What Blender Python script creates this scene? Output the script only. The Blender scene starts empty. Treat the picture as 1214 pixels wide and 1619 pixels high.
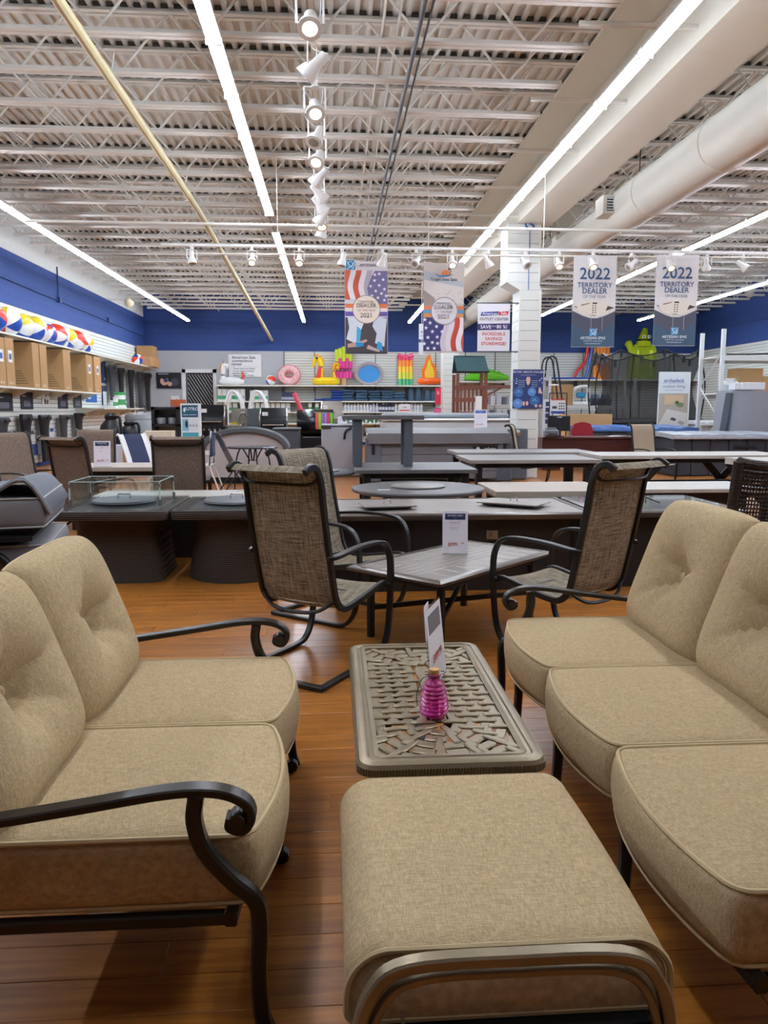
import bpy, bmesh, math, random
from mathutils import Vector, Matrix
random.seed(7)
sc = bpy.context.scene
COL = sc.collection
R = math.radians
# ---------------------------------------------------------------- camera, world, exposure
FPX, EYE = 1195.0, 1.40
PITCH = math.atan(161.5/FPX)
YAW = math.atan(82.0/(FPX/math.cos(PITCH)))
cd = bpy.data.cameras.new('camera'); cam = bpy.data.objects.new('camera', cd); COL.objects.link(cam)
cam.location = (0, 0, EYE); cam.rotation_euler = (R(90)-PITCH, 0, -YAW)
cd.sensor_fit = 'HORIZONTAL'; cd.sensor_width = 36.0; cd.lens = FPX/1214*36.0; cd.clip_start = .05; cd.clip_end = 200
sc.camera = cam
w = bpy.data.worlds.new('world'); sc.world = w; w.use_nodes = True
w.node_tree.nodes['Background'].inputs[0].default_value = (.8, .85, 1, 1)
w.node_tree.nodes['Background'].inputs[1].default_value = 0.05
sc.view_settings.view_transform = 'Standard'; sc.view_settings.look = 'None'
sc.view_settings.exposure = 0.04; sc.view_settings.gamma = 1.0; sc.view_settings.use_curve_mapping = False
sc.cycles.max_bounces = 7; sc.cycles.diffuse_bounces = 4; sc.cycles.glossy_bounces = 3; sc.cycles.transmission_bounces = 6; sc.cycles.caustics_reflective = False; sc.cycles.caustics_refractive = False
TUBE_POWER = 63.0      # emission of the fluorescent tubes
SPOT_POWER = 30.0      # emission of the lit track lamps
# a pixel of the 1214x1619 frame and a depth give a place in the store
_fw = Vector((math.sin(YAW)*math.cos(PITCH), math.cos(YAW)*math.cos(PITCH), -math.sin(PITCH)))
_rt = Vector((math.cos(YAW), -math.sin(YAW), 0)); _up = _rt.cross(_fw)
def _ray(px, py): return _fw*FPX + _rt*(px-607) - _up*(py-809.5)
def at(px, py, Y):
    d = _ray(px, py); return Vector((0, 0, EYE)) + d*(Y/d.y)
def onz(px, py, z):
    d = _ray(px, py); return Vector((0, 0, EYE)) + d*((z-EYE)/d.z)
def onx(px, py, X):
    d = _ray(px, py); return Vector((0, 0, EYE)) + d*(X/d.x)
# ---------------------------------------------------------------- materials
def lin(h):
    h = h.lstrip('#'); c = [int(h[i:i+2], 16)/255 for i in (0, 2, 4)]
    return tuple(x/12.92 if x <= .04045 else ((x+.055)/1.055)**2.4 for x in c)
MATS = {}
def nd(nt, t, **kw):
    n = nt.nodes.new(t)
    for k, v in kw.items():
        if k in n.inputs: n.inputs[k].default_value = v
        else: setattr(n, k, v)
    return n
def mat(name, hexc, rough=.5, metal=0., var=.07, vs=6., bump=0., bs=80., emit=0., trans=0., alpha=1., ior=1.45, coat=0.):
    if name in MATS: return MATS[name]
    m = bpy.data.materials.new(name); m.use_nodes = True; nt = m.node_tree; L = nt.links.new
    b = nt.nodes['Principled BSDF']; c = lin(hexc)
    b.inputs['Roughness'].default_value = rough; b.inputs['Metallic'].default_value = metal
    b.inputs['Transmission Weight'].default_value = trans; b.inputs['Alpha'].default_value = alpha; b.inputs['IOR'].default_value = ior
    b.inputs['Coat Weight'].default_value = coat
    tc = nd(nt, 'ShaderNodeTexCoord')
    if emit:
        b.inputs['Emission Color'].default_value = (*c, 1); b.inputs['Emission Strength'].default_value = emit
    nz = nd(nt, 'ShaderNodeTexNoise', Scale=vs, Detail=4.); L(tc.outputs['Object'], nz.inputs['Vector'])
    mx = nd(nt, 'ShaderNodeMix', data_type='RGBA')
    mx.inputs[6].default_value = (*[x*(1-var) for x in c], 1); mx.inputs[7].default_value = (*[min(1, x*(1+var)) for x in c], 1)
    L(nz.outputs['Fac'], mx.inputs[0]); L(mx.outputs[2], b.inputs['Base Color'])
    if bump:
        n2 = nd(nt, 'ShaderNodeTexNoise', Scale=bs, Detail=3.); L(tc.outputs['Object'], n2.inputs['Vector'])
        bp = nd(nt, 'ShaderNodeBump', Strength=bump, Distance=.004); L(n2.outputs['Fac'], bp.inputs['Height']); L(bp.outputs[0], b.inputs['Normal'])
    MATS[name] = m; return m
def weave(name, c1, c2, sx, sy, rough=.9, bump=.5, dist=2.5, detail=1.5, mode='noise', axes=('X', 'Z'), thin=0.):
    """crossed threads: two long stretched noises or two sets of waves"""
    m = bpy.data.materials.new(name); m.use_nodes = True; nt = m.node_tree; L = nt.links.new
    b = nt.nodes['Principled BSDF']; b.inputs['Roughness'].default_value = rough
    b.inputs['Specular IOR Level'].default_value = .25
    tc = nd(nt, 'ShaderNodeTexCoord'); outs = []
    for i in range(2):
        if mode == 'noise':
            mp = nd(nt, 'ShaderNodeMapping'); L(tc.outputs['Object'], mp.inputs[0])
            mp.inputs['Scale'].default_value = (sx, sy, sx) if i == 0 else (sy, sx, sy)
            n = nd(nt, 'ShaderNodeTexNoise', Scale=1., Detail=detail); L(mp.outputs[0], n.inputs['Vector']); outs.append(n.outputs['Fac'])
        else:
            n = nd(nt, 'ShaderNodeTexWave', Scale=(sx if i == 0 else sy), Distortion=.6, Detail=1.); n.bands_direction = axes[i]
            L(tc.outputs['Object'], n.inputs['Vector']); outs.append(n.outputs['Fac'])
    ad = nd(nt, 'ShaderNodeMath', operation='ADD' if mode == 'noise' else 'MULTIPLY'); L(outs[0], ad.inputs[0]); L(outs[1], ad.inputs[1])
    mr = nd(nt, 'ShaderNodeMapRange')
    mr.inputs[1].default_value, mr.inputs[2].default_value = (.72, 1.28) if mode == 'noise' else (.05, .75)
    L(ad.outputs[0], mr.inputs[0])
    mx = nd(nt, 'ShaderNodeMix', data_type='RGBA'); mx.inputs[6].default_value = (*lin(c1), 1); mx.inputs[7].default_value = (*lin(c2), 1)
    L(mr.outputs[0], mx.inputs[0]); L(mx.outputs[2], b.inputs['Base Color'])
    bp = nd(nt, 'ShaderNodeBump', Strength=bump, Distance=.003); L(mr.outputs[0], bp.inputs['Height']); L(bp.outputs[0], b.inputs['Normal'])
    if thin:          # open mesh that lets some light through
        tr = nd(nt, 'ShaderNodeBsdfTranslucent'); L(mx.outputs[2], tr.inputs[0]); ms = nd(nt, 'ShaderNodeMixShader'); ms.inputs[0].default_value = thin
        L(b.outputs[0], ms.inputs[1]); L(tr.outputs[0], ms.inputs[2]); L(ms.outputs[0], nt.nodes['Material Output'].inputs[0])
    MATS[name] = m; return m
def wood(name, c1, c2, rough, brick=None, rand=0., scale=(2.2, 34., 10.)):
    """grain along X; brick=(length, width) lays plank colours and joints out in the material"""
    m = bpy.data.materials.new(name); m.use_nodes = True; nt = m.node_tree; L = nt.links.new
    b = nt.nodes['Principled BSDF']; b.inputs['Roughness'].default_value = rough
    g = nd(nt, 'ShaderNodeNewGeometry'); oi = nd(nt, 'ShaderNodeObjectInfo')
    mp = nd(nt, 'ShaderNodeMapping'); mp.inputs['Scale'].default_value = scale
    L(g.outputs['Position'], mp.inputs[0])
    n = nd(nt, 'ShaderNodeTexNoise', Scale=1., Detail=6., Roughness=.62, Distortion=.6); n.noise_dimensions = '4D'
    mu = nd(nt, 'ShaderNodeMath', operation='MULTIPLY'); mu.inputs[1].default_value = 40.; L(oi.outputs['Random'], mu.inputs[0]); L(mu.outputs[0], n.inputs['W'])
    L(mp.outputs[0], n.inputs['Vector'])
    cr = nd(nt, 'ShaderNodeValToRGB'); cr.color_ramp.elements[0].position = .3; cr.color_ramp.elements[1].position = .68
    cr.color_ramp.elements[0].color = (*lin(c1), 1); cr.color_ramp.elements[1].color = (*lin(c2), 1)
    L(n.outputs['Fac'], cr.inputs[0]); last = cr.outputs[0]
    hs = nd(nt, 'ShaderNodeHueSaturation')
    mr = nd(nt, 'ShaderNodeMapRange'); mr.inputs[3].default_value = 1-rand; mr.inputs[4].default_value = 1+rand
    if brick:
        br = nd(nt, 'ShaderNodeTexBrick', Scale=1.); br.inputs['Brick Width'].default_value = brick[0]; br.inputs['Row Height'].default_value = brick[1]
        br.inputs['Mortar Size'].default_value = .0012; br.inputs['Color1'].default_value = (0, 0, 0, 1); br.inputs['Color2'].default_value = (1, 1, 1, 1); br.inputs['Mortar'].default_value = (.2, .2, .2, 1)
        L(g.outputs['Position'], br.inputs['Vector']); L(br.outputs['Color'], mr.inputs[0])
    else: L(oi.outputs['Random'], mr.inputs[0])
    L(mr.outputs[0], hs.inputs['Value']); L(last, hs.inputs['Color']); L(hs.outputs[0], b.inputs['Base Color'])
    bp = nd(nt, 'ShaderNodeBump', Strength=.06, Distance=.002); L(n.outputs['Fac'], bp.inputs['Height']); L(bp.outputs[0], b.inputs['Normal'])
    MATS[name] = m; return m
def blockwall(name, hexc, rough=.75):
    m = bpy.data.materials.new(name); m.use_nodes = True; nt = m.node_tree; L = nt.links.new
    b = nt.nodes['Principled BSDF']; b.inputs['Roughness'].default_value = rough; c = lin(hexc)
    g = nd(nt, 'ShaderNodeNewGeometry'); sx = nd(nt, 'ShaderNodeSeparateXYZ'); L(g.outputs['Position'], sx.inputs[0])
    ad = nd(nt, 'ShaderNodeMath', operation='ADD'); L(sx.outputs[0], ad.inputs[0]); L(sx.outputs[1], ad.inputs[1])
    cb = nd(nt, 'ShaderNodeCombineXYZ'); L(ad.outputs[0], cb.inputs[0]); L(sx.outputs[2], cb.inputs[1])
    br = nd(nt, 'ShaderNodeTexBrick', Scale=1.); br.inputs['Brick Width'].default_value = .4; br.inputs['Row Height'].default_value = .2; br.inputs['Mortar Size'].default_value = .008
    br.inputs['Color1'].default_value = (*c, 1); br.inputs['Color2'].default_value = (*[x*1.08 for x in c], 1); br.inputs['Mortar'].default_value = (*[x*.8 for x in c], 1)
    L(cb.outputs[0], br.inputs['Vector']); L(br.outputs['Color'], b.inputs['Base Color'])
    bp = nd(nt, 'ShaderNodeBump', Strength=.25, Distance=.01, invert=True); L(br.outputs['Fac'], bp.inputs['Height']); L(bp.outputs[0], b.inputs['Normal'])
    MATS[name] = m; return m
def C(h, rough=.5, metal=0.):            # a plain painted or printed colour
    return mat('paint_%s_%d_%d' % (h, rough*100, metal*10), h, rough, metal, var=.03)
# ---------------------------------------------------------------- mesh building
def cr(pts, n=6, closed=False):
    pts = [Vector(p) for p in pts]; out = []; m = len(pts)
    for i in range(m if closed else m-1):
        p1, p2 = pts[i], pts[(i+1) % m]
        p0 = pts[i-1] if (i or closed) else p1*2-p2
        p3 = pts[(i+2) % m] if (i+2 < m or closed) else p2*2-p1
        for k in range(n):
            t = k/n
            out.append(.5*((2*p1)+(p2-p0)*t+(2*p0-5*p1+4*p2-p3)*t*t+(3*p1-p0-3*p2+p3)*t**3))
    if not closed: out.append(pts[-1])
    return out
class MB:
    def __init__(s): s.v = []; s.f = []
    def add(s, vs, fs):
        o = len(s.v); s.v += [tuple(x) for x in vs]; s.f += [tuple(i+o for i in f) for f in fs]; return s
    def box(s, c, d, M=None):
        x, y, z = [k/2 for k in d]; vs = [Vector((a, b, e)) for a in (-x, x) for b in (-y, y) for e in (-z, z)]
        c = Vector(c); vs = [(M @ v if M else v)+c for v in vs]
        return s.add(vs, [(0, 1, 3, 2), (4, 6, 7, 5), (0, 4, 5, 1), (2, 3, 7, 6), (0, 2, 6, 4), (1, 5, 7, 3)])
    def bx(s, x0, x1, y0, y1, z0, z1): return s.box(((x0+x1)/2, (y0+y1)/2, (z0+z1)/2), (x1-x0, y1-y0, z1-z0))
    def rbox(s, c, d, r=.01):            # box with chamfered vertical and horizontal edges
        x, y, z = [k/2 for k in d]; r = min(r, x*.9, y*.9, z*.9); rings = []
        for zz, q in ((-z, r), (-z+r, 0), (z-r, 0), (z, r)):
            a, b = x-q, y-q
            rings.append([(a-r, -b), (a, -b+r), (a, b-r), (a-r, b), (-a+r, b), (-a, b-r), (-a, -b+r), (-a+r, -b)]); rings[-1] = [(c[0]+p, c[1]+t, c[2]+zz) for p, t in rings[-1]]
        return s.loft(rings)
    def loft(s, rings, closed=True, caps=True):
        n = len(rings[0]); vs = [p for r_ in rings for p in r_]; fs = []
        for i in range(len(rings)-1):
            for k in range(n if closed else n-1):
                a, b = i*n+k, i*n+(k+1) % n; fs.append((a, b, b+n, a+n))
        if caps and closed: fs += [tuple(range(n))[::-1], tuple(range((len(rings)-1)*n, len(rings)*n))]
        return s.add(vs, fs)
    def tube(s, path, r=.01, n=8, ref=(0, 0, 1), rect=None, closed=False, radii=None):
        P = [Vector(p) for p in path]; ref = Vector(ref); rings = []; m = len(P)
        for i, p in enumerate(P):
            a = P[i-1] if (i or closed) else p; b = P[(i+1) % m] if (i+1 < m or closed) else p
            t = (b-a).normalized(); sd = t.cross(ref)
            if sd.length < 1e-4: sd = t.cross(Vector((1, 0, .01)))
            sd.normalize(); up = sd.cross(t)
            if rect:
                w_, h_ = rect[0]/2, rect[1]/2; c_ = min(w_, h_)*.35
                sec = [(w_-c_, -h_), (w_, -h_+c_), (w_, h_-c_), (w_-c_, h_), (-w_+c_, h_), (-w_, h_-c_), (-w_, -h_+c_), (-w_+c_, -h_)]
            else: 
                q = radii[i] if radii else r
                sec = [(q*math.cos(k*2*math.pi/n), q*math.sin(k*2*math.pi/n)) for k in range(n)]
            rings.append([p+sd*x+up*y for x, y in sec])
        if closed: rings.append(rings[0])
        return s.loft(rings, caps=not closed)
    def rod(s, a, b, r=.01, n=8): return s.tube([a, b], r, n)
    def lathe(s, prof, c=(0, 0, 0), n=16, M=None):
        rings = []
        for r, z in prof:
            ring = [Vector((r*math.cos(k*2*math.pi/n), r*math.sin(k*2*math.pi/n), z)) for k in range(n)]
            rings.append([(M @ p if M else p)+Vector(c) for p in ring])
        return s.loft(rings)
    def prism(s, poly, y0, y1):          # outline in X-Z, thickness along Y
        n = len(poly)
        return s.loft([[(x, y0, z) for x, z in poly], [(x, y1, z) for x, z in poly]])
    def slab(s, poly, z0, z1): return s.loft([[(x, y, z0) for x, y in poly], [(x, y, z1) for x, y in poly]])
    def sheet(s, fn, nu, nv, th=None):   # fn(u, v) on 0..1, optionally thickened with vector th
        vs = [Vector(fn(i/nu, j/nv)) for j in range(nv+1) for i in range(nu+1)]; w_ = nu+1
        fs = [(j*w_+i, j*w_+i+1, (j+1)*w_+i+1, (j+1)*w_+i) for j in range(nv) for i in range(nu)]
        if th is None: return s.add(vs, fs)
        th = Vector(th); k = len(vs); vs2 = vs+[v+th for v in vs]
        f2 = fs+[tuple(i+k for i in f)[::-1] for f in fs]
        per = [i for i in range(nu+1)]+[j*w_+nu for j in range(1, nv+1)]+[nv*w_+i for i in range(nu-1, -1, -1)]+[j*w_ for j in range(nv-1, 0, -1)]
        for a, b in zip(per, per[1:]+per[:1]): f2.append((b, a, a+k, b+k))
        return s.add(vs2, f2)
    def text(s, t, size, x, y, z, align='CENTER', M=None):   # letters facing -Y
        for v_, f_ in [text_geo(t, align)]:
            vs = [Vector((a*size, 0, b*size)) for a, b in v_]; vs = [(M @ p if M else p)+Vector((x, y, z)) for p in vs]
            s.add(vs, f_)
        return s
    def mesh(s, name, material, smooth=35):
        me = bpy.data.meshes.new(name); me.from_pydata(s.v, [], s.f); me.update()
        if smooth:
            bm = bmesh.new(); bm.from_mesh(me); bmesh.ops.recalc_face_normals(bm, faces=bm.faces); bm.to_mesh(me); bm.free()
            me.polygons.foreach_set('use_smooth', [True]*len(me.polygons)); me.set_sharp_from_angle(angle=R(smooth))
        me.materials.append(material if not isinstance(material, str) else MATS[material]); return me
    def build(s, name, material, parent=None, smooth=35, loc=None, rot=None):
        return put(name, s.mesh(name, material, smooth), parent, loc, rot)
def put(name, me, parent=None, loc=None, rot=None):
    o = bpy.data.objects.new(name, me); COL.objects.link(o); o.parent = parent
    if loc is not None: o.location = loc
    if rot is not None: o.rotation_euler = rot
    return o
_tg = {}
def text_geo(t, align):
    if (t, align) not in _tg:
        cu = bpy.data.curves.new('t', 'FONT'); cu.body = t; cu.align_x = align; cu.size = 1; cu.resolution_u = 2; cu.offset = .012
        ob = bpy.data.objects.new('t', cu); me = bpy.data.meshes.new_from_object(ob)
        _tg[(t, align)] = ([(v.co.x, v.co.y) for v in me.vertices], [tuple(p.vertices) for p in me.polygons])
        bpy.data.objects.remove(ob); bpy.data.curves.remove(cu); bpy.data.meshes.remove(me)
    return _tg[(t, align)]
def tag(o, label=None, cat=None, group=None, kind=None):
    for k, v in (('label', label), ('category', cat), ('group', group), ('kind', kind)):
        if v: o[k] = v
    return o
def thing(name, label, cat, loc=(0, 0, 0), rz=0, group=None):
    o = bpy.data.objects.new(name, None); COL.objects.link(o); o.empty_display_size = .1
    o.location = loc; o.rotation_euler = (0, 0, rz); return tag(o, label, cat, group)

def copy_tree(o, loc=None, rz=None, label=None, group=None):
    c = o.copy(); COL.objects.link(c)
    if loc is not None: c.location = loc
    if rz is not None: c.rotation_euler = (0, 0, rz)
    tag(c, label, None, group)
    for ch in list(o.children):
        d = ch.copy(); COL.objects.link(d); d.parent = c
        for g in list(ch.children):
            e = g.copy(); COL.objects.link(e); e.parent = d
    return c
def pxbox(x0, y0, x1, y1, Y):            # a picture rectangle at depth Y: centre x, bottom z, width, height
    a = at(x0, (y0+y1)/2, Y); b = at(x1, (y0+y1)/2, Y); t = at((x0+x1)/2, y0, Y).z; u = at((x0+x1)/2, y1, Y).z
    return (a.x+b.x)/2, u, b.x-a.x, t-u
def board(name, label, cat, cx, y, z, w, h, paper, panels=(), texts=(), th=.012, rz=0, group=None, hook=None, part='panel', tilt=0):
    """flat printed thing facing -Y (turned by rz): panels (name, colour, u0, v0, u1, v1 from top left), texts (string, size/height, u, v, colour)"""
    t = thing(name, label, cat, (cx, y, z), rz, group)
    if tilt: t.rotation_euler = (tilt, 0, rz)
    MB().rbox((0, 0, h/2), (w, th, h), .003).build(part, paper if not isinstance(paper, str) else C(paper), t)
    e = .0015
    for i, p in enumerate(panels):
        u0, v0, u1, v1 = p[2:6]
        MB().bx((u0-.5)*w, (u1-.5)*w, -th/2-e*(1+i*.5), -th/2, (1-v1)*h, (1-v0)*h).build(p[0], C(p[1]), t, smooth=0)
    cols = {}
    for s_, sz, u, v, c in texts: cols.setdefault(c, MB()).text(s_, sz*h, (u-.5)*w, -th/2-e*(2+len(panels)*.5), (1-v)*h)
    for c, m in cols.items(): m.build('lettering', C(c), t, smooth=0)
    return t
def shape(t, name, poly, col, y, th=.002):   # flat printed outline on a board, in its own metres
    return MB().prism(poly, y-th, y).build(name, C(col) if isinstance(col, str) else col, t, smooth=0)
def circ(cx, cz, r, n=20, a0=0, a1=360, rz=None): 
    return [(cx+r*math.cos(R(a0+(a1-a0)*k/n)), cz+(rz or r)*math.sin(R(a0+(a1-a0)*k/n))) for k in range(n if a1-a0 == 360 else n+1)]
def star(cx, cz, r): return [(cx+(r if k % 2 == 0 else r*.42)*math.sin(k*math.pi/5), cz+(r if k % 2 == 0 else r*.42)*math.cos(k*math.pi/5)) for k in range(10)]
# ================================================================ materials of the place
DECK = mat('white_roof_paint', '#d8d5cc', .6, var=.04, vs=2)
STEEL = mat('white_joist_paint', '#e6e2d8', .5, var=.04, vs=3)
BEAM = mat('cream_beam_paint', '#d8d2c2', .5, var=.03)
BLUE = blockwall('blue_block_wall', '#2a4684')
GREY = blockwall('grey_block_wall', '#c2c4c4')
SLAT = mat('white_slatwall', '#e4e6de', .45, var=.03)
GAP = mat('slat_groove', '#7d7f7a', .7)
SHELF = mat('cream_shelf_metal', '#e8e8dc', .4, var=.03)
TUBE = mat('lit_fluorescent_tube', '#e4eeff', .4, emit=TUBE_POWER)
FIX = mat('white_fixture_metal', '#eceae4', .35)
LAMP = mat('lit_warm_lamp', '#ffd9a0', .4, emit=SPOT_POWER)
WHITE = mat('white_plastic', '#e9e9e6', .4); BLACK = mat('black_plastic', '#17171a', .45)
BRONZE = mat('dark_bronze_metal', '#2e2925', .33, .55, var=.15, vs=20)
BLKMET = mat('black_metal', '#1e1d1e', .4, .3, var=.1)
GREYMET = mat('grey_metal', '#5b5f66', .4, .4)
CHROME = mat('stainless_steel', '#b9b6ae', .25, .9)
CARD = mat('brown_cardboard', '#a98459', .85, var=.08, vs=3)
CARD2 = mat('tan_cardboard', '#bd9364', .85, var=.08, vs=3)
FLOORM = wood('laminate_floor', '#7a4416', '#b4732c', .32, brick=(1.2, .125), rand=.14)
PLANKM = wood('laminate_plank', '#7a4416', '#b4732c', .30, rand=.13)
def struct(name, m, material, parent=None, smooth=35):
    o = m.build(name, material, parent, smooth)
    if parent is None: tag(o, kind='structure')
    return o
XL, XR, YF, YB, ZJ, ZD = -7.35, 14.95, -9., 31., 5.2, 5.9
# floor: base slab, separate planks where they can be told apart
fl = struct('floor', MB().bx(XL-.3, XR+.3, YF-.3, YB+.3, -.2, -.004), FLOORM); tag(fl, 'glossy orange brown laminate plank floor')
pm = MB().rbox((.6, .0625, -.004), (1.198, .1235, .008), .0012).mesh('plank', PLANKM)
k = 0
for j in range(52):
    y = .75+j*.125
    for i in range(-3, 4):
        x = i*1.2+(j*.47) % 1.2-.6
        if x+1.2 < -2.4-(y-3)*.12 or x > 2.4+(y-3)*.2 or (x+1.2 < -.9 and y < 1.3) or (x > 1.1 and y < 2): continue
        if k < 300: put('plank', pm, fl, (x, y, .0)); k += 1
# walls
wl = struct('wall_left', MB().bx(XL-.3, XL, YF, YB, 0, 6.1), BLUE); tag(wl, 'blue painted block wall above white slatwall on the left')
wr = struct('wall_right', MB().bx(XR, XR+.3, YF, YB, 0, 6.1), BLUE); tag(wr, 'blue painted block wall on the right')
wb = struct('wall_back', MB().bx(XL-.3, XR+.3, YB, YB+.3, 0, 6.1), BLUE); tag(wb, 'blue painted back wall of the store')
wf = struct('wall_front', MB().bx(XL-.3, XR+.3, YF-.3, YF, 0, 6.1), GREY)
struct('back_wall_grey_panel', MB().bx(XL, -1.9, YB-.03, YB, 0, 3.72), mat('grey_wall_paint', '#b9bcbe', .7, var=.02), wb)
struct('white_wall_band', MB().bx(XL, XL+.012, YF, YB-.1, 5.0, 6.0), mat('white_band', '#cfcfc9', .7), wl)
def slatwall(a, b, z0, z1, pitch, n, name, parent, th=.02):
    """horizontal slats between two plan points; n is the outward normal"""
    a, b, n = Vector((*a, 0)), Vector((*b, 0)), Vector((*n, 0)); d = b-a; ln = d.length; ang = math.atan2(d.y, d.x); M = Matrix.Rotation(ang, 3, 'Z')
    g = MB(); c = (a+b)/2+n*.006; g.box((c.x, c.y, (z0+z1)/2), (ln, .012, z1-z0), M); struct('groove_backing', g, GAP, parent, 0)
    s = MB(); c = (a+b)/2+n*(.012+th/2); z = z0
    while z < z1-.01:
        h = min(pitch, z1-z); s.box((c.x, c.y, z+(h-.014)/2), (ln, th, h-.014), M); z += pitch
    o = struct(name, s, SLAT, parent, 0); o['kind'] = 'stuff'; return o
slatwall((XL, 4), (XL, YB-.1), .1, 3.78, .105, (1, 0), 'slat_panel', wl)
slatwall((-1.9, YB), (XR, YB), .1, 3.72, .105, (0, -1), 'slat_panel', wb)
slatwall((XR, 14), (XR, YB-.05), .1, 3.78, .105, (-1, 0), 'slat_panel', wr)
for x in [-1.9+1.22*i for i in range(14)]: MB().bx(x-.02, x+.02, YB-.05, YB-.02, .1, 3.72).build('wall_standard', GAP, wb)
# conduit runs on the blue walls
cm = mat('blue_conduit', '#2d4577', .5)
m = MB(); m.tube([(XL+.03, 6, 4.42), (XL+.03, YB-.2, 4.25)], .018, 6); m.tube([(XL+.03, 21.5, 4.4), (XL+.03, 21.5, 5.2)], .018, 6)
for y in (17.6, 21.5, 26): m.box((XL+.05, y, 4.33), (.08, .13, .13))
struct('conduit', m, cm, wl)
m = MB(); m.tube([(XR-.03, 14, 4.55), (XR-.03, YB-.2, 4.5)], .018, 6); m.box((XR-.05, 23.5, 4.52), (.08, .14, .14)); struct('conduit', m, cm, wr)
# ceiling: corrugated deck, joists, girder
def rib(x): 
    return [(x, 0), (x+.045, 0), (x+.06, .045), (x+.135, .045), (x+.15, 0)]
prof = []; x = XL
while x < XR: prof += rib(x)[:4]; x += .15
m = MB(); nn = len(prof); m.add([(p, YF, ZD+q) for p, q in prof]+[(p, YB, ZD+q) for p, q in prof], [(i, i+1, i+1+nn, i+nn) for i in range(nn-1)])
m.bx(XL-.3, XR+.3, YF-.3, YB+.3, ZD+.06, ZD+.2)
ce = struct('ceiling', m, DECK, None, 0); tag(ce, 'white corrugated steel roof deck with open web joists')
def joist(x0, x1, e0, e1, bay):
    """open web joist; bottom chord from x0 to x1, top chord on to e0 and e1"""
    c = MB()
    for zz, a, b in ((ZJ, x0, x1), (ZD-.06, e0, e1)):
        for s_ in (-1, 1):
            c.bx(a, b, s_*.012-(.062 if s_ < 0 else 0), s_*.012+(.062 if s_ > 0 else 0), zz, zz+.012); c.bx(a, b, s_*.012-.004, s_*.012+.004, zz, zz+.065)
    wv = MB(); x = x0+.1; up = False; z0, z1 = ZJ+.03, ZD-.04
    wv.tube([(e0+.05, 0, z1), (x, 0, z0)], .014, 5)
    while x < x1-.1:
        nx = min(x+.56, x1-.05); wv.tube([(x, 0, z1 if up else z0), (nx, 0, z0 if up else z1)], .016, 5); x = nx; up = not up
    wv.tube([(x, 0, z1 if up else z0), (e1-.05, 0, z1)], .014, 5)
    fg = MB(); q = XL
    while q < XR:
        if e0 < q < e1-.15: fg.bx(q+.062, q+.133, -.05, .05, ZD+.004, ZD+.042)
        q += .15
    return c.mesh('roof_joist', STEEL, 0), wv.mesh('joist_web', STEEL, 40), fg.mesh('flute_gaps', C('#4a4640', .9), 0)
JL = joist(XL+.4, 2.75, XL+.02, 3.75, 'l'); JR = joist(5.0, XR-.4, 4.5, XR-.02, 'r')
y = 1.02
while y < YB-.2:
    for A in (JL, JR):
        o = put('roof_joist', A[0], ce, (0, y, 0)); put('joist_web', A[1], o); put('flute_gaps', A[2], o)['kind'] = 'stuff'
    y += .932
# bridging rods along the store
for xx in (-4.4, .55, 8.6, 11.6):
    m = MB(); m.tube([(xx, YF, ZJ+.06), (xx, YB, ZJ+.06)], .016, 5); m.tube([(xx+.25, YF, ZD-.1), (xx+.25, YB, ZD-.1)], .016, 5); struct('bridging_rod', m, STEEL, ce)
# short struts from joist ends to the girder
for y in [2.4+1.864*i for i in range(15)]:
    struct('joist_strut', MB().tube([(2.5, y, ZJ+.03), (3.72, y, ZJ+.03)], rect=(.05, .05)), STEEL, ce)
g = MB(); g.bx(3.72, 4.42, YF, YB, 5.08, 5.12); g.bx(3.72, 3.76, YF, YB, 5.12, 5.84); g.bx(4.38, 4.42, YF, YB, 5.12, 5.84); g.bx(3.2, 3.72, YF, YB, 5.80, 5.84)
struct('girder', g, BEAM, ce)
# a drop of wall beside the duct, behind the clad column
struct('hanging_bulkhead', MB().bx(4.95, 5.5, 17.0, 17.3, 4.6, 5.85), BEAM, ce)
# columns clad in slats
def clad_column(parent, x0, x1, y0, y1, z0, z1, pitch=.2):
    MB().bx(x0+.02, x1-.02, y0+.02, y1-.02, z0, z1).build('column_core', GAP, parent, 0)
    n = int(round((z1-z0)/pitch)); h = (z1-z0)/n
    f = MB().bx(x0, x1, y0, y0+.02, .004, h-.004).mesh('slat', SLAT, 0); l = MB().bx(x0, x0+.02, y0, y1, .004, h-.004).mesh('slat', SLAT, 0)
    for i in range(n): put('slat', f, parent, (0, 0, z0+i*h)); put('slat', l, parent, (0, 0, z0+i*h))
    MB().bx(x1-.03, x1+.012, y0-.006, y0+.02, z0, z1).build('corner_trim', SHELF, parent, 0); MB().bx(x0-.004, x0+.03, y0-.004, y0+.004, z0, z1).build('corner_trim', SHELF, parent, 0)
c1 = tag(bpy.data.objects.new('column_clad', None), 'white slat clad column with a wider top, holding a blue poster', kind='structure'); COL.objects.link(c1)
clad_column(c1, 3.80, 4.24, 15.5, 16.1, 0, 3.80); clad_column(c1, 3.53, 4.20, 15.5, 16.1, 3.95, 5.08)
MB().prism([(3.53, 3.95), (4.2, 3.95), (4.24, 3.8), (3.8, 3.8)], 15.5, 16.1).build('sloped_soffit', SLAT, c1, 0)
MB().rod((3.97, 15.48, 5.0), (3.97, 15.48, 3.8), .008, 5).build('blue_cable', C('#4a6fa8'), c1)
MB().tube(cr([(3.92, 15.46, 5.1), (4.05, 15.46, 5.02), (3.98, 15.46, 4.96), (3.88, 15.46, 5.04)], 5, True), .02, 6, closed=True).build('cable_coil', C('#3f62a0'), c1)
c2 = tag(bpy.data.objects.new('column_clad', None), 'narrower white slat clad column far off beside the play tower', kind='structure'); COL.objects.link(c2)
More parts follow.
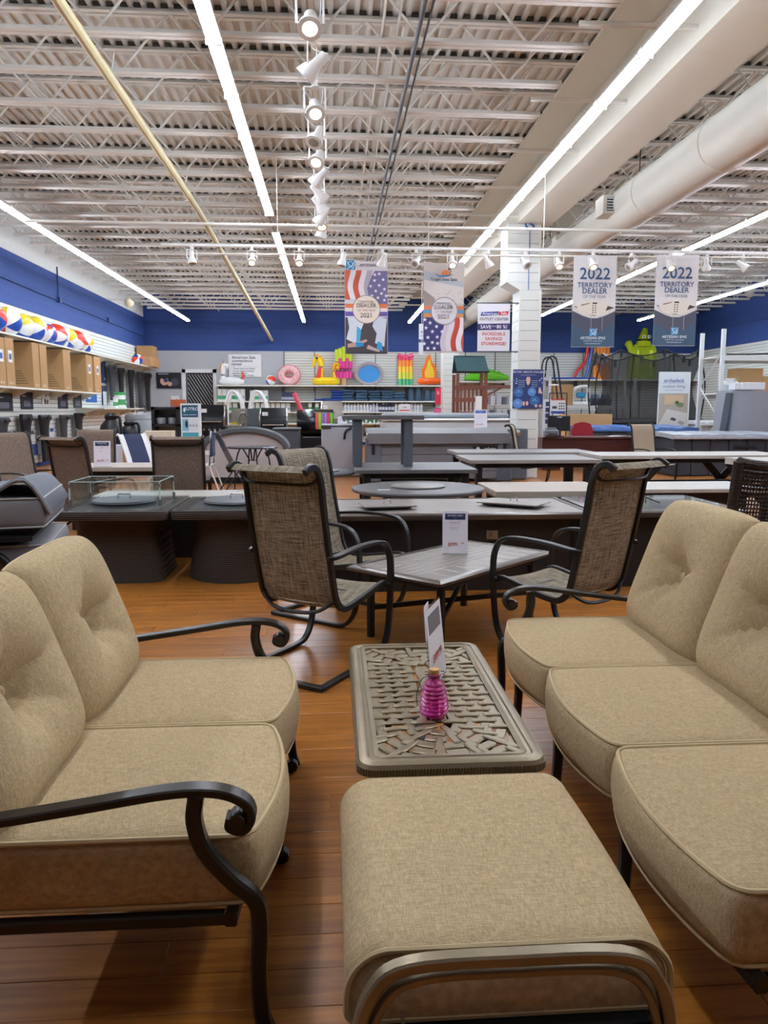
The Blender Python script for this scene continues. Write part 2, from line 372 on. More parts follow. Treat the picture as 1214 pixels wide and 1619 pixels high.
clad_column(c2, 4.02, 4.58, 27.6, 28.2, 0, 5.08)
# back door with mesh gate
x, z, w_, h_ = pxbox(289, 577, 344, 700, YB-.05); d1 = tag(bpy.data.objects.new('door_1', None), 'white framed doorway closed by a dark diagonal mesh gate', kind='structure'); COL.objects.link(d1); d1.location = (x, YB-.05, 0)
h_ = 3.0; w_ = 1.35
m = MB(); m.bx(-w_/2, -w_/2+.14, -.04, .03, 0, h_); m.bx(w_/2-.14, w_/2, -.04, .03, 0, h_); m.bx(-w_/2, w_/2, -.04, .03, h_-.14, h_); m.build('door_frame', WHITE, d1, 0)
MB().bx(-w_/2+.14, w_/2-.14, .0, .03, 0, h_-.14).build('door_opening', C('#26262a', .8), d1, 0)
m = MB()
for i in range(26):
    t = -w_/2-1.9+i*.12; a, b = t, t+1.7
    zs = h_-.2; x0 = max(t, -w_/2+.18); x1 = min(t+zs*.62, w_/2-.18)
    if x1-x0 > .05: m.tube([(x0, -.01, zs-(x0-t)/.62), (x1, -.01, zs-(x1-t)/.62)], .012, 4)
m.build('mesh_gate', C('#b9b9b4', .5), d1); MB().bx(-w_/2+.16, -w_/2+.22, -.03, 0, 0, h_-.16).build('gate_post', GREYMET, d1, 0)
# ================================================================ fluorescent strip lights
hm = MB(); hm.prism([(-.068, .03), (-.04, .035), (.04, .035), (.068, .03), (.068, .036), (.045, .085), (-.045, .085), (-.068, .036)], 0, 1.2); HOUS = hm.mesh('housing', FIX, 0)
TUBM = MB().tube([(0, .03, 0), (0, 1.19, 0)], .019, 6).mesh('lamp_tube', TUBE)
CAPM = MB().bx(-.075, .075, -.012, .012, -.02, .04).mesh('end_cap', WHITE, 0)
rows = [(-5.4, 'leftmost ceiling row above the wall shelves', -1, 29.8), (-1.05, 'ceiling row left of the track lamps', -1, 30.3), (3.0, 'ceiling row beside the cream girder', -1, 30),
        (7.5, 'ceiling row right of the big duct', -1, 27.4), (11.55, 'rightmost ceiling row by the blue wall', -1, 29)]
for X_, lab, a, b in rows:
    y = 7.52-1.236*6; first = None
    while y < b-.6:
        if not (X_ == -1.05 and 13.6 < y < 14.5):      # one dark gap in this row
            if first is None:
                first = t = thing('fluorescent_light', 'white fluorescent strip light in the '+lab, 'ceiling light', (X_, y, 4.73), 0, 'strip lights in the '+lab)
                put('housing', HOUS, t); put('lamp_tube', TUBM, t, (-.035, 0, 0)); put('lamp_tube', TUBM, t, (.035, 0, 0)); put('end_cap', CAPM, t)
            else: copy_tree(first, (X_, y, 4.73))
        else:
            t = thing('fluorescent_light', 'unlit fluorescent strip light between the lit ones near the track lamps', 'ceiling light', (X_, y, 4.73), 0)
            put('housing', HOUS, t); put('lamp_tube', MB().tube([(0, .03, 0), (0, 1.19, 0)], .019, 6).mesh('lamp_tube', C('#8d9096', .3)), t); put('end_cap', CAPM, t)
        y += 1.236
# pipes and conduits under the roof
PIPE = mat('cream_pipe', '#d9cda0', .4)
m = MB(); m.tube([(-2.33, YF+.1, 4.92), (-2.33, 14, 4.9), (-2.36, 30.9, 4.15)], .055, 10); p = m.build('sprinkler_pipe', PIPE); tag(p, 'long cream sprinkler pipe running under the joists to the back wall', 'pipe')
for y in (9.0, 13.2, 21.): MB().tube(cr([(-2.33, y, 4.83), (-2.41, y, 4.9), (-2.38, y, 5.0), (-2.33, y, 5.25)], 4), .008, 5).build('pipe_hanger', STEEL, p)
m = MB(); m.tube([(at(40, 343, 12.6).x, 12.6, 4.31), (5.95, 12.6, 4.31)], .024, 8); tag(m.build('conduit_pipe', STEEL), 'thin white pipe crossing the store above the track lamps', 'pipe')
m = MB(); m.tube([(at(300, 404, 12.3).x, 12.3, 3.79), (at(1214, 404, 12.3).x+.4, 12.3, 3.86)], .014, 8); BP = m.build('banner_pipe', STEEL); tag(BP, 'thin white rod behind the track lamps that carries the banners', 'pipe')
m = MB(); m.tube([(.9, -2, 5.16), (.9, 12, 5.16), (.95, 30, 5.16)], .022, 6); m.tube([(.98, -2, 5.17), (.98, 12, 5.17), (1.03, 30, 5.17)], .012, 6); tag(m.build('cable_bundle', GREYMET), 'dark grey cable bundle running along under the roof joists', 'cable')
# round duct
DUCT = mat('painted_duct', '#dad6c9', .45, var=.03, vs=1)
t = thing('air_duct', 'large round white air duct beside the girder with a square vent', 'duct', (5.1, 0, 4.83))
MB().lathe([(.36, -9+.1), (.36, 13.2), (.30, 13.6), (.30, 30.8)], (0, 0, 0), 28, Matrix.Rotation(R(-90), 3, 'X')).build('duct_pipe', DUCT, t)
for y in (4, 7, 10, 12.2): MB().lathe([(.362, y), (.372, y+.01), (.372, y+.05), (.362, y+.06)], (0, 0, 0), 28, Matrix.Rotation(R(-90), 3, 'X')).build('seam', DUCT, t)
for y, s_ in ((13.2, .3), (19.5, .3)):
    v = MB().bx(-.52, -.2, y-.2, y+.2, -s_/2, s_/2).build('vent_box', DUCT, t, 0)
    m = MB(); m.bx(-.46, -.26, y-.212, y-.2, -.11, .11); m.build('grille', C('#4a4d50'), v, 0); m = MB()
    for i in range(5): m.bx(-.46, -.26, y-.218, y-.212, -.095+i*.045, -.08+i*.045)
    m.build('louvre', WHITE, v, 0)
for y in (5, 8.5, 12.8, 18): MB().rod((0, y, .36), (0, y, 1.0), .008, 5).build('duct_hanger', BLKMET, t)
# ================================================================ track lamps
def track_lamp(lit, label, loc, rz, tilt, group, drop=.16):
    t = thing('track_lamp', label, 'track light', loc, rz, group)
    m = MB(); m.bx(-.02, .02, -.02, .02, -.03, .02); m.tube([(-.075, 0, -drop), (-.075, 0, -.03), (.075, 0, -.03), (.075, 0, -drop)], rect=(.016, .006), ref=(0, 1, 0)); m.build('yoke', FIX, t)
    M = Matrix.Rotation(tilt, 3, 'X'); c = (0, 0, -drop)
    h = MB().lathe([(.03, .12), (.036, .11), (.036, .03), (.062, -.02), (.07, -.06), (.07, -.075), (.06, -.075)], c, 16, M).build('lamp_head', FIX, t)
    MB().lathe([(.058, -.068), (.058, -.0735), (.0, -.079)], c, 16, M).build('lens', LAMP if lit else C('#9a978f', .25), h)
    m = MB().tube(cr([Vector(c)+M @ Vector((0, 0, .12)), Vector(c)+M @ Vector((.05, .03, .13)), (.06, .02, -.04), (.02, 0, -.01)], 4), .004, 4); m.build('cord', WHITE, h)
    return t
TY = 12.0
x0, x1 = at(255, 396, TY).x, at(1214, 390, TY).x+.5; tz = at(700, 393, TY).z
t = MB().bx(x0, x1, TY-.02, TY+.02, tz-.02, tz+.02).build('light_track', FIX, None, 0); tag(t, 'long white light track across the store carrying the front lamps', 'light track')
for x in (-.8, 1.5, 3.3): MB().rod((x, TY, tz), (x, TY, 5.2), .006, 5).build('hanger', STEEL, t)
names = {303: 0, 398: 1, 473: 1, 541: 0, 604: 0, 658: 0, 715: 1, 772: 0, 831: 0, 884: 1, 938: 1, 999: 0, 1061: 1, 1118: 0, 1176: 0}
desc = {303: 'leftmost unlit lamp on the long cross track', 398: 'lit lamp nearest the left end of the cross track', 473: 'lit lamp on the cross track below the strip lights', 541: 'unlit lamp at the left corner of the artesian flag banner', 604: 'unlit lamp turned aside at the right corner of the artesian flag banner',
        658: 'unlit lamp turned aside at the left corner of the beach banner', 715: 'lit lamp in front of the beach banner', 772: 'unlit lamp just left of the clad column', 831: 'unlit grey lamp in front of the clad column', 884: 'lit lamp just right of the clad column',
        938: 'lit lamp in front of the left 2022 banner', 999: 'unlit lamp between the two 2022 banners', 1061: 'lit lamp in front of the right 2022 banner', 1118: 'unlit lamp just right of the right 2022 banner', 1176: 'unlit lamp at the far right of the cross track'}
for i, (px, lit) in enumerate(names.items()):
    track_lamp(lit, desc[px], (at(px, 393, TY).x, TY, tz-.042), (0 if lit else [.5, -.6, 1.2, -1.4][i % 4]), R(-38 if lit else [-10, 30, -50][i % 3]), 'lamps on the cross track')
t = MB().bx(-.16, -.12, 3.2, 13.0, 4.55, 4.59).build('light_track', FIX, None, 0); tag(t, 'white light track running away overhead with angled lamps', 'light track')
for y in (6.5, 9, 12): MB().rod((-.14, y, 4.59), (-.14, y, 5.2), .005, 5).build('hanger', STEEL, t)
ld = [(6.15, 1, 0, -40, 'big lit lamp at the top edge on the overhead track'), (6.9, 0, 1.2, 50, 'white lamp below the big lit lamp turned to the right'), (7.8, 1, .1, -42, 'lit round lamp second along the overhead track'), (8.55, 0, 2.6, 35, 'white bell shaped lamp pointing down on the overhead track'),
      (9.25, 1, -.3, -42, 'smaller lit lamp third along the overhead track'), (10.0, 0, 1.0, 50, 'ribbed white lamp turned right on the overhead track'), (10.7, 0, -.9, 50, 'white lamp turned left midway down the overhead track'), (11.3, 0, -1.0, 45, 'second white lamp turned left on the overhead track'), (12.0, 0, 1.0, 45, 'small white lamp turned right near the end of the overhead track'), (12.3, 1, .2, -30, 'small lit lamp near the far end of the overhead track'), (12.85, 0, .8, 20, 'last white lamp at the far end of the overhead track')]
for y, lit, rz, ti, lab in ld: track_lamp(lit, lab, (-.14, y, 4.52), rz, R(ti), 'lamps on the overhead track', .2).scale = (1.35, 1.35, 1.2)
# wall speakers
for px, py, X_, lab in ((203, 476, XL, 'cream loudspeaker on a bracket on the left blue wall'), (1187, 461, XR, 'cream loudspeaker on a bracket on the right blue wall')):
    p = onx(px, py, X_+(.7 if X_ < 0 else -.5)); s_ = 1 if X_ < 0 else -1
    t = thing('wall_speaker', lab, 'speaker', p); MB().lathe([(.05, .12), (.09, .08), (.16, -.12), (.15, -.14)], (0, 0, 0), 12, Matrix.Rotation(R(60), 3, 'X')).build('horn', C('#e8ddb8'), t)
    MB().tube([(0, 0, 0), (-s_*.3, 0, .05), (-s_*.72+(0 if s_ > 0 else -.2) * 0, 0, .05)], .02, 6).build('bracket', FIX, t)
# ================================================================ foreground furniture
FAB = weave('oatmeal_cushion_cloth', '#9c8763', '#c4ac84', 520., 55., .95, .35)
PIPING = mat('cushion_piping', '#b9a47c', .9)
SLING = weave('tan_sling_mesh', '#5a5042', '#cbbca2', 260., 9., .8, .2, thin=.4)
SLINGB = weave('brown_sling_mesh', '#6a584c', '#9a8675', 320., 40., .8, .3, thin=.25)
CAST = mat('cast_aluminium_bronze', '#86785f', .36, .55, var=.25, vs=14, bump=.15, bs=50)
def cushion_deform(p, a, crown, bulge):
    u, v, w_ = p.x/a.x, p.y/a.y, p.z/a.z
    q = p.copy(); q.z += crown*(1-min(1, u*u))*(1-min(1, v*v))*w_; q.x += bulge*(1-min(1, v*v))*max(0, u)
    q.x += .012*(1-w_*w_)*(1 if u > .9 else 0); q.y += .012*v*abs(v)*(1-min(1, u*u))*(1-w_*w_)
    return q
def cushion(c, size, r=.035, crown=.03, bulge=.05, n=16):
    """box cushion with crowned faces and bowed front (+x): (surface, piping)"""
    a = Vector(size)/2; c = Vector(c); m = MB()
    ts = [math.sin(math.pi/2*(2*i/n-1)) for i in range(n+1)]
    for ax in range(3):
        for sg in (-1, 1):
            vs = []
            for s_ in ts:
                for t in ts:
                    q = [0, 0, 0]; q[ax] = sg; q[(ax+1) % 3] = s_; q[(ax+2) % 3] = t
                    p = Vector((q[0]*a.x, q[1]*a.y, q[2]*a.z))
                    k = Vector([max(-(a[i]-r), min(a[i]-r, p[i])) for i in range(3)]); d = p-k
                    if d.length > 1e-6: p = k+d.normalized()*min(r, max(abs(x) for x in d))
                    vs.append(c+cushion_deform(p, a, crown, bulge))
            W = n+1; fs = [(i*W+j, i*W+j+1, (i+1)*W+j+1, (i+1)*W+j) for i in range(n) for j in range(n)]
            m.add(vs, fs)
    pp = MB(); rr = r*1.3
    for sg in (-1, 1):
        path = []; ex, ey = a.x-r*.18, a.y-r*.18
        for cx, cy, a0 in ((1, 1, 0), (-1, 1, 90), (-1, -1, 180), (1, -1, 270)):
            for k in range(5):
                an = R(a0+k*22.5); path.append(Vector((cx*(ex-rr)+rr*math.cos(an), cy*(ey-rr)+rr*math.sin(an), sg*(a.z-r*.18))))
        full = []
        for p, q in zip(path, path[1:]+path[:1]):
            st = max(1, int((q-p).length/.05)); full += [p.lerp(q, k/st) for k in range(st)]
        pp.tube([c+cushion_deform(p, a, crown, bulge) for p in full], .0062, 6, closed=True)
    return m, pp
def weld(o, d=.0006):
    bm = bmesh.new(); bm.from_mesh(o.data); bmesh.ops.remove_doubles(bm, verts=bm.verts, dist=d); bmesh.ops.recalc_face_normals(bm, faces=bm.faces); bm.to_mesh(o.data); bm.free()
    o.data.polygons.foreach_set('use_smooth', [True]*len(o.data.polygons))
def back_cushion(wd, ht, T=.11, dim=.09, seed=0, n=44):
    """tufted pillow standing in Y-Z, plump side towards +x; (surface, piping, button point)"""
    rnd = random.Random(seed); m = MB(); b0 = -.02
    def out(u, v): return u*wd/2*(1-.05*v**4-.03*(1-v*v)*0), v*ht/2*(1-.05*u**4)
    def front(u, v):
        e = max(0, (1-abs(u)**5)*(1-abs(v)**5)); t = T*e**.42
        du, dv = u, (v-b0); rr = math.hypot(du, dv*.9)
        t -= dim*math.exp(-(rr/.30)**2)*e**.2
        an = math.atan2(dv, du)
        for k, (aa, st) in enumerate(((.25, 1), (2.75, 1), (-.75, .8), (-2.3, .9), (1.57, .35), (-1.57, .3))):
            da = (an-aa+math.pi) % (2*math.pi)-math.pi; t -= .042*st*math.exp(-(da*rr/.055)**2)*max(0, 1-rr/.8)*min(1, rr/.1)*(1 if abs(da) < 1.2 else 0)
        return t
    for sg in (1, -1):
        def fn(i, j):
            u, v = math.sin(math.pi/2*(2*i-1)), math.sin(math.pi/2*(2*j-1)); y, z = out(u, v)
            return (front(u, v) if sg > 0 else -.55*T*max(0, (1-abs(u)**6)*(1-abs(v)**6))**.45, y, z)
        m.sheet(fn, n, n)
    p = MB(); pts = []
    for u0, v0, u1, v1 in ((-1, -1, 1, -1), (1, -1, 1, 1), (1, 1, -1, 1), (-1, 1, -1, -1)):
        for k in range(14):
            u, v = u0+(u1-u0)*k/14, v0+(v1-v0)*k/14; y, z = out(u, v); pts.append((0, y*.995, z*.995))
    p.tube(pts, .006, 6, ref=(1, 0, 0), closed=True)
    return m, p, (front(0, b0)+.004, 0, b0*ht/2)
def sofa(name, label, loc, rz, n, cw, back_top, arms, legs, straight=False):
    """cushions n of width cw along +y from 0; front edge at x=0"""
    t = thing(name, label, 'sofa', loc, rz); W = n*cw
    zs = .46
    for i in range(n):
        y = cw*(i+.5); a, b = cushion((-.32, y, zs-.085), (.66, cw-.006, .17), .027, .022, .055)
        o = a.build('seat_cushion', FAB, t); weld(o); b.build('piping', PIPING, o)
        h = back_top-.44; a, b, bt = back_cushion(cw+.01, h/math.cos(R(20))+.03, seed=i)
        M = Matrix.Rotation(R(-20), 4, 'Y'); o = a.build('back_cushion', FAB, t, loc=(-.50-.17, y, .445+h/2), rot=(0, R(-20), 0)); weld(o)
        b.build('piping', PIPING, o); MB().lathe([(.014, 0), (.014, .004), (.008, .008), (0, .009)], bt, 12, Matrix.Rotation(R(90), 3, 'Y')).build('button', FAB, o)
    # frame
    m = MB(); ys = [-.02+(W+.04)*k/20 for k in range(21)]
    m.tube([(-.01+.05*(1-((2*k/20)-1)**2)*0+.03*abs(math.sin(math.pi*(y/cw)))-.03, y, .272) for k, y in enumerate(ys)], rect=(.03, .035)); m.tube([(-.64, -.02, .27), (-.64, W+.02, .27)], rect=(.03, .03))
    for i in range(n+1): m.tube([(-.64, cw*i, .265), (-.03, cw*i, .265)], rect=(.025, .03))
    m.tube([(-.83, -.02, .80), (-.83, W+.02, .80)], .014, 8)
    m.build('seat_frame', BRONZE, t)
    m = MB()
    for y in (-.03, W+.03): m.tube(cr([(-.70, y, 0), (-.66, y, .15), (-.66, y, .30), (-.74, y, .55), (-.83, y, .82)], 5), .017, 8)
    m.build('rear_post', BRONZE, t)
    for y in arms:
        s_ = 1 if y > W/2 else -1
        pa = cr([(-.80, y, .50), (-.60, y, .525), (-.35, y, .56), (-.16, y, .588), (-.06, y, .588), (.0, y, .565), (.018, y, .53), (.0, y, .50), (-.028, y, .508), (-.026, y, .53)], 6)
        m = MB().tube(pa, rect=(.02, .042), ref=(0, 1, 0)); o = m.build('armrest', BRONZE, t)
        MB().lathe([(.017, -.024), (.019, -.02), (.019, .02), (.017, .024)], (-.012, y, .523), 12, Matrix.Rotation(R(90), 3, 'X')).build('scroll_end', BRONZE, o)
        pl = cr([(-.10, y, .575), (-.105, y, .52), (-.085, y, .45), (-.03, y, .38), (.02, y, .33), (.03, y, .27), (.025, y, .15), (.03, y, .05), (.045, y, .0)], 5)
        MB().tube(pl, rect=(.034, .034), ref=(0, 1, 0)).build('arm_support_leg', BRONZE, t)
    for y in legs:
        pl = [(-.03, y, .28), (-.035, y, .12), (-.03, y, 0)] if straight else cr([(-.03, y, .27), (-.012, y, .16), (-.02, y, .06), (.0, y, .022), (.03, y, .014)], 5)
        o = MB().tube(pl, rect=(.034, .034), ref=(0, 1, 0)).build('leg', BRONZE, t)
        if straight: continue
        MB().lathe([(.018, -.018), (.024, -.014), (.024, .014), (.018, .018)], (.03, y, .024), 10, Matrix.Rotation(R(90), 3, 'X')).build('scroll_foot', BRONZE, o)
    return t
sofa('loveseat', 'oatmeal cushioned loveseat with dark scrolled metal arms at the left of the coffee table', (-.20, 1.59, 0), 0, 2, .62, .93, (-.035, 1.275), (.62, 1.22))
sofa('sofa', 'oatmeal three seat sofa with buttoned back cushions at the right of the coffee table', (.80, 3.30, 0), math.pi, 3, .66, .985, (-.035,), (.05, .66, 1.32), True)
# ottoman
t = thing('ottoman', 'oatmeal cushioned ottoman on an arched bronze metal frame in front of the coffee table', 'ottoman', (.30, 1.46, 0))
def oprof(q, dz=0):          # rounded cushion section across the ottoman
    hx, z0, z1 = .288-q, .355+q*.5, .483-q; p = []
    for cx, zc, a0, rr in ((1, z0+.02, -90, .02), (1, z1-.07, 0, .07), (-1, z1-.07, 90, .07), (-1, z0+.02, 180, .02)):
        for k in range(9): an = R(a0+90*k/8); p.append((cx*(hx-rr)+rr*math.cos(an), zc+rr*math.sin(an)))
    return [(x, z+(dz+.018*(1-(x/.288)**2) if z > .42 else 0)) for x, z in p]
rings = []
for i in range(25):
    v = i/24*2-1; e = max(0, (abs(v)-.955)/.045); rings.append([(x, v*.292+.022*(v+1), z) for x, z in oprof(.012*e**2, .012*(1-v*v))])
o = MB().loft(rings).build('cushion', FAB, t, 60)
for v in (-1, 1):
    MB().tube([(x*1.004, v*.289+.02*(v > 0), z+.001) for x, z in oprof(.004)], .006, 6, ref=(0, 1, 0), closed=True).build('piping', PIPING, o)
for s_ in (-1, 1):
    y = s_*.325
    for dz, rr, nm in ((0, .014, 'arch_frame'), (-.027, .009, 'inner_arch')):
        q = .272+dz*.6; top = (.494 if s_ < 0 else .44)+dz
        MB().tube(cr([(-q, y, 0), (-q, y, .2), (-q+.004, y, top-.14), (-q+.03, y, top-.05), (-q+.09, y, top-.006), (0, y, top), (q-.09, y, top-.006), (q-.03, y, top-.05), (q-.004, y, top-.14), (q, y, .2), (q, y, 0)], 5), rect=(rr*1.6, rr*2.), ref=(0, 1, 0)).build(nm, CAST, t)
    m = MB(); m.bx(-.255, .255, y-.012, y+.012, .285, .345); m.bx(-.255, .255, y-.017, y-.01, .295, .31); m.bx(-.255, .255, y-.017, y-.01, .32, .335); m.build('end_rail', BRONZE, t)
for x in (-.25, .25): MB().bx(x-.012, x+.012, -.32, .32, .30, .34).build('side_rail', BRONZE, t)
MB().rbox((0, 0, .348), (.49, .63, .01), .004).build('seat_deck', BLKMET, t)
z = MB().tube([(-.19, -.28, .375), (-.19, -.345, .372)], .003, 6); z.rbox((-.19, -.352, .358), (.010, .004, .034), .002); z.build('zipper_pull', CHROME, t)
# cast coffee table
t = thing('coffee_table', 'cast metal coffee table with a basket woven openwork top', 'coffee table', (.322, 2.465, 0))
hw, hl, zt = .262, .54, .45
def rr_poly(w_, l_, r, n=5):
    p = []
    for cx, cy, a0 in ((1, 1, 0), (-1, 1, 90), (-1, -1, 180), (1, -1, 270)):
        p += [(cx*(w_-r)+r*math.cos(R(a0+90*k/n)), cy*(l_-r)+r*math.sin(R(a0+90*k/n))) for k in range(n+1)]
    return p
m = MB(); rings = []
for w_, l_, r, z in ((hw-.062, hl-.062, .02, zt-.012), (hw-.062, hl-.062, .02, zt-.002), (hw-.048, hl-.048, .025, zt), (hw-.044, hl-.044, .026, zt-.004), (hw-.034, hl-.034, .03, zt-.004), (hw-.03, hl-.03, .03, zt+.001), (hw-.018, hl-.018, .04, zt+.001), (hw-.006, hl-.006, .045, zt-.004), (hw, hl, .05, zt-.014), (hw-.003, hl-.003, .05, zt-.036), (hw-.015, hl-.015, .04, zt-.04), (hw-.062, hl-.062, .02, zt-.02)):
    rings.append([(x, y, z) for x, y in rr_poly(w_, l_, r)])
rings.append(rings[0]); m.loft(rings, caps=False); top = m.build('tabletop', CAST, t)
m = MB(); pts = []; pl = rr_poly(hw, hl, .05)
for p, q in zip(pl, pl[1:]+pl[:1]):
    d = math.hypot(q[0]-p[0], q[1]-p[1]); k = max(1, round(d/.0085))
    pts += [((p[0]+(q[0]-p[0])*i/k, p[1]+(q[1]-p[1])*i/k), math.atan2(q[1]-p[1], q[0]-p[0])) for i in range(k)]
for (x, y), an in pts: m.box((x, y, zt-.025), (.0045, .006, .021), Matrix.Rotation(an, 3, 'Z'))
o = m.build('fluted_edge', CAST, top, 0); o['kind'] = 'stuff'
bar = MB().rbox((0, 0, .0), (.078, .021, .009), .003).mesh('lattice_strip', CAST); tab = MB().rbox((0, 0, -.004), (.034, .066, .008), .003).mesh('lattice_strip', CAST)
core, half_l = .27, .0
iw, il = hw-.058, hl-.058
for kx, r in enumerate((.050, .095, .140, .185, .230, .275)):
    spots = [(j, sg*r, (j+.5)*.045-core, 0) for j in range(12) for sg in (-1, 1)]; na = int(round(math.pi*r/.046/2)*2)
    for j in range(na):
        th = math.pi*(j+.5)/na; spots += [(j+1, r*math.cos(th), core+r*math.sin(th), th), (j+1, r*math.cos(th), -core-r*math.sin(th), -th)]
    for j, x, y, an in spots:
        if abs(x) > iw+.004 or abs(y) > il+.004: continue
        put('lattice_strip', bar if (j+kx) % 2 == 0 else tab, top, (x, y, zt-.008), (0, 0, an))
MB().rbox((0, 0, zt-.008), (.05, .50, .012), .004).build('centre_plaque', CAST, top)
m = MB()
for x in (-iw-.002, iw+.002): m.bx(x-.006, x+.006, -il, il, zt-.012, zt-.004)
m.build('inner_rim', CAST, top, 0)
for sx in (-1, 1):
    for sy in (-1, 1):
        MB().tube(cr([(sx*.13, sy*.36, zt-.03), (sx*.10, sy*.33, .32), (sx*.12, sy*.34, .18), (sx*.19, sy*.42, .05), (sx*.215, sy*.445, 0.0)], 5), rect=(.034, .03), ref=(0, 1, 0)).build('leg', BRONZE, t)
MB().tube([(0, -.34, .2), (0, .34, .2)], rect=(.03, .02)).build('stretcher', BRONZE, t)
m = MB(); m.tube([(-.12, -.34, .2), (.12, -.34, .2)], rect=(.02, .03)); m.tube([(-.12, .34, .2), (.12, .34, .2)], rect=(.02, .03)); m.build('cross_stretcher', BRONZE, t)
# pink ridged glass wasp trap with cork and wire
p = onz(686, 1128, .455); t = thing('glass_trap', 'pink ridged beehive glass jar with a cork and wire on the coffee table', 'jar', (p.x, p.y, .453))
pf = [(.036, 0), (.044, .006)]
for i in range(8):
    r = .047*math.sqrt(max(.1, 1-(i/8.6)**2*.86)); z = .014+i*.0125; pf += [(r-.001, z-.002), (r, z), (r-.001, z+.002), (r-.0065, z+.0065)]
pf += [(.018, .118), (.0175, .124), (.021, .126), (.021, .130), (.0165, .131)]
PINK = mat('pink_glass', '#f03aa6', .05, trans=.6, ior=1.35, var=.02, coat=.6)
o = MB().lathe(pf, n=32).build('jar', PINK, t, smooth=45)
MB().lathe([(.012, .118), (.0155, .131), (.0165, .146), (.015, .148), (0, .148)], n=18).build('cork', mat('cork', '#c39a5b', .85, bump=.4, bs=300), t)
m = MB(); m.tube(cr([(-.02, -.0, .125), (-.038, -.005, .118), (-.052, -.006, .085), (-.056, -.004, .05), (-.052, -.002, .03)], 5), .0012, 5); m.tube([(0.021*math.cos(k*.4), .021*math.sin(k*.4), .1275) for k in range(16)], .0013, 5, closed=True)
for sx in (-.024, .026): m.tube([(sx+.006*math.cos(k*.9), .006*math.sin(k*.9), .126+k*.0012) for k in range(14)], .0011, 4)
m.build('wire_hanger', BLKMET, t)
# acrylic sign stand on coffee table, seen almost edge on
ACR = mat('clear_acrylic', '#e6eaee', .03, trans=1., ior=1.1, alpha=.35, var=0.); PAPER = C('#dfd9dc', .6)
p = onz(694, 1083, .455); t = thing('sign_stand', 'clear acrylic stand with a price sheet turned edge on beside the pink jar', 'sign', (p.x, p.y, .4525), R(69))
MB().bx(-.11, .11, -.003, .003, .0, .29).build('acrylic_panel', ACR, t, 0, rot=(R(-6), 0, 0)); MB().bx(-.11, .11, -.004, .06, 0, .003).build('foot_plate', ACR, t, 0)
MB().bx(-.105, .105, -.0045, -.0032, .02, .285).build('price_sheet', PAPER, t, 0, rot=(R(-6), 0, 0))
MB().bx(-.08, .08, -.0056, -.0046, .2, .265).build('printed_picture', C('#6d6670'), t, 0, rot=(R(-6), 0, 0))
MB().text('$499.99', .04, 0, -.006, .1).build('lettering', C('#c02a30'), t, 0, rot=(R(-6), 0, 0))
MB().bx(-.12, -.04, .012, .0135, .19, .31).build('clipped_tag', PAPER, t, 0, rot=(R(-4), 0, R(4)))
# ---------------------------------------------------------------- sling chairs
def rail_path(n=6):
    return cr([(-.52, .0, 1.10), (-.475, .0, 1.125), (-.42, 0, 1.105), (-.385, 0, 1.03), (-.36, 0, .88), (-.325, 0, .70), (-.285, 0, .52), (-.258, 0, .425), (-.20, 0, .365), (-.10, 0, .362), (.08, 0, .39), (.22, 0, .412), (.275, 0, .40)], n)
RP = rail_path(4)
def sling_chair(label, loc, heading, sling, frame, hw=.255, group=None, cat='chair', name='patio_chair'):
    t = thing(name, label, cat, loc, heading, group)
    for s_ in (-1, 1): MB().tube([(p.x, s_*hw, p.z) for p in RP], rect=(.036, .026), ref=(0, 1, 0)).build('side_rail', frame, t)
    k = next(i for i, p in enumerate(RP) if p.x > -.235 and p.z < .5)
    def strip(a, b):
        seg = RP[a:b+1]; N = len(seg)-1
        return MB().sheet(lambda u, v: (seg[int(round(v*N))].x+.012*math.sin(math.pi*u)*(-1 if a == 0 else 0), (u*2-1)*(hw-.012), seg[int(round(v*N))].z-.012*math.sin(math.pi*u)*(0 if a == 0 else 1)), 8, N, (.003, 0, .003))
    strip(0, k).build('backrest', sling, t); strip(k, len(RP)-1).build('seat', sling, t)
    MB().tube(cr([(-.405, -hw, 1.08), (-.415, -hw*.8, 1.035), (-.42, 0, 1.03), (-.415, hw*.8, 1.035), (-.405, hw, 1.08)], 5), .009, 6).build('head_rail', frame, t)
    MB().tube(cr([(-.262, -hw, .42), (-.30, -hw*.6, .36), (-.31, 0, .345), (-.30, hw*.6, .36), (-.262, hw, .42)], 5), .011, 6).build('back_brace', frame, t)
    MB().tube([(.10, -hw, .375), (.10, hw, .375)], rect=(.03, .02)).build('seat_brace', frame, t)
    for s_ in (-1, 1):
        y = s_*(hw+.03)
        pa = cr([(-.335, s_*hw, .655), (-.29, y, .66), (-.10, y, .675), (.12, y, .672), (.22, y, .64), (.268, y, .56), (.278, y, .45), (.275, y, .38)], 5)
        o = MB().tube(pa, rect=(.02, .042), ref=(0, 1, 0)).build('armrest', frame, t)
        pl = cr([(.275, y, .40), (.262, y, .25), (.235, y, .12), (.17, y, .035), (.06, y, .014), (-.15, y, .014), (-.46, y, .014)], 5)
        MB().tube(pl, rect=(.024, .036), ref=(0, 1, 0)).build('leg', frame, t)
        MB().rod((.25, s_*(hw-.02), .405), (.275, y, .405), .014, 8).build('arm_bolt', frame, o)
    MB().tube([(-.45, -hw-.045, .014), (-.45, hw+.045, .014)], rect=(.04, .026)).build('floor_bar', frame, t)
    return t
BLKF = mat('charcoal_chair_frame', '#24221f', .38, .35, var=.1)
BRNF = mat('brown_chair_frame', '#2a211d', .4, .35, var=.1)
sling_chair('tan mesh sling chair seen from behind beyond the loveseat', (-.045, 4.17, 0), R(57), SLING, BLKF, .235)
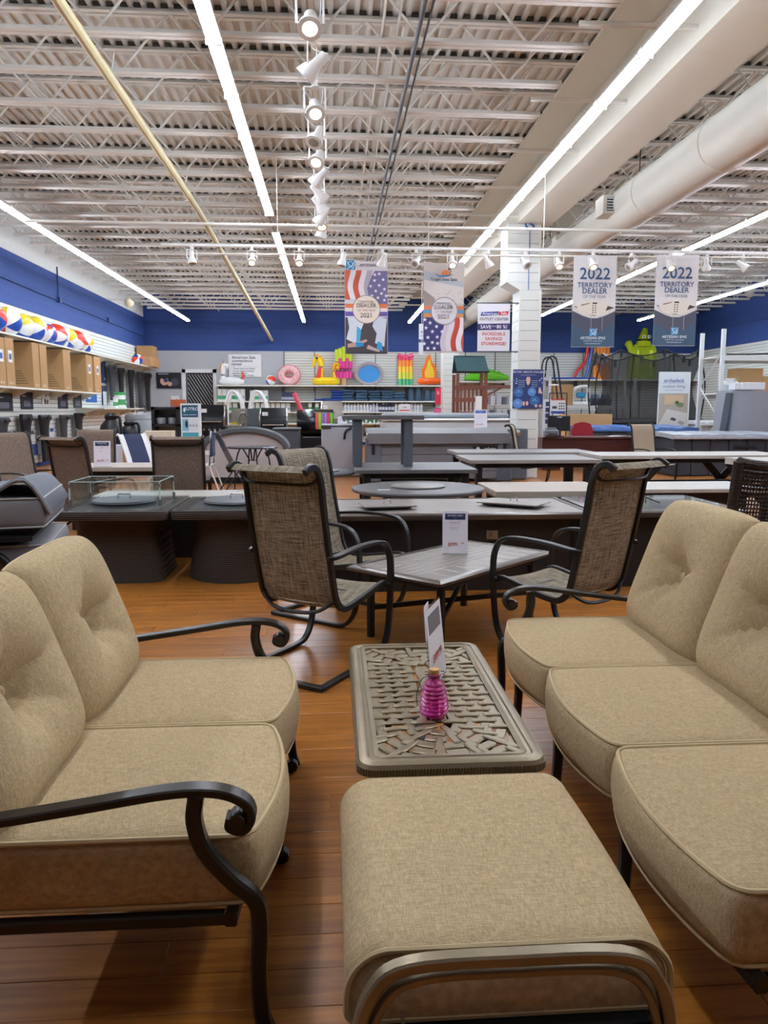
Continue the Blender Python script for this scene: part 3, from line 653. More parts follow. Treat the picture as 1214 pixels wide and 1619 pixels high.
sling_chair('tan mesh sling chair facing us behind the other one', (.12, 5.06, 0), R(-38), SLING, BLKF)
sling_chair('tan mesh sling chair at the right end of the slatted table', (1.32, 4.27, 0), R(124), SLING, BLKF, .235)
# slatted chat table
TG = mat('grey_brown_slat', '#8d857c', .35, .25, var=.1, vs=10); TF = mat('brown_table_frame', '#5a524b', .3, .5)
def slat_table(name, label, loc, rz, L_, W_, z, slats, frame, th=.03, edge=.05, chevron=True):
    t = thing(name, label, 'table', loc, rz); m = MB()
    ring = [[(x, y, zz) for x, y in rr_poly(L_/2-d, W_/2-d, .012, 2)] for d, zz in ((edge, z-th), (0.004, z-th), (0, z-th+.006), (0, z-.012), (.012, z-.003), (edge-.004, z), (edge, z-.004), (edge, z-th))]
    m.loft(ring, caps=False); m.build('table_frame', frame, t)
    iL, iW = L_-2*edge-.006, W_-2*edge-.006
    if chevron:       # long boards down the middle, short boards on both sides
        for i in range(4):
            w_ = iW*.4/4; MB().rbox((0, -iW*.2+w_*(i+.5), z-.012), (iL, w_-.006, .016), .003).build('slat', slats, t)
        n = 9; w_ = iL/n; me = MB().rbox((0, 0, 0), (w_-.006, iW*.3-.006, .016), .003).mesh('slat', slats)
        for i in range(n):
            for s_ in (-1, 1): put('slat', me, t, (-iL/2+w_*(i+.5), s_*iW*.35, z-.012))
    else:
        n = max(3, round(iW/.11)); w_ = iW/n; me = MB().rbox((0, 0, 0), (iL, w_-.007, .016), .003).mesh('slat', slats)
        for i in range(n): put('slat', me, t, (0, -iW/2+w_*(i+.5), z-.012))
    MB().bx(-L_/2+.02, L_/2-.02, -W_/2+.02, W_/2-.02, z-th-.004, z-th+.004).build('under_tray', BLKMET, t, 0)
    return t
u = Vector((math.cos(R(45)), math.sin(R(45)), 0)); v = Vector((-u.y, u.x, 0)); c = Vector((.575, 4.02, 0))+u*.64+v*.36
t = slat_table('patio_table', 'low grey slatted patio table carrying the 599.99 price sign', c, R(45), 1.26, .72, .46, TG, TF)
for sx in (-1, 1):
    for sy in (-1, 1): MB().tube([(sx*.50, sy*.27, .43), (sx*.50, sy*.27, .012), (sx*.50, sy*.27, 0)], rect=(.042, .042)).build('leg', BLKF, t)
m = MB(); m.tube([(-.5, -.27, .2), (.5, .27, .2)], rect=(.03, .03)); m.tube([(-.5, .27, .185), (.5, -.27, .185)], rect=(.03, .03)); m.build('cross_brace', BLKF, t)
m = MB()
for sy in (-1, 1): m.tube([(-.5, sy*.27, .40), (.5, sy*.27, .40)], rect=(.03, .04))
for sx in (-1, 1): m.tube([(sx*.5, -.27, .40), (sx*.5, .27, .40)], rect=(.03, .04))
m.build('apron', BLKF, t)
def price_sign(label, p, rz, w_, h_, title, price, cents, small=(), hd='#1f2a55', pc='#c5202c', sub=''):
    t = board('price_sign', label, 'sign', p[0], p[1], p[2], w_, h_, '#ece6ea', (('header_band', hd, .1, .05, .9, .19),), [(title, .055, .5, .115, '#f0f0f4'), ('* * *', .03, .5, .165, '#f0f0f4'), (sub, .032, .5, .27, '#33323a'), ('-'*26, .03, .5, .31, '#8d8a92')]+[(s_, .022, .45, .38+.035*i, '#77747c') for i, s_ in enumerate(small)]+[(price, .105, .42, .80, pc), (cents, .055, .80, .76, pc)], .004, rz, part='acrylic_sheet', tilt=R(-7))
    MB().bx(-w_/2, w_/2, -.004, .07, 0.0, .004).build('foot', ACR, t, 0, rot=(R(7), 0, 0)); return t
p = onz(720, 877, .462); price_sign('white outlet only price sign reading 599.99 on the slatted table', (p.x, p.y+.02, .462), R(-6), .165, .28, 'OUTLET ONLY', '$599.', '99', ['powder coated aluminum', 'weather resistant top'], sub='Patio Coffee Table')
# ================================================================ middle of the store: tables, fire pits, chairs
WICK = weave('dark_wicker', '#1f1914', '#74665a', 64., 20., .6, .9, mode='wave', axes=('X', 'Z'))
WICKB = weave('brown_wicker', '#1d1510', '#4a3b2f', 64., 24., .55, .9, mode='wave', axes=('X', 'Z'))
GLASS = mat('clear_table_glass', '#dfeeea', .03, trans=.9, ior=1.3, alpha=.38, var=0.)
GUARD = mat('wind_guard_glass', '#cfe6e0', .02, trans=1., ior=1.12, alpha=.28, var=0.); SLATE = mat('grey_slate', '#4b4d50', .45, var=.15, vs=8); DKB = mat('dark_brown_panel', '#272220', .5, .2, var=.1)
GTOP = mat('light_grey_board', '#8d8a86', .35, .1, var=.08, vs=5); CTOP = mat('cream_board', '#b0aba1', .4, var=.06); DTOP = mat('charcoal_table_top', '#5f5d5c', .4, .15, var=.08)
BTOP = mat('taupe_table_top', '#a79a8b', .45, var=.08)
def wicker_fire_pit(label, c, w_, d_, z, base, lid, guard, rnd):
    t = thing('fire_pit_table', label, 'fire pit', (c[0], c[1], 0))
    rim = MB(); ring = [[(x, y, zz) for x, y in rr_poly(w_/2-q, d_/2-q, .05, 4)] for q, zz in ((.10, z-.09), (.0, z-.085), (-.006, z-.06), (-.006, z-.03), (.0, z-.012), (.08, z-.008), (.10, z-.09))]
    rim.loft(ring, caps=False); rim.build('wicker_rim', WICK, t)
    MB().rbox((0, 0, z-.004), (w_-.01, d_-.01, .008), .003).build('glass_top', GLASS, t)
    MB().bx(-w_/2+.09, w_/2-.09, -d_/2+.09, d_/2-.09, z-.07, z-.03).build('burner_tray', SLATE, t, 0)
    if rnd: MB().lathe([(base*.93, z-.09), (base*.9, z-.2), (base*.92, .3), (base*1.0, .08), (base*1.02, 0.0), (0, 0)], n=36).build('wicker_base', WICK, t)
    else:
        m = MB(); m.loft([[(x, y, zz) for x, y in rr_poly(base*q, base*q, .12, 4)] for q, zz in ((.97, z-.09), (.92, z-.2), (.94, .3), (1.0, .08), (1.03, .0))]); m.build('wicker_base', WICK, t)
    o = MB().lathe([(lid, z+.002), (lid+.01, z+.012), (lid, z+.028), (lid*.9, z+.034), (0, z+.034)], n=36).build('burner_lid', SLATE, t)
    MB().tube([(-.05, 0, z+.034), (-.05, 0, z+.07), (.05, 0, z+.07), (.05, 0, z+.034)], .006, 6, ref=(0, 1, 0)).build('lid_handle', CHROME, o)
    if guard:
        g = guard; h = .2; me = []
        for a, b in (((-g, -g*.75), (g, -g*.75)), ((g, -g*.75), (g, g*.75)), ((g, g*.75), (-g, g*.75)), ((-g, g*.75), (-g, -g*.75))):
            a, b = Vector((*a, z+.004+h/2)), Vector((*b, z+.004+h/2)); an = math.atan2(b.y-a.y, b.x-a.x)
            o = MB().box(((a+b)/2), ((b-a).length-.01, .008, h), Matrix.Rotation(an, 3, 'Z')).build('guard_pane', GUARD, t, 0)
            MB().box((a+b)/2+Vector((0, 0, h/2-.003)), ((b-a).length-.012, .0085, .006), Matrix.Rotation(an, 3, 'Z')).build('pane_edge', C('#bcd6cf', .2), o, 0); MB().box((a.x, a.y, z+h/2), (.009, .009, h-.01), Matrix.Rotation(an, 3, 'Z')).build('pane_edge', C('#bcd6cf', .2), o, 0)
            m = MB(); m.box((a.x, a.y, z+.03), (.025, .025, .05)); m.box((a.x, a.y, z+.17), (.02, .02, .03)); m.build('guard_clip', CHROME, o, 0)
    return t
wicker_fire_pit('square wicker fire pit with a clear glass wind guard at the left', (-1.77, 6.52), .92, 1.05, .62, .36, .26, .36, False)
wicker_fire_pit('round based wicker fire pit with a glass top behind the sling chair', (-.82, 6.48), .92, .95, .62, .40, .27, 0, True)
# dark panelled fire tables in the middle
def panel_fire_table(label, x0, x1, y0, y1, z, kind, frame=TF):
    L_, W_ = x1-x0, y1-y0
    t = slat_table('fire_pit_table', label, ((x0+x1)/2, (y0+y1)/2, 0), 0, L_, W_, z, kind, frame, .05, .06, False); t['category'] = 'fire pit'
    MB().bx(-L_/2+.12, L_/2-.12, -W_/2+.1, W_/2-.1, .0, z-.05).build('base_panel', DKB, t, 0)
    for s_ in (-1, 1): MB().bx(s_*(L_/2-.13)-.03, s_*(L_/2-.13)+.03, -W_/2+.085, -W_/2+.1, .0, z-.05).build('corner_post', BLKMET, t, 0)
    m = MB(); m.rbox((.28, -W_/2+.095, .44), (.09, .012, .075), .003); m.lathe([(.016, 0), (.016, .03)], (.28, -W_/2+.085, .44), 12, Matrix.Rotation(R(90), 3, 'X')); m.build('control_knob', CHROME, t)
    return t
panel_fire_table('long dark fire table with a grey slatted top behind the slatted patio table', -.12, 2.02, 5.62, 6.68, .62, TG)
t = panel_fire_table('glass topped dark fire table behind the right sofa', 2.06, 3.25, 5.66, 6.70, .62, GTOP)
MB().rbox((0, 0, .628), (1.1, .95, .01), .003).build('glass_top', GLASS, t); MB().tube([(-.06, -.1, .633), (-.06, -.1, .68), (.06, -.1, .633)], .005, 6, ref=(0, 1, 0)).build('lid_handle', BLKMET, t)
for px, py, L_, W_, rz, lab in ((612, 801, .42, .3, 8, 'dark thin burner lid with a wire loop lying on the slatted fire table'), (812, 797, .52, .34, -35, 'thin square burner lid lying askew on the slatted fire table')):
    p = onz(px, py, .63); t = thing('burner_lid', lab, 'lid', (p.x, min(p.y, 6.3), .625), R(rz)); MB().rbox((0, 0, .022), (L_, W_, .012), .003).build('lid_plate', TG, t); MB().bx(-L_/2+.04, L_/2-.04, -W_/2+.04, W_/2-.04, 0, .016).build('lid_lip', BLKMET, t, 0)
    MB().tube(cr([(-.03, 0, .028), (-.02, 0, .06), (.02, 0, .06), (.03, 0, .028)], 4), .004, 6, ref=(0, 1, 0)).build('loop', CHROME, t)
# round table with turntable
p = onz(662, 771, .64); t = thing('round_table', 'round charcoal table with a turntable disc in the middle', 'table', (p.x, 7.45, 0))
MB().lathe([(0, .59), (.62, .592), (.655, .605), (.66, .625), (.655, .637), (.64, .64), (0, .64)], n=48).build('table_top', DTOP, t)
o = MB().lathe([(.24, .642), (.27, .646), (.27, .656), (.26, .66), (0, .66)], n=40).build('turntable', GTOP, t)
for k in range(4): MB().tube([(.42*math.cos(R(45+90*k)), .42*math.sin(R(45+90*k)), .595), (.45*math.cos(R(45+90*k)), .45*math.sin(R(45+90*k)), 0)], rect=(.05, .05)).build('leg', BLKF, t)
MB().bx(-.42, -.30, -.30, -.24, .641, .643).build('paper_tag', WHITE, t, 0)
def plain_table(name, label, x0, x1, y0, y1, z, top, leg, th=.045, style='post', planks=0, cat='table'):
    t = thing(name, label, cat, ((x0+x1)/2, (y0+y1)/2, 0)); L_, W_ = x1-x0, y1-y0
    if planks:
        w_ = W_/planks; me = MB().rbox((0, 0, z-th/2), (L_, w_-.004, th), .004).mesh('plank', top)
        for i in range(planks): put('plank', me, t, (0, -W_/2+w_*(i+.5), 0))
    else: MB().rbox((0, 0, z-th/2), (L_, W_, th), .006).build('table_top', top, t)
    MB().bx(-L_/2+.08, L_/2-.08, -W_/2+.08, W_/2-.08, z-th-.06, z-th).build('apron', leg, t, 0)
    if style == 'post':
        for sx in (-1, 1):
            for sy in (-1, 1): MB().tube([(sx*(L_/2-.13), sy*(W_/2-.1), z-th), (sx*(L_/2-.13), sy*(W_/2-.1), 0)], rect=(.09, .09)).build('leg', leg, t)
    elif style == 'cross':
        for sx in (-1, 1):
            m = MB(); x = sx*(L_/2-.62)
            for a, b in ((-1, 1), (1, -1)): m.tube([(x+.30*a, b*.0+(-W_/2+.12), z-th-.05), (x-.30*a, -W_/2+.12, .03)], rect=(.11, .06), ref=(0, 1, 0)); m.tube([(x+.30*a, W_/2-.12, z-th-.05), (x-.30*a, W_/2-.12, .03)], rect=(.11, .06), ref=(0, 1, 0))
            m.build('cross_leg', leg, t)
        MB().tube([(-L_/2+.45, 0, .34), (L_/2-.45, 0, .34)], rect=(.06, .06)).build('stretcher', leg, t)
    elif style == 'solid': MB().bx(-L_/2+.15, L_/2-.15, -W_/2+.12, W_/2-.12, 0, z-th).build('base', leg, t, 0)
    return t
plain_table('low_table', 'taupe topped low table beyond the slatted fire table', 1.55, 2.72, 7.05, 8.0, .63, BTOP, BLKF, .06, planks=5)
plain_table('low_table', 'pale board topped low table behind the right sling chair', 2.86, 4.35, 7.25, 8.05, .62, CTOP, DKB, .04, 'solid', 5)
t = plain_table('fire_pit_table', 'cream slat topped fire table behind the wicker ones', -2.25, -.62, 7.1, 7.68, .60, CTOP, DKB, .05, 'solid', 6, 'fire pit')
p = onz(360, 772, .6); o = MB().lathe([(.5, .642), (.52, .65), (.52, .67), (.5, .68), (0, .68)], n=40); o = o.build('table_top', SLATE)
t = thing('round_table', 'grey round topped table half hidden behind the sling chair at the left', 'table', (-.25, 9.0, 0)); o.parent = t
MB().lathe([(.3, .0), (.28, .05), (.08, .1), (.07, .642)], n=24).build('pedestal', BLKF, t); MB().lathe([(.22, .68), (.23, .69), (0, .7)], (.1, 0, 0), 28).build('centre_disc', GTOP, t)
t1 = plain_table('dining_table', 'dark grey dining table with a small table standing on it', .25, 1.62, 8.35, 9.55, .74, DTOP, BLKF, planks=6)
x, z, w_, h_ = pxbox(541, 652, 666, 735, 9.0); t = thing('side_table', 'dark grey side table standing on top of the dining table', 'table', (x, 9.0, .741))
MB().rbox((0, 0, h_-.05), (w_, .55, .05), .005).build('table_top', DTOP, t)
for sx in (-.33, .33):
    for sy in (-.2, .2): MB().tube([(sx*w_*.95, sy, h_-.05), (sx*w_*.95, sy, 0)], rect=(.1, .06), ref=(0, 1, 0)).build('leg', GREYMET, t)
plain_table('dining_table', 'black legged dining table with a pale grey top left of the column', 1.82, 3.6, 9.9, 11.1, .74, GTOP, BLKMET, .05, planks=7)
plain_table('dining_table', 'grey dining table just behind the black legged one', 1.9, 4.1, 11.5, 12.5, .75, GTOP, BLKMET, .05, planks=5)
plain_table('farm_table', 'long pale table on black crossed legs at the right', 3.78, 6.6, 10.4, 11.4, .76, CTOP, BLKMET, .05, 'cross', 6)
plain_table('dining_table', 'thick pale edged table at the right edge behind the wicker chair', 5.35, 7.2, 9.1, 10.0, .76, CTOP, BLKMET, .09, planks=5)
# wicker chair behind the right sofa
t = thing('wicker_chair', 'dark brown open weave wicker armchair behind the right sofa', 'chair', (2.87, 4.98, 0), R(90))
def wb(u, v):
    y = (u*2-1)*.31; z = .42+.62*v; return (-.27-.10*v+.03*math.cos((u-.5)*math.pi), y, z+.035*abs(2*u-1)**2.2*v)
m = MB()
for i in range(29): m.tube([wb(i/28, j/10) for j in range(1, 10)], .0045, 5)
o = m.build('vertical_canes', WICKB, t); o['kind'] = 'stuff'; m = MB()
for j in range(22): m.tube([Vector(wb(i/14, .06+.86*j/21))+Vector((.004 if j % 2 else -.004, 0, 0)) for i in range(15)], .006 if 3 < j < 17 else .012, 5)
o = m.build('woven_canes', WICKB, t); o['kind'] = 'stuff'
MB().tube([Vector(wb(i/16, 1)) for i in range(17)], .032, 8).build('top_roll', WICKB, t)
for u in (0, 1): MB().tube([wb(u, j/8) for j in range(9)], .034, 8).build('side_post', WICKB, t)
MB().rbox((.03, 0, .38), (.6, .6, .1), .03).build('seat', WICKB, t)
for sy in (-1, 1):
    MB().tube(cr([(-.30, sy*.31, .66), (0, sy*.34, .66), (.28, sy*.34, .64), (.32, sy*.33, .5), (.31, sy*.32, 0)], 5), .03, 8).build('armrest', WICKB, t); MB().tube([(-.27, sy*.29, .42), (-.29, sy*.29, 0)], .028, 8).build('leg', WICKB, t)
# stacked grey recliner pads by the left edge
VIN = mat('grey_vinyl', '#77777a', .5, var=.08, vs=5, bump=.1, bs=200); VIND = mat('dark_grey_vinyl', '#4a4f58', .5)
t = thing('folded_recliner', 'grey vinyl padded recliner folded flat on a black frame at the left edge', 'recliner', (-1.88, 4.02, 0), R(12))
for i, (z, h_, dx, nm) in enumerate(((.40, .20, .03, 'lower_pad'), (.60, .15, 0, 'middle_pad'), (.83, .15, -.01, 'upper_pad'))):
    a, b = cushion((dx, 0, z+h_/2), (.84, .75, h_), .03, .02, 0., 10); o = a.build(nm, VIN, t); weld(o); b.build('welt', C('#9c9b9a'), o)
def flap(u, v): return (-.42+.86*u, -.37+.7*v, .99+.10*math.exp(-((u-.86)/.13)**2)*(1-.5*v)+.04*math.sin(u*5)*(1-v)*.6-.10*max(0, (u-.86)/.14)**2)
MB().sheet(flap, 24, 8, (0, 0, .012)).build('folded_flap', VIND, t); MB().tube([flap(i/24, 0) for i in range(25)], .012, 6).build('flap_edge', VIN, t)
for sy in (-1, 1):
    MB().tube(cr([(-.55, sy*.41, .70), (0, sy*.41, .735), (.18, sy*.41, .72), (.26, sy*.41, .64), (.30, sy*.41, .50), (.36, sy*.40, .02)], 5), rect=(.03, .05), ref=(0, 1, 0)).build('armrest', BLKMET, t)
    MB().tube([(.36, sy*.40, .014), (-.40, sy*.40, .014)], rect=(.03, .026)).build('floor_rail', BLKMET, t); MB().tube([(-.38, sy*.40, .02), (-.30, sy*.40, .66)], .016, 8).build('rear_leg', BLKMET, t)
for i, z in enumerate((.39, .795)): MB().bx(-.36, .36, -.42, .42, z-.02, z).build('support_bar', BLKMET, t, 0)
# brown dining set at the left
plain_table('dining_table', 'oval ended pale wood dining table with brown sling chairs around it', -3.15, -1.75, 8.95, 9.75, .74, BTOP, BRNF, .05, planks=5)
sling_chair('brown sling chair seen from behind left of the 1375 price sign', (at(123, 700, 8.0).x+.1, 8.25, 0), R(62), SLINGB, BRNF)
sling_chair('brown sling chair seen square from behind right of the 1375 price sign', (at(275, 700, 8.0).x, 8.35, 0), R(97), SLINGB, BRNF)
sling_chair('brown sling chair facing us behind the 1375 price sign', (at(130, 700, 10.0).x, 10.3, 0), R(-84), SLINGB, BRNF)
sling_chair('brown sling chair at the far left edge turned to the table', (at(40, 700, 8.9).x, 9.15, 0), R(-30), SLINGB, BRNF)
p = onz(162, 738, .742); price_sign('white price sign reading 1375 on the pale wood dining table', (p.x, p.y, .742), R(4), .19, .3, 'OUTLET ONLY', '$1375.', '99', ['sling chairs', 'and table'], sub='Dining Set')
# striped folding lounger and white bistro pieces
x = at(226, 700, 12.6).x; t = thing('folding_lounger', 'white framed lounger with navy striped fabric beside the brown chairs', 'chair', (x, 12.6, 0), R(-35))
pa = [(-.30, .99), (-.24, .98), (-.08, .62), (.02, .38), (.5, .40)]
for sy in (-.27, .27): MB().tube(cr([(a, sy, b) for a, b in pa], 4), .016, 8).build('frame_tube', WHITE, t); 
for sy in (-.27, .27): MB().tube(cr([(.45, sy, .4), (.42, sy, .2), (.3, sy, .02), (-.3, sy, .02)], 4), .016, 8).build('leg', WHITE, t)
pp = cr([(a, 0, b) for a, b in pa], 4); N = len(pp)-1
MB().sheet(lambda u, v: (pp[int(round(v*N))].x, (u*2-1)*.18, pp[int(round(v*N))].z-.005), 4, N, (.004, 0, .004)).build('navy_fabric', C('#2b3350', .8), t)
for s_ in (-1, 1): MB().sheet(lambda u, v: (pp[int(round(v*N))].x, s_*(.18+u*.08), pp[int(round(v*N))].z-.005), 2, N, (.004, 0, .004)).build('white_stripe', WHITE, t)
x = at(318, 740, 13.2).x; t = thing('bistro_chair', 'white metal bistro chair beside the half round grey panel', 'chair', (x, 13.2, 0), R(180))
for sy in (-.24, .24):
    MB().tube([(-.22, sy, 1.05), (-.18, sy, .46), (-.34, sy, 0)], .014, 8).build('rear_leg', WHITE, t); MB().tube(cr([(-.19, sy, .66), (.1, sy, .68), (.25, sy, .6), (.2, sy, .3), (.3, sy, 0)], 4), .014, 8).build('front_leg', WHITE, t)
MB().rbox((.02, 0, .46), (.46, .5, .03), .008).build('seat', WHITE, t); MB().rbox((-.205, 0, .82), (.02, .46, .42), .006).build('backrest', C('#39405e', .8), t, rot=(0, 0, 0))
x = at(400, 740, 13.6).x; t = thing('bistro_table', 'round glass bistro table with thin black legs', 'table', (x, 13.6, 0))
MB().lathe([(.44, .735), (.455, .74), (.455, .752), (.44, .757), (0, .757)], n=32).build('glass_top', mat('smoked_glass', '#5d666c', .08, trans=.3), t); MB().tube([(.455*math.cos(k*math.pi/16), .455*math.sin(k*math.pi/16), .74) for k in range(32)], .014, 6, closed=True).build('rim', BLKMET, t)
for k in range(4): MB().tube(cr([(.05*math.cos(R(20+90*k)), .05*math.sin(R(20+90*k)), .5), (.2*math.cos(R(20+90*k)), .2*math.sin(R(20+90*k)), .73), (.3*math.cos(R(20+90*k)), .3*math.sin(R(20+90*k)), .5), (.34*math.cos(R(20+90*k)), .34*math.sin(R(20+90*k)), 0)], 4), .013, 6).build('leg', BLKMET, t)
x = at(372, 720, 13.3).x; t = thing('bistro_chair', 'grey folding bistro chair leaning beside the glass bistro table', 'chair', (x, 13.0, 0), R(20))
MB().tube(cr([(-.30, 0, 1.0), (-.25, 0, .98), (-.12, 0, .7), (0, 0, .46)], 4), rect=(.4, .025), ref=(1, 0, .3)).build('backrest', GREYMET, t); MB().rbox((.12, 0, .45), (.4, .4, .03), .008).build('seat', GREYMET, t)
for sy in (-.19, .19): MB().tube([(.1, sy, .45), (-.22, sy, 0)], .012, 6).build('leg', BLKMET, t); MB().tube([(-.02, sy, .45), (.3, sy, 0)], .012, 6).build('leg', BLKMET, t)
# half round grey panel with padded arch
x, z, w_, h_ = pxbox(326, 676, 448, 765, 14.6); t = thing('spa_surround', 'half round pale grey panel edged with a padded dark grey arch', 'spa', (x, 14.6, 0))
hh = 1.06; ww = w_/2+.06
arc = [(ww*math.cos(R(a)), .66+(hh-.70)*math.sin(R(a))) for a in range(0, 181, 12)]
MB().prism([(-ww, .12), (ww, .12)]+arc, 0, .5).build('grey_panel', mat('pale_grey_panel', '#b9b3b3', .5, var=.05), t); MB().bx(-ww+.02, ww-.02, .04, .48, 0, .12).build('kick_base', BLACK, t, 0)
for i in range(4):
    seg = [Vector((a, .2, b)) for a, b in arc[i*4-(0 if i == 0 else 0):min(len(arc), i*4+5)]]
    if len(seg) > 1: MB().tube(seg, rect=(.11, .56), ref=(0, 1, 0)).build('arch_pad', mat('dark_grey_pad', '#4f5154', .6), t)
# ================================================================ left wall: shelves, boxes, balls, wall displays
def wall_shelf(name, label, y0, y1, z, X0, X1, parent=None, th=.035):
    t = thing(name, label, 'shelf', (X0, y0, z)); d = X1-X0
    n = max(1, round((y1-y0)/1.22)); L_ = (y1-y0)/n; me = MB().bx(0, d, .004, L_-.004, -th, 0).mesh('shelf_board', SHELF, 0)
    for i in range(n): put('shelf_board', me, t, (0, i*L_, 0))
    bm_ = MB().prism([(0, -th), (d*.75 if d > 0 else d*.75, -th), (0, -.24)], -.012, .012).mesh('bracket', SHELF, 0)
    for i in range(n+1): put('bracket', bm_, t, (0, min(max(i*L_, .05), y1-y0-.05), 0))
    return t
WX = XL+.036; SX = -6.72
zt_, zb_ = onx(100, 547, SX).z, onx(60, 614, SX).z
wall_shelf('display_shelf', 'long upper wall shelf carrying beach balls on the left wall', 12, 30.3, zt_, WX, SX)
yb1 = onx(161, 620, SX).y
wall_shelf('display_shelf', 'wall shelf carrying tall brown cartons on the left wall', 12, yb1, zb_, WX, SX)
def carton(label, loc, size, m=CARD, rz=0, label_face=None, group=None, lines=True, name='cardboard_box'):
    t = thing(name, label, 'box', loc, rz, group); sx, sy, sz = size
    MB().rbox((0, 0, sz/2), (sx, sy, sz), .006).build('carton_body', m, t); MB().bx(-sx/2-.001, sx/2+.001, -.03, .03, sz-.001, sz+.0015).build('packing_tape', C('#b89a6c', .4), t, 0)
    return t
cartons = [(-3, 10.5, 532, 'tall brown carton with a blue label at the left edge of the wall shelf'), (11, 25, 534, 'second tall brown carton with a blue label on the wall shelf'), (53, 64, 541, 'tall brown carton standing behind a wide gap on the wall shelf'), (64.6, 76, 543, 'tall brown carton pressed against its twin on the wall shelf'), (101, 113, 550, 'tall brown carton alone midway along the wall shelf'), (137, 147, 559, 'tall brown carton with a small blue label near the shelf end'), (149.5, 160, 561, 'slim orange brown carton at the end of the wall shelf')]
for i, (b, c, ty, lab) in enumerate(cartons):
    y0, y1 = onx(b, 600, SX-.03).y, onx(c, 600, SX-.03).y; h_ = onx(b, ty, SX-.03).z-zb_
    h_ = min(h_, zt_-zb_-.08); t = carton(lab, ((WX+SX)/2, (y0+y1)/2, zb_+.001), (.54, (y1-y0)*.94, h_), CARD2 if i == 6 else CARD); e = .271
    if i in (0, 1, 5, 6): 
        q = MB().bx(e, e+.002, -.1, .1, h_*.5, h_*.75).build('shipping_label', WHITE, t, 0); MB().bx(e+.002, e+.003, -.06, .06, h_*.56, h_*.68).build('label_print', C('#2c4f94'), q, 0)
    if i in (2, 4, 5):
        m = MB(); yy = -(y1-y0)*.47-.002
        for k in range(6): m.bx(-.2, .0+.03*k, yy, yy+.002, .1+.055*(5-k), .115+.055*(5-k))
        m.build('printed_lines', C('#4a3a2a'), t, 0)
    m = MB(); m.bx(e, e+.002, -.08, -.04, .05, .1); m.bx(e, e+.002, .03, .07, .05, .09); m.build('printed_marks', C('#d8cbb4'), t, 0)
# beach balls
def gore(k, n=6, col='#fff', r=1.):
    m = MB(); a0, a1 = 2*math.pi*k/n, 2*math.pi*(k+1)/n
    m.sheet(lambda u, v: (r*math.sin(math.pi*v)*math.cos(a0+(a1-a0)*u), r*math.sin(math.pi*v)*math.sin(a0+(a1-a0)*u), r*math.cos(math.pi*v)), 5, 12)
    return m.mesh('gore', mat('vinyl_'+col[1:], col, .3, var=.02), 180)
GOR = [gore(k, 6, c) for k, c in enumerate(('#e0391f', '#eeeeea', '#e2c82e', '#efefec', '#2c4fa8', '#ececea'))]
GOR2 = [gore(k, 6, c) for k, c in enumerate(('#e0391f', '#eeeeea', '#2c4fa8', '#e0391f', '#efefec', '#2c4fa8'))]
def ball(label, loc, r, rot, gs=GOR, group='beach balls on the left wall shelf'):
    t = thing('beach_ball', label, 'beach ball', loc, 0, group); t.rotation_euler = rot; t.scale = (r, r, r)
    for g in gs: put('gore', g, t)
    put('valve_cap', MB().lathe([(.14, .99), (.14, 1.0), (0, 1.004)], n=14).mesh('valve_cap', WHITE), t)
bl = [(-11, .29, (1.2, .4, .3), GOR2, 'star patterned beach ball at the left edge of the upper shelf'), (12, .31, (.3, 1.1, 2.2), GOR, 'large red and white beach ball second along the upper shelf'), (33, .29, (1.3, .2, 2.9), GOR, 'beach ball showing a yellow panel on the upper shelf'), (55, .30, (1.5, .5, 1.2), GOR, 'beach ball showing a wide red panel on the upper shelf'), (73, .26, (.8, .9, .6), GOR2, 'small beach ball behind the red panelled one'),
      (88, .29, (1.4, -.4, 4.9), GOR, 'beach ball showing a blue panel low down on the upper shelf'), (104, .29, (1.2, .3, 3.6), GOR, 'beach ball with a low yellow panel third from the end'), (118, .29, (1.0, -.2, 5.2), GOR, 'beach ball second from the end of the row'), (131, .29, (1.3, .1, 4.0), GOR, 'last beach ball in the row with a yellow panel')]
for px, r, rot, gs, lab in bl: ball(lab, (-7.0, onx(px, 530, -7.0).y, zt_+r*.99), r, rot, gs)
ball('tiny star beach ball alone near the far end of the upper shelf', (-6.98, onx(217, 566, -6.98).y, zt_+.2), .2, (1.2, .3, .4), GOR2)
p = onx(245, 560, -6.9); carton('square brown box sitting on a flat one at the shelf end', (-6.95, 29.6, zt_+.36), (.6, .7, .42), CARD); carton('flat brown box under another at the far end of the upper shelf', (-6.95, 29.5, zt_+.001), (.62, 1.5, .355), CARD2)
# boards on the slatwall, facing +X
def wallboard(label, x0, y0, x1, y1, paper, panels=(), texts=(), X=WX+.012, group=None, name='wall_poster', cat='poster'):
    a, b = onx(x0, (y0+y1)/2, X), onx(x1, (y0+y1)/2, X); zt = onx((x0+x1)/2, y0, X).z; zb = onx((x0+x1)/2, y1, X).z
    return board(name, label, cat, X, (a.y+b.y)/2, zb, b.y-a.y, zt-zb, paper, panels, texts, .012, R(90), group)
DK = '#23242e'
for i, (a, b, c, d, lab) in enumerate(((-6, 622, 20, 650, 'wide dark product board at the left edge under the cartons'), (33, 620, 52, 647, 'dark product board picturing a round drum under the cartons'), (92, 622, 107, 646, 'navy product board picturing a drum under the cartons'), (116, 622, 129, 645, 'dark green grey product board under the cartons'))):
    wallboard(lab, a, b, c, d, [DK, DK, '#1d2742', '#33393b'][i], (('picture', '#6c6a78', .2, .5, .75, .85), ('title_strip', '#c9c9cf', .08, .2, .4, .26)))
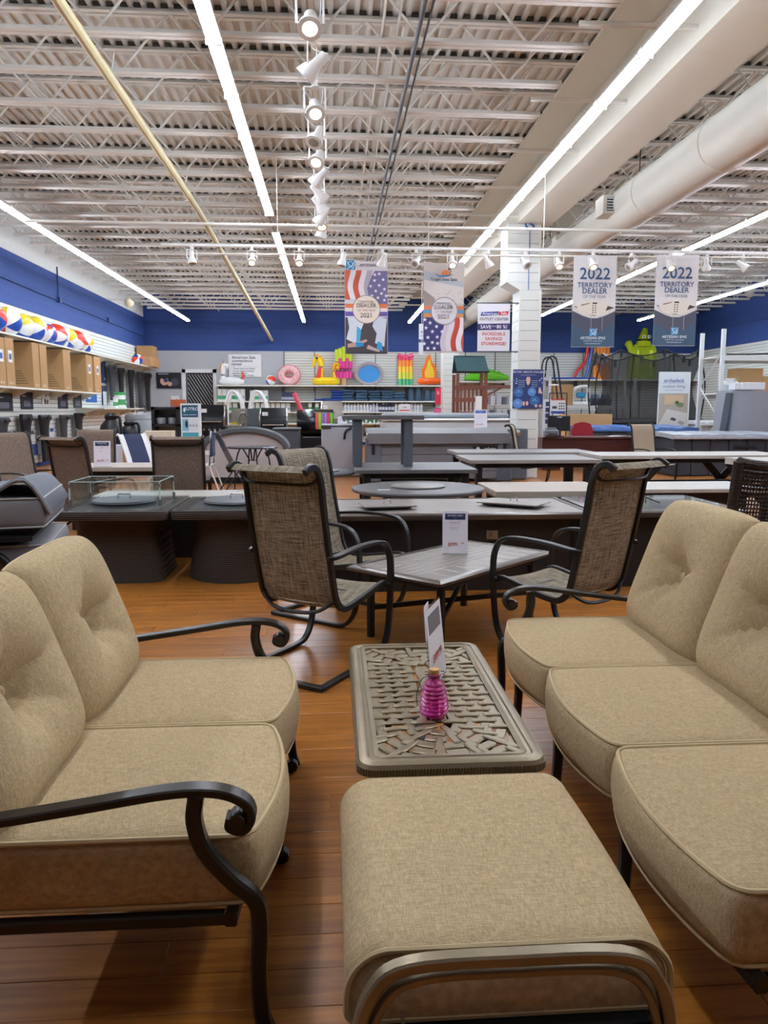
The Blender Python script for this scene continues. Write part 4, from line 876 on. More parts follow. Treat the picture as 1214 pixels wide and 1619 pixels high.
wallboard('pair of blue cards hanging under the shelf end', 136, 622, 153, 636, '#2a5fa6', (('white_square', '#d9e2ee', .15, .3, .4, .65),)); wallboard('small blue card pair beside the tapered black filters', 47, 702, 60, 720, '#2b3f73', (('light_panel', '#7fa0cc', .1, .5, .4, .9),)); wallboard('dark small card left among the black filters', 11, 682, 25, 694, '#2a3050', (('gap', '#e4e6de', .46, 0, .56, 1),))
wallboard('white card with a small photo between two filters', 47, 680, 54, 695, '#d7d9dc', (('photo', '#50525a', .1, .05, .9, .45),)); wallboard('blue topped white card right of a black filter', 78, 676, 86, 694, '#dfe2e6', (('blue_top', '#2d5a9c', .1, .05, .8, .35),)); wallboard('white card with small grey drawings beside a board', 66, 621, 78, 641, '#e2e4dc', (('drawing_a', '#3b3d42', .3, .5, .5, .9), ('drawing_b', '#55575c', .6, .55, .8, .9), ('drawing_c', '#44464a', .5, .1, .6, .3)))
wallboard('tall navy board left of the upper filters', 160, 570, 168, 606, '#26395f', (('drop', '#e8ecf0', .5, .75, .65, .85),)); wallboard('navy and white board low left of the upper filters', 161, 610, 169, 640, '#273658', (('white_part', '#e6e8ea', .2, .3, .9, 1.),))
# tapering black filter housings on the wall
def filter_post(label, x0, y0, x1, y1, X, m, flare=.3, group=None, side=None):
    a, b = onx(x0, y0, X), onx(x1, y0, X); w_ = (b.y-a.y)*.68; zt = onx((x0+x1)/2, y0, X).z; zb = onx((x0+x1)/2, y1, X).z; h_ = zt-zb
    t = thing('filter_housing', label, 'filter', (X, (a.y+b.y)/2, zb), 0, group); rings = []
    for v, s_, dx in ((0, .62, 0), (.3, .64, .0), (.6, .70, .0), (.8, .82, .01), (.9, 1., .03), (.97, 1.0, .05), (1., .92, .04)):
        hw = w_/2*s_; rings.append([(dx+.04*s_, -hw*.6, v*h_), (dx+.05*s_, 0, v*h_), (dx+.04*s_, hw*.6, v*h_), (.0, hw, v*h_), (-.07, hw, v*h_), (-.07, -hw, v*h_), (.0, -hw, v*h_)])
    MB().loft(rings).build('housing_shell', m, t); MB().bx(-.19, -.07, -w_*.22, w_*.22, h_*.15, h_*.92).build('mounting_bracket', side or GREYMET, t, 0)
    MB().rbox((.09, 0, h_*.93), (.06, w_*.5, .06), .01).build('latch', BLKMET, t)
    return t
FB = mat('black_filter_plastic', '#1b1b1f', .4, var=.1); FG = mat('charcoal_filter', '#3a3a3f', .5)
for a, b, c, d, X, m, lab in ((-8, 660, 16, 740, -7.12, FG, 'leftmost charcoal tapered filter housing low on the wall'), (32, 655, 51, 760, -7.12, FB, 'black tapered filter housing with a latch second from left'), (61, 656, 81, 730, -7.12, FB, 'black tapered filter housing third from left'), (95, 656, 108, 720, -7.12, FG, 'grey sided flat filter housing fourth from left'), (118, 653, 133, 700, -7.12, FB, 'black tapered filter housing nearest the tank filters'),
                              (171, 578, 185, 633, -7.12, FG, 'short charcoal filter under the far part of the top shelf'), (187, 582, 197, 640, -7.12, FB, 'black filter second under the far part of the top shelf'), (203, 585, 212, 652, -7.12, FB, 'narrow black filter third under the far part of the top shelf'), (217, 588, 227, 650, -7.12, FG, 'grey filter with a looped cable under the top shelf'), (229, 590, 239, 650, -7.12, FB, 'long black ribbed filter nearest the back corner')):
    filter_post(lab, a, b, c, d, X, m, side=C('#8b8d8e'))
wall_shelf('display_shelf', 'short lower wall shelf with pump boxes and white bottles', yb1-.6, 27.0, onx(175, 645, -6.5).z, WX, -6.5)
def bottle(kind, label, loc, s_, body, cap, group):
    t = thing('bottle', label, 'bottle', loc, 0, group)
    MB().lathe([(0, 0), (.32, .0), (.36, .03), (.36, .62), (.30, .72), (.13, .82), (.13, .88)] if kind == 0 else [(0, 0), (.42, 0), (.45, .04), (.45, .78), (.43, .82)], n=12).build('bottle_body', body, t)
    MB().lathe([(.15, .87), (.15, 1.), (0, 1.)] if kind == 0 else [(.46, .82), (.46, .97), (.4, 1.), (0, 1.)], n=12).build('cap', cap, t)
    q = .366 if kind == 0 else .456; MB().lathe([(q, .2), (q, .55)], n=12).build('label_band', C('#cfd6de' if kind == 0 else '#4d9b5c'), t); t.scale = (s_*.5, s_*.5, s_) if s_ < .35 else (s_*.8, s_*.8, s_); return t
zl = onx(175, 645, -6.5).z
for i, px in enumerate((183, 190, 197)):
    bottle(1, ['white tub with a green band on the short lower wall shelf', 'taller white tub with a green band behind it', 'white tub with a blue lid at the end of the short shelf'][i], (-6.75, onx(px, 640, -6.75).y, zl), (.34, .5, .3)[i], WHITE, C(['#e6e6e4', '#3f9a55', '#2f56a8'][i]), None)
# sand filters on a stand below
x, z, w_, h_ = pxbox(163, 658, 205, 705, 18.5); pl = thing('display_platform', 'white topped black display platform under the tank filters', 'platform', (x-.1, 18.6, 0)); MB().bx(-.75, .75, -.45, .45, z-.03, z).build('platform_top', WHITE, pl, 0); MB().bx(-.7, -.62, -.4, .4, 0, z-.03).build('platform_leg', BLKMET, pl, 0); MB().bx(.62, .7, -.4, .4, 0, z-.03).build('platform_leg', BLKMET, pl, 0)
for i, (px, Y, s_, lab) in enumerate(((177, 18.45, 1., 'black pear shaped sand filter tank on the display platform'), (206, 19.05, .82, 'smaller black pump strainer beside the sand filter tank'))):
    c = at(px, 700, Y); t = thing('sand_filter', lab, 'pool filter', (c.x, Y, z)); h2 = (.78 if i == 0 else .6)
    MB().lathe([(.18, 0), (.26, .03), (.27, .1), (.27, h2*.45), (.24, h2*.62), (.15, h2*.76), (.1, h2*.82)], n=24).build('tank', FB, t); MB().lathe([(.13, h2*.8), (.14, h2*.84), (.14, h2*.92), (.08, h2), (0, h2)], n=16).build('valve_head', BLKMET, t)
    MB().tube(cr([(.1, -.1, h2*.88), (.24, -.16, h2*.86), (.27, -.18, h2*.6), (.27, -.18, .1)], 4), .035, 8).build('hose', BLKMET, t); MB().rbox((.0, -.272, h2*.35), (.2, .01, .1), .004).build('badge', C('#3f7fb8'), t); MB().lathe([(.3, 0), (.3, .03), (0, .03)], n=20).build('foot_ring', BLKMET, t)
c = at(222, 690, 20.3); t = thing('heater_tank', 'tall grey cylinder tank beside the sand filters', 'tank', (c.x, 20.3, 0)); TK = mat('galvanised_grey', '#8a8c8e', .45, .3, var=.15, vs=6)
MB().lathe([(.36, 0), (.37, .02), (.37, 1.25), (.36, 1.27), (0, 1.27)], n=32).build('tank', TK, t)
for zz in (.25, .8, 1.15): MB().lathe([(.371, zz), (.378, zz+.01), (.378, zz+.03), (.371, zz+.04)], n=32).build('band', TK, t)
carton('tan box with a printed logo under the display platform', (at(209, 720, 18.0).x, 18.0, 0), (.38, .4, .62), CARD2); t = carton('white and blue box under the display platform', (at(180, 720, 17.9).x, 17.9, 0), (.46, .4, .6), C('#cfd6e2')); MB().bx(-.15, .1, -.205, -.2, .12, .42).build('printed_panel', C('#2a3f78'), t, 0)
t = thing('product_rack', 'rack of white slim boxes beside the grey tank', 'rack', (at(238, 680, 21.5).x, 21.5, 0)); m = MB()
for k in range(3): m.bx(-.36, .36, -.2, .2, .4*k+.1, .4*k+.12)
m.build('rack_shelf', SHELF, t, 0)
for k in range(4): MB().bx(-.33+.18*k, -.2+.18*k, -.15, .1, .92, 1.32).build('slim_box', C(['#e2e4e6', '#dfe0e4', '#d8dade', '#e6e6e6'][k]), t, 0)
for sx in (-.36, .36): MB().bx(sx-.015, sx+.015, -.2, .2, 0, 1.32).build('rack_side', SHELF, t, 0)
MB().bx(-.3, .3, -.15, .1, .52, .84).build('blue_bag', C('#5a8fc0'), t, 0); MB().bx(-.3, .3, -.15, .1, .12, .45).build('brown_bag', C('#8c6f5a'), t, 0)
t = carton('tall cream carton behind the brown sling chair', (at(254, 700, 14.2).x, 14.2, 0), (.48, .3, 1.02), C('#d9cbb2'))
# ================================================================ back left: poster, signs, display stands
x, z, w_, h_ = pxbox(247, 589, 286, 614, 30.9); t = board('wall_poster', 'dark poster of a swimmer wearing blue goggles beside the back door', 'poster', x, 30.93, z, w_, h_, '#16181f', (('title_strip', '#8fa6b8', .08, .06, .5, .12),))
shape(t, 'face_shape', circ(-.18*w_, .45*h_, .17*w_, 16), '#d9a58c', -.009); shape(t, 'goggles', circ(-.12*w_, .5*h_, .09*w_, 12, rz=.12*h_), '#2f3f7c', -.011); shape(t, 'hair', circ(-.18*w_, .72*h_, .13*w_, 12, rz=.15*h_), '#2a1d18', -.0105); shape(t, 'camera_shape', circ(.25*w_, .4*h_, .16*w_, 12), '#3a4152', -.009); shape(t, 'hand_shape', circ(.04*w_, .28*h_, .1*w_, 12, rz=.14*h_), '#d7a890', -.0095)
x, z, w_, h_ = pxbox(270, 626, 283, 635, 30.9); board('wall_notice', 'small white square notice on the grey back wall', 'notice', x, 30.95, z, w_, h_, '#e9e9e6', (('print', '#4a4c50', .6, .55, .75, .8),))
x, z, w_, h_ = pxbox(361, 560, 413, 596, 30.9)
board('wall_sign', 'white american sale convenience center sign on the grey back wall', 'sign', x, 30.93, z, w_, h_, '#f0f0ee', (('rule', '#b8b8b8', .06, .545, .94, .555),), [('American Sale', .18, .47, .2, '#2a2a2e'), ('convenience', .18, .42, .345, '#2a2a2e'), ('center', .18, .25, .49, '#2a2a2e'), ('These items are found', .105, .47, .66, '#55555a'), ('in our stores and also', .105, .46, .765, '#55555a'), ('available in our', .105, .34, .87, '#55555a'), ('American Sale Outlet.', .105, .46, .965, '#55555a')])
x, z, w_, h_ = pxbox(286, 638, 318, 684, 15.6); t = board('display_stand', 'teal and white SUTRO display stand beside the grills', 'display', x, 15.6, 0, w_, z+h_, '#e8eaea', (('teal_panel', '#27566e', .06, .02, .86, .18), ('photo_panel', '#8fc0d4', .06, .2, .38, .36), ('text_panel', '#dfe3e6', .4, .2, .86, .36), ('lower_photo', '#4aa5b4', .06, .38, .86, .45)), [('SUTRO', .058, .54, .09, '#eef3f5'), ('water monitor', .03, .45, .155, '#cfe0e6'), ('o o o', .05, .62, .30, '#3a4a58')], .04)
H_ = z+h_; shape(t, 'drop_mark', circ(-.31*w_, H_*.915, .05*w_, 12, rz=.03*H_), '#eef3f5', -.025); shape(t, 'device_shape', circ(-.22*w_, H_*.73, .07*w_, 12, rz=.05*H_), '#2c3a52', -.026)
x, z, w_, h_ = pxbox(243, 643, 286, 690, 16.0); t = thing('display_cabinet', 'black framed display cabinet holding two pump heads', 'cabinet', (x, 16.0, 0)); H_ = z+h_
for s_ in (-1, 1): MB().bx(s_*(w_/2-.03)-.03, s_*(w_/2-.03)+.03, -.2, .2, 0, H_).build('side_post', BLACK, t, 0)
for zz in (.35, H_-.4, H_-.06): MB().bx(-w_/2, w_/2, -.2, .2, zz, zz+.05).build('shelf_board', BLACK, t, 0)
MB().bx(-w_/2+.05, w_/2-.05, .18, .2, .35, H_).build('back_panel', C('#9a9da0'), t, 0)
for s_ in (-.12, .12):
    q = thing('strainer_pump', 'clear topped pump head at the %s of the black display cabinet' % ('left' if s_ < 0 else 'right'), 'pump', (x+s_, 15.98, H_-.349)); MB().lathe([(.09, 0), (.1, .02), (.1, .12), (.07, .15)], n=16).build('bowl', C('#9fa3ab', .2), q); MB().lathe([(.105, .13), (.11, .16), (.06, .19), (0, .19)], n=16).build('lid', BLACK, q)
c = at(281, 660, 16.6); t = board('display_card', 'orange card with a yellow panel behind the black cabinet', 'sign', c.x, 16.7, 0, .32, 1.62, '#b1552c', (('yellow_panel', '#e3c02e', .02, .25, .72, .42),), (), .03)
# ================================================================ back wall shelving
BS = 30.35
def back_shelf(label, x0, x1, py, Y0=30.45, depth=.5):
    a, b = at(x0, py, Y0-depth/2+.2), at(x1, py, Y0-depth/2+.2); z = at((x0+x1)/2, py, Y0-depth+.25).z
    t = thing('display_shelf', label, 'shelf', ((a.x+b.x)/2, YB-.06, z)); n = max(1, round((b.x-a.x)/1.22)); L_ = (b.x-a.x)/n
    me = MB().bx(.003, L_-.003, -.90, 0, -.05, 0).mesh('shelf_board', SHELF, 0)
    for i in range(n): put('shelf_board', me, t, (-(b.x-a.x)/2+i*L_, 0, 0))
    bm_ = MB().prism([(-.01, -.05), (.01, -.05), (.01, -.25), (-.01, -.25)], -.45, 0).mesh('bracket', GREYMET, 0)
    for i in range(n+1): put('bracket', bm_, t, (-(b.x-a.x)/2+min(max(i*L_, .05), b.x-a.x-.05), 0, 0))
    return z
z1 = back_shelf('high back wall shelf carrying the inflatables', 343, 697, 609); z2 = back_shelf('second back wall shelf with folded blue covers', 343, 690, 634); z3 = back_shelf('third back wall shelf lined with white bottles', 343, 690, 651); z4 = back_shelf('low back wall shelf with small bottles', 343, 690, 669)
z5 = back_shelf('high back wall shelf carrying the green crocodile', 723, 800, 603)
z6 = back_shelf('high back wall shelf carrying the slide and green float', 868, 1140, 600)
IY = 30.5
VY = lambda h: mat('vinyl_'+h[1:], h, .3, var=.03)
def inflate(m, pts, radii, n=12): return m.tube(pts, n=n, radii=radii)
# white bird float
c = at(365, 600, IY); t = thing('pool_float', 'white unicorn shaped pool float beside the back door', 'pool float', (c.x, IY, z1)); m = MB(); inflate(m, cr([(-.45, 0, .14), (-.2, 0, .16), (.2, 0, .16), (.5, 0, .13)], 4), [.06+.1*math.sin(math.pi*(k+.6)/13.4) for k in range(13)]); m.build('body', VY('#f0f0ec'), t)
MB().tube(cr([(-.3, 0, .2), (-.3, 0, .5), (-.26, 0, .75), (-.1, 0, .72)], 4), .1, 10).build('neck', VY('#f0f0ec'), t); MB().tube([(-.26, 0, .8), (-.3, 0, 1.02)], n=6, radii=[.04, .005]).build('horn', VY('#9a7fc0'), t); MB().tube(cr([(.4, 0, .2), (.5, 0, .38), (.42, 0, .5)], 4), .06, 8).build('tail', VY('#c9563f'), t); MB().tube(cr([(-.38, 0, .5), (-.36, 0, .75), (-.24, 0, .86)], 4), .045, 8).build('mane', VY('#d98a3a'), t)
# small ball
c = at(428, 604, IY); ball('small beach ball left of the pink doughnut ring', (c.x, IY, z1+.2), .2, (1.3, .2, 5.4), GOR, None)
# doughnut ring
x, z, w_, h_ = pxbox(438, 577, 476, 609, IY); t = thing('swim_ring', 'pink frosted doughnut swim ring leaning on the back shelf', 'pool float', (x, IY, z1+w_*.42)); r_ = w_/2-.17
MB().tube([(r_*math.cos(k*math.pi/16), .02, r_*.85*math.sin(k*math.pi/16)) for k in range(32)], .155, 10, ref=(0, 1, 0), closed=True).build('ring', VY('#e8707a'), t); MB().tube([(r_*math.cos(k*math.pi/16), -.05, r_*.85*math.sin(k*math.pi/16)) for k in range(32)], .125, 10, ref=(0, 1, 0), closed=True).build('frosting', VY('#eec6c4'), t)
rnd = random.Random(3)
m = MB()
for k in range(40):
    a = rnd.uniform(0, 6.28); rr = r_+rnd.uniform(-.07, .07); m.box((rr*math.cos(a), -.17, rr*.85*math.sin(a)), (.035, .02, .015), Matrix.Rotation(rnd.uniform(0, 3), 3, 'Y'))
o = m.build('sprinkles', VY('#b05a68'), t, 0); o['kind'] = 'stuff'
# yellow seahorse float
x, z, w_, h_ = pxbox(493, 563, 537, 610, IY); t = thing('pool_float', 'yellow seahorse pool float on the back shelf', 'pool float', (x, IY-.02, z1)); YL = VY('#f2cf1e'); s_ = w_/1.13
m = MB(); rp = .42*s_; m.tube([(rp*math.cos(k*math.pi/12), .5*rp*math.sin(k*math.pi/12), .17*s_) for k in range(24)], .16*s_, 10, closed=True); m.build('ring', YL, t)
MB().tube(cr([(-.25*s_, -.1, .25*s_), (-.2*s_, -.1, .6*s_), (-.22*s_, -.1, .95*s_), (-.38*s_, -.1, 1.08*s_)], 5), n=10, radii=[.13*s_]*6+[.12*s_]*6+[.1*s_]*4).build('neck', YL, t)
MB().tube(cr([(-.36*s_, -.1, 1.08*s_), (-.45*s_, -.1, .95*s_), (-.52*s_, -.1, .72*s_)], 4), n=10, radii=[.13*s_, .12*s_, .11*s_, .1*s_, .08*s_, .065*s_, .06*s_, .06*s_, .055*s_]).build('snout', YL, t)
MB().tube(cr([(-.1*s_, -.1, .75*s_), (-.12*s_, -.1, 1.02*s_), (-.3*s_, -.1, 1.2*s_), (-.42*s_, -.1, 1.18*s_)], 4), .035*s_, 6).build('crest', VY('#ef9a2a'), t)
MB().tube(cr([(.36*s_, 0, .3*s_), (.3*s_, 0, .62*s_), (.38*s_, 0, .86*s_), (.5*s_, 0, .82*s_), (.48*s_, 0, .68*s_), (.4*s_, 0, .7*s_)], 5), .07*s_, 8).build('tail', VY('#f0b021'), t)
m = MB().prism([(-.42*s_, .3*s_), (-.2*s_, .3*s_), (-.18*s_, .66*s_), (-.26*s_, .78*s_)], -.25*s_, -.2*s_); m.build('belly', VY('#d6382f'), t)
m = MB().lathe([(.05*s_, 0), (.04*s_, .02), (0, .03)], (-.36*s_, -.23*s_, 1.08*s_), 10, Matrix.Rotation(R(90), 3, 'X')); m.build('eye', BLACK, t)
# ice lolly mat
x, z, w_, h_ = pxbox(530, 543, 557, 600, IY); t = thing('pool_float', 'pink and lime ice lolly lounge float leaning on the back shelf', 'pool float', (x, IY+.1, z1)); n = 5
for k in range(n):
    xx = -w_/2+w_*(k+.5)/n; MB().tube(cr([(xx, .1, .3), (xx, .1, .8), (xx, .15, 1.3-.1*abs(k-2)*.3)], 4), w_/n*.56, 10).build('air_tube', VY('#e0479a'), t)
    MB().tube(cr([(xx, .1, .95+.12*(k % 2)), (xx, .12, 1.25), (xx, .16, 1.52-.06*abs(k-2))], 4), w_/n*.6, 10).build('lime_drip', VY('#c3d62e'), t)
MB().rbox((0, .1, .15), (.2, .12, .34), .04).build('stick', VY('#d9a878'), t)
# paddling pool, flame chair, striped mat
x, z, w_, h_ = pxbox(561, 567, 606, 605, IY); t = thing('paddling_pool', 'oval blue paddling pool with a pebbled rim on the back shelf', 'pool', (x, IY, z1+h_/2-.02))
MB().prism(circ(0, 0, w_/2-.08, 28, rz=h_/2-.08), -.04, .04).build('pool_floor', VY('#3f8fd0'), t); MB().tube([((w_/2-.07)*math.cos(k*math.pi/18), -.02, (h_/2-.07)*math.sin(k*math.pi/18)) for k in range(36)], .075, 8, ref=(0, 1, 0), closed=True).build('rim', mat('pebbled_rim', '#a59a9c', .5, var=.5, vs=30), t)
x, z, w_, h_ = pxbox(630, 554, 653, 604, IY); t = thing('pool_float', 'striped air mat fading from pink through yellow to green', 'pool float', (x, IY, z1+.005)); h_ -= .0
for k in range(4):
    for j, cc in enumerate(('#37a06a', '#cfd030', '#f0c326', '#f08a2a', '#e0456a')):
        if j < 5: MB().tube([(-w_/2+w_*(k+.5)/4, .05+j*.04, h_*j/5), (-w_/2+w_*(k+.5)/4, .09+j*.04, h_*(j+1)/5-(.03 if j == 4 else 0))], w_/4*.56, 8).build('air_tube', VY(cc), t)
MB().tube([(-w_/2-.02, .25, h_-.03), (0, .25, h_-.13), (w_/2+.02, .25, h_-.03)], .09, 8).build('pillow', VY('#d83a6e'), t)
x, z, w_, h_ = pxbox(662, 560, 697, 606, IY); t = thing('pool_float', 'orange flame shaped pool float beside the far column', 'pool float', (x, IY, z1))
fp = [(-.3, .3), (-.34, .6), (-.2, .85), (-.12, 1.15), (0, 1.25), (.08, .95), (.2, .8), (.28, .55), (.26, .3)]
MB().prism(fp, 0, .1).build('flame_back', VY('#ee7a22'), t); MB().prism([(a*.62, .3+(b-.3)*.78) for a, b in fp], -.04, 0).build('inner_flame', VY('#f0d040'), t); MB().tube([(.4*math.cos(k*math.pi/10), -.12+.16*math.sin(k*math.pi/10), .17) for k in range(20)], .13, 10, closed=True).build('seat_ring', VY('#ef6a24'), t)
c = at(765, 595, IY); t = thing('pool_float', 'bright green crocodile float lying on the shelf behind the play tower', 'pool float', (c.x+.3, IY, z5)); GN = VY('#6cc62a')
inflate(MB(), cr([(-1.1, 0, .12), (-.7, 0, .2), (-.2, 0, .26), (.3, 0, .22), (.7, 0, .15)], 4), [.06, .1, .13, .16, .18, .2, .21, .22, .22, .21, .2, .18, .16, .14, .12, .1, .08]).build('body', GN, t)
for k in range(5): MB().lathe([(.08, 0), (.02, .12), (0, .13)], (-.5+.2*k, 0, .36+.05*math.sin(k)), 8).build('spike', GN, t)
# folded blue covers, bottles, tubs, boxes on the back shelves
for i, px in enumerate((506, 516, 533, 550, 571, 592, 612, 631)):
    z = z2; c = at(px, 630, 30.3); hh = [.08, .1, .42, .46, .44, .42, .42, .36][i]; ww = .5
    t = thing('folded_cover', 'folded %s pool cover stack on the second back shelf' % ['flat royal blue', 'thin royal blue', 'bright royal blue', 'dark blue leftmost clear wrapped', 'dark blue second clear wrapped', 'dark blue third clear wrapped', 'dark blue fourth clear wrapped', 'dark blue last clear wrapped'][i], 'pool cover', (c.x, 30.4, z), 0, 'folded covers on the back shelf'); n = max(1, round(hh/.11))
    cc = C('#23408c', .4) if i < 3 else C('#3d566e', .3)
    for k in range(n): MB().rbox((.015*(-1)**k, 0, hh/n*(k+.5)), (ww-.02*k % .06, .4, hh/n-.008), .03).build('fold', cc, t)
for i, (px, py) in enumerate(((650, 610), (662, 613), (676, 616), (686, 618))):
    c = at(px, 630, 30.3); hh = at(px, py, 30.3).z-z2; t = thing('blue_drum', ['tall slate blue drum on the second back shelf', 'shorter slate blue drum on the second back shelf', 'slate blue tub third from the far column', 'slate blue tub next to the far column'][i], 'drum', (c.x, 30.45, z2)); MB().lathe([(.135, 0), (.14, .02), (.14, hh*.9), (.135, hh*.92)], n=16).build('drum_body', C('#41586e', .4), t); MB().lathe([(.145, hh*.9), (.145, hh), (0, hh)], n=16).build('drum_lid', C('#33475a', .4), t)
bt = None; n = 0
for k in range(26):
    px = 541+k*5.0
    if px > 690: break
    c = at(px, 650, 30.2); col = [WHITE, WHITE, C('#d8dcd0'), C('#c8c3e0'), C('#2d3350')][(0 if k < 9 else 3 if k < 12 else 4 if k < 17 else 0)]
    lab = 'white pool chemical bottle in the left run of the third back shelf' if k < 9 else 'pale lilac bottle in the third back shelf row' if k < 12 else 'navy bottle in the middle of the third back shelf' if k < 17 else 'white pool chemical bottle in the right run of the third back shelf'
    bottle(0, lab, (c.x, 30.2, z3), .34, col, C('#2b3a66') if k % 3 == 0 else WHITE, 'bottles on the third back shelf')
for k in range(22):
    c = at(548+k*6.2, 668, 30.2); bottle(0 if k % 2 else 1, 'small white bottle on the low back shelf', (c.x, 30.15, z4), .26, WHITE, WHITE, 'bottles on the low back shelf')
for i, px in enumerate((500, 511, 521)): bottle(1, ['left white tub on the third shelf behind the smoker', 'middle white tub on the third shelf behind the smoker', 'right white tub on the third shelf behind the smoker'][i], (at(px-10, 650, 30.2).x, 30.2, z3), .34, WHITE, C('#d8d8da'), None)
def small_box(label, x0, y0, x1, y1, Y, zs, col, col2, group=None, v0=.55):
    x, z, w_, h_ = pxbox(x0, y0, x1, y1, Y); t = thing('product_box', label, 'box', (x, Y, zs), 0, group); h_ = max(.12, at((x0+x1)/2, y0, Y).z-zs)
    MB().rbox((0, .12, h_/2), (w_*.97, .24, h_), .004).build('box_body', C(col), t); MB().bx(-w_*.45, w_*.45, -.002, .0, h_*(1-v0)-h_*.3, h_*(1-v0)).build('printed_band', C(col2), t, 0); return t
k = 0
for x0, y0, n, zs in ((344, 615, 6, z2), (395, 617, 4, z2), (344, 636, 4, z3), (396, 637, 3, z3), (420, 637, 5, z3)):
    for i in range(n):
        k += 1; px = x0+i*(7.2 if y0 < 630 else 8); gr = px < 425 and (y0 > 630 or i % 3 != 2)
        small_box('white and green pool chemical box on the left of the back shelves' if gr else 'pale grey and white box on the left of the back shelves', px, y0, px+6.8, 632 if y0 < 630 else 650, 30.25, zs, '#dfe4e0', '#2f9a62' if gr else '#9aa3ab', 'chemical boxes on the back shelves')
for i in range(6): small_box('dark blue spotted box stack left of the red noodle', 445+i*3.6, 620, 448.4+i*3.6, 632, 30.25, z2, '#3b3f5e', '#a7aabf', 'dark blue boxes on the second back shelf')
# red hanging packets by the far column
for i, (a, b, c_, d, lab) in enumerate(((689, 613, 698, 640, 'red hanging packet beside the far column'), (687, 645, 692, 658, 'left small pink packet low beside the far column'), (693, 645, 698, 658, 'right small pink packet low beside the far column'))):
    x, z, w_, h_ = pxbox(a, b, c_, d, 27.4); HP = board('hanging_packet', lab, 'packet', x, 27.57, z, w_, h_, ['#d22a4a', '#dd4a86', '#dd4a86'][i], (('print', '#e9a0b0', .3, .2, .7, .4),), (), .03); MB().tube([(0, 0, h_*.97), (0, .06, h_*.97), (4.1-x, .1, h_*.97)], .008, 5).build('display_hook', CHROME, bpy.context.scene.objects[-1] if False else HP)
x, z, w_, h_ = pxbox(632, 640, 651, 651, 29.6); board('shelf_sign', 'white shelf sign with red prices among the bottles', 'sign', x, 30.07, z3, w_, .3, '#efefef', (('red_band', '#c8323a', .05, .75, .9, .9),), [('3.99', .3, .5, .55, '#444444')])
# ================================================================ play tower and lolly column area
x, z, w_, h_ = pxbox(720, 562, 772, 656, 25.5); t = thing('play_tower', 'wooden play tower with a dark green canopy in front of the back wall', 'play tower', (x, 25.5, 0)); RW = wood('redwood', '#5a2d20', '#7d4632', .6, rand=.1, scale=(8, 8, 30)); H_ = at(745, 562, 25.5).z
for sx in (-1, 1):
    for yy in (0, .8): MB().bx(sx*w_*.43-.05, sx*w_*.43+.05, yy, yy+.1, 0, H_-.5 if sx > 0 else H_-.6).build('post', RW, t, 0)
zw = at(745, 613, 25.5).z; zm = at(745, 650, 25.5).z
for k in range(7): MB().bx(-w_*.45+w_*.72*k/6-.035, -w_*.45+w_*.72*k/6+.035, -.03, 0, zm, zw).build('fence_slat', RW, t, 0)
for zz in (zm-.16, (zm+zw)/2-.08, zw-.06): MB().bx(-w_*.5, w_*.5, -.04, .0, zz, zz+.14).build('rail', RW, t, 0)
MB().bx(w_*.27, w_*.47, -.03, 0, zm, zw).build('panel_board', RW, t, 0); MB().bx(-w_*.5, w_*.5, 0, .9, zm-.24, zm-.16).build('floor_deck', RW, t, 0); MB().bx(-w_*.48, w_*.5, -.02, .02, .2, zm-.3).build('lower_board', RW, t, 0)
zc = at(745, 588, 25.5).z; m = MB().sheet(lambda u, v: (-w_*.5+w_*(.96*u+.03*(1-v)), -.1+.55*v, zc+(H_-zc)*v), 6, 4, (0, .02, .02)); m.sheet(lambda u, v: (-w_*.5+w_*(.96*u+.03*(1-v)), 1.0-.55*v, zc+(H_-zc)*v), 6, 4, (0, -.02, .02)); m.build('canopy', mat('green_canopy', '#2f4a4d', .8), t)
MB().tube([(-w_*.5, -.1, zc), (w_*.5, -.1, zc)], .03, 6).build('canopy_rail', BLACK, t); MB().tube([(w_*.43, .05, zm+.5), (w_*.95, .05, zw+.02)], rect=(.1, .05)).build('brace', RW, t); MB().bx(w_*.45, w_*1.4, 0, .08, zw-.02, zw+.08).build('swing_beam', RW, t, 0); MB().tube([(w_*1.35, .04, zw), (w_*1.35, .04, 0)], rect=(.09, .09)).build('swing_post', RW, t)
MB().bx(.1*w_, .3*w_, -.06, -.045, zm+.02, zm+.5).build('price_card', WHITE, t, 0)
# racks of goods to the right of the tower
t = thing('goods_rack', 'white shelf rack of small packets right of the play tower', 'rack', (at(790, 640, 27).x, 27.3, 0))
for k in range(4): MB().bx(-.6, .6, -.3, .1, .55+.5*k, .58+.5*k).build('rack_shelf', SHELF, t, 0)
for k in range(3):
    for i in range(5): MB().bx(-.55+.22*i, -.4+.22*i, -.28, -.1, .585+.5*k, .585+.5*k+.28+.04*(i % 3)).build('packet', C(['#dfe3e8', '#c9ced6', '#56606e'][(i+k) % 3]), t, 0)
for sx in (-.6, .6): MB().bx(sx-.02, sx+.02, -.3, .1, 0, 2.3).build('rack_side', SHELF, t, 0)
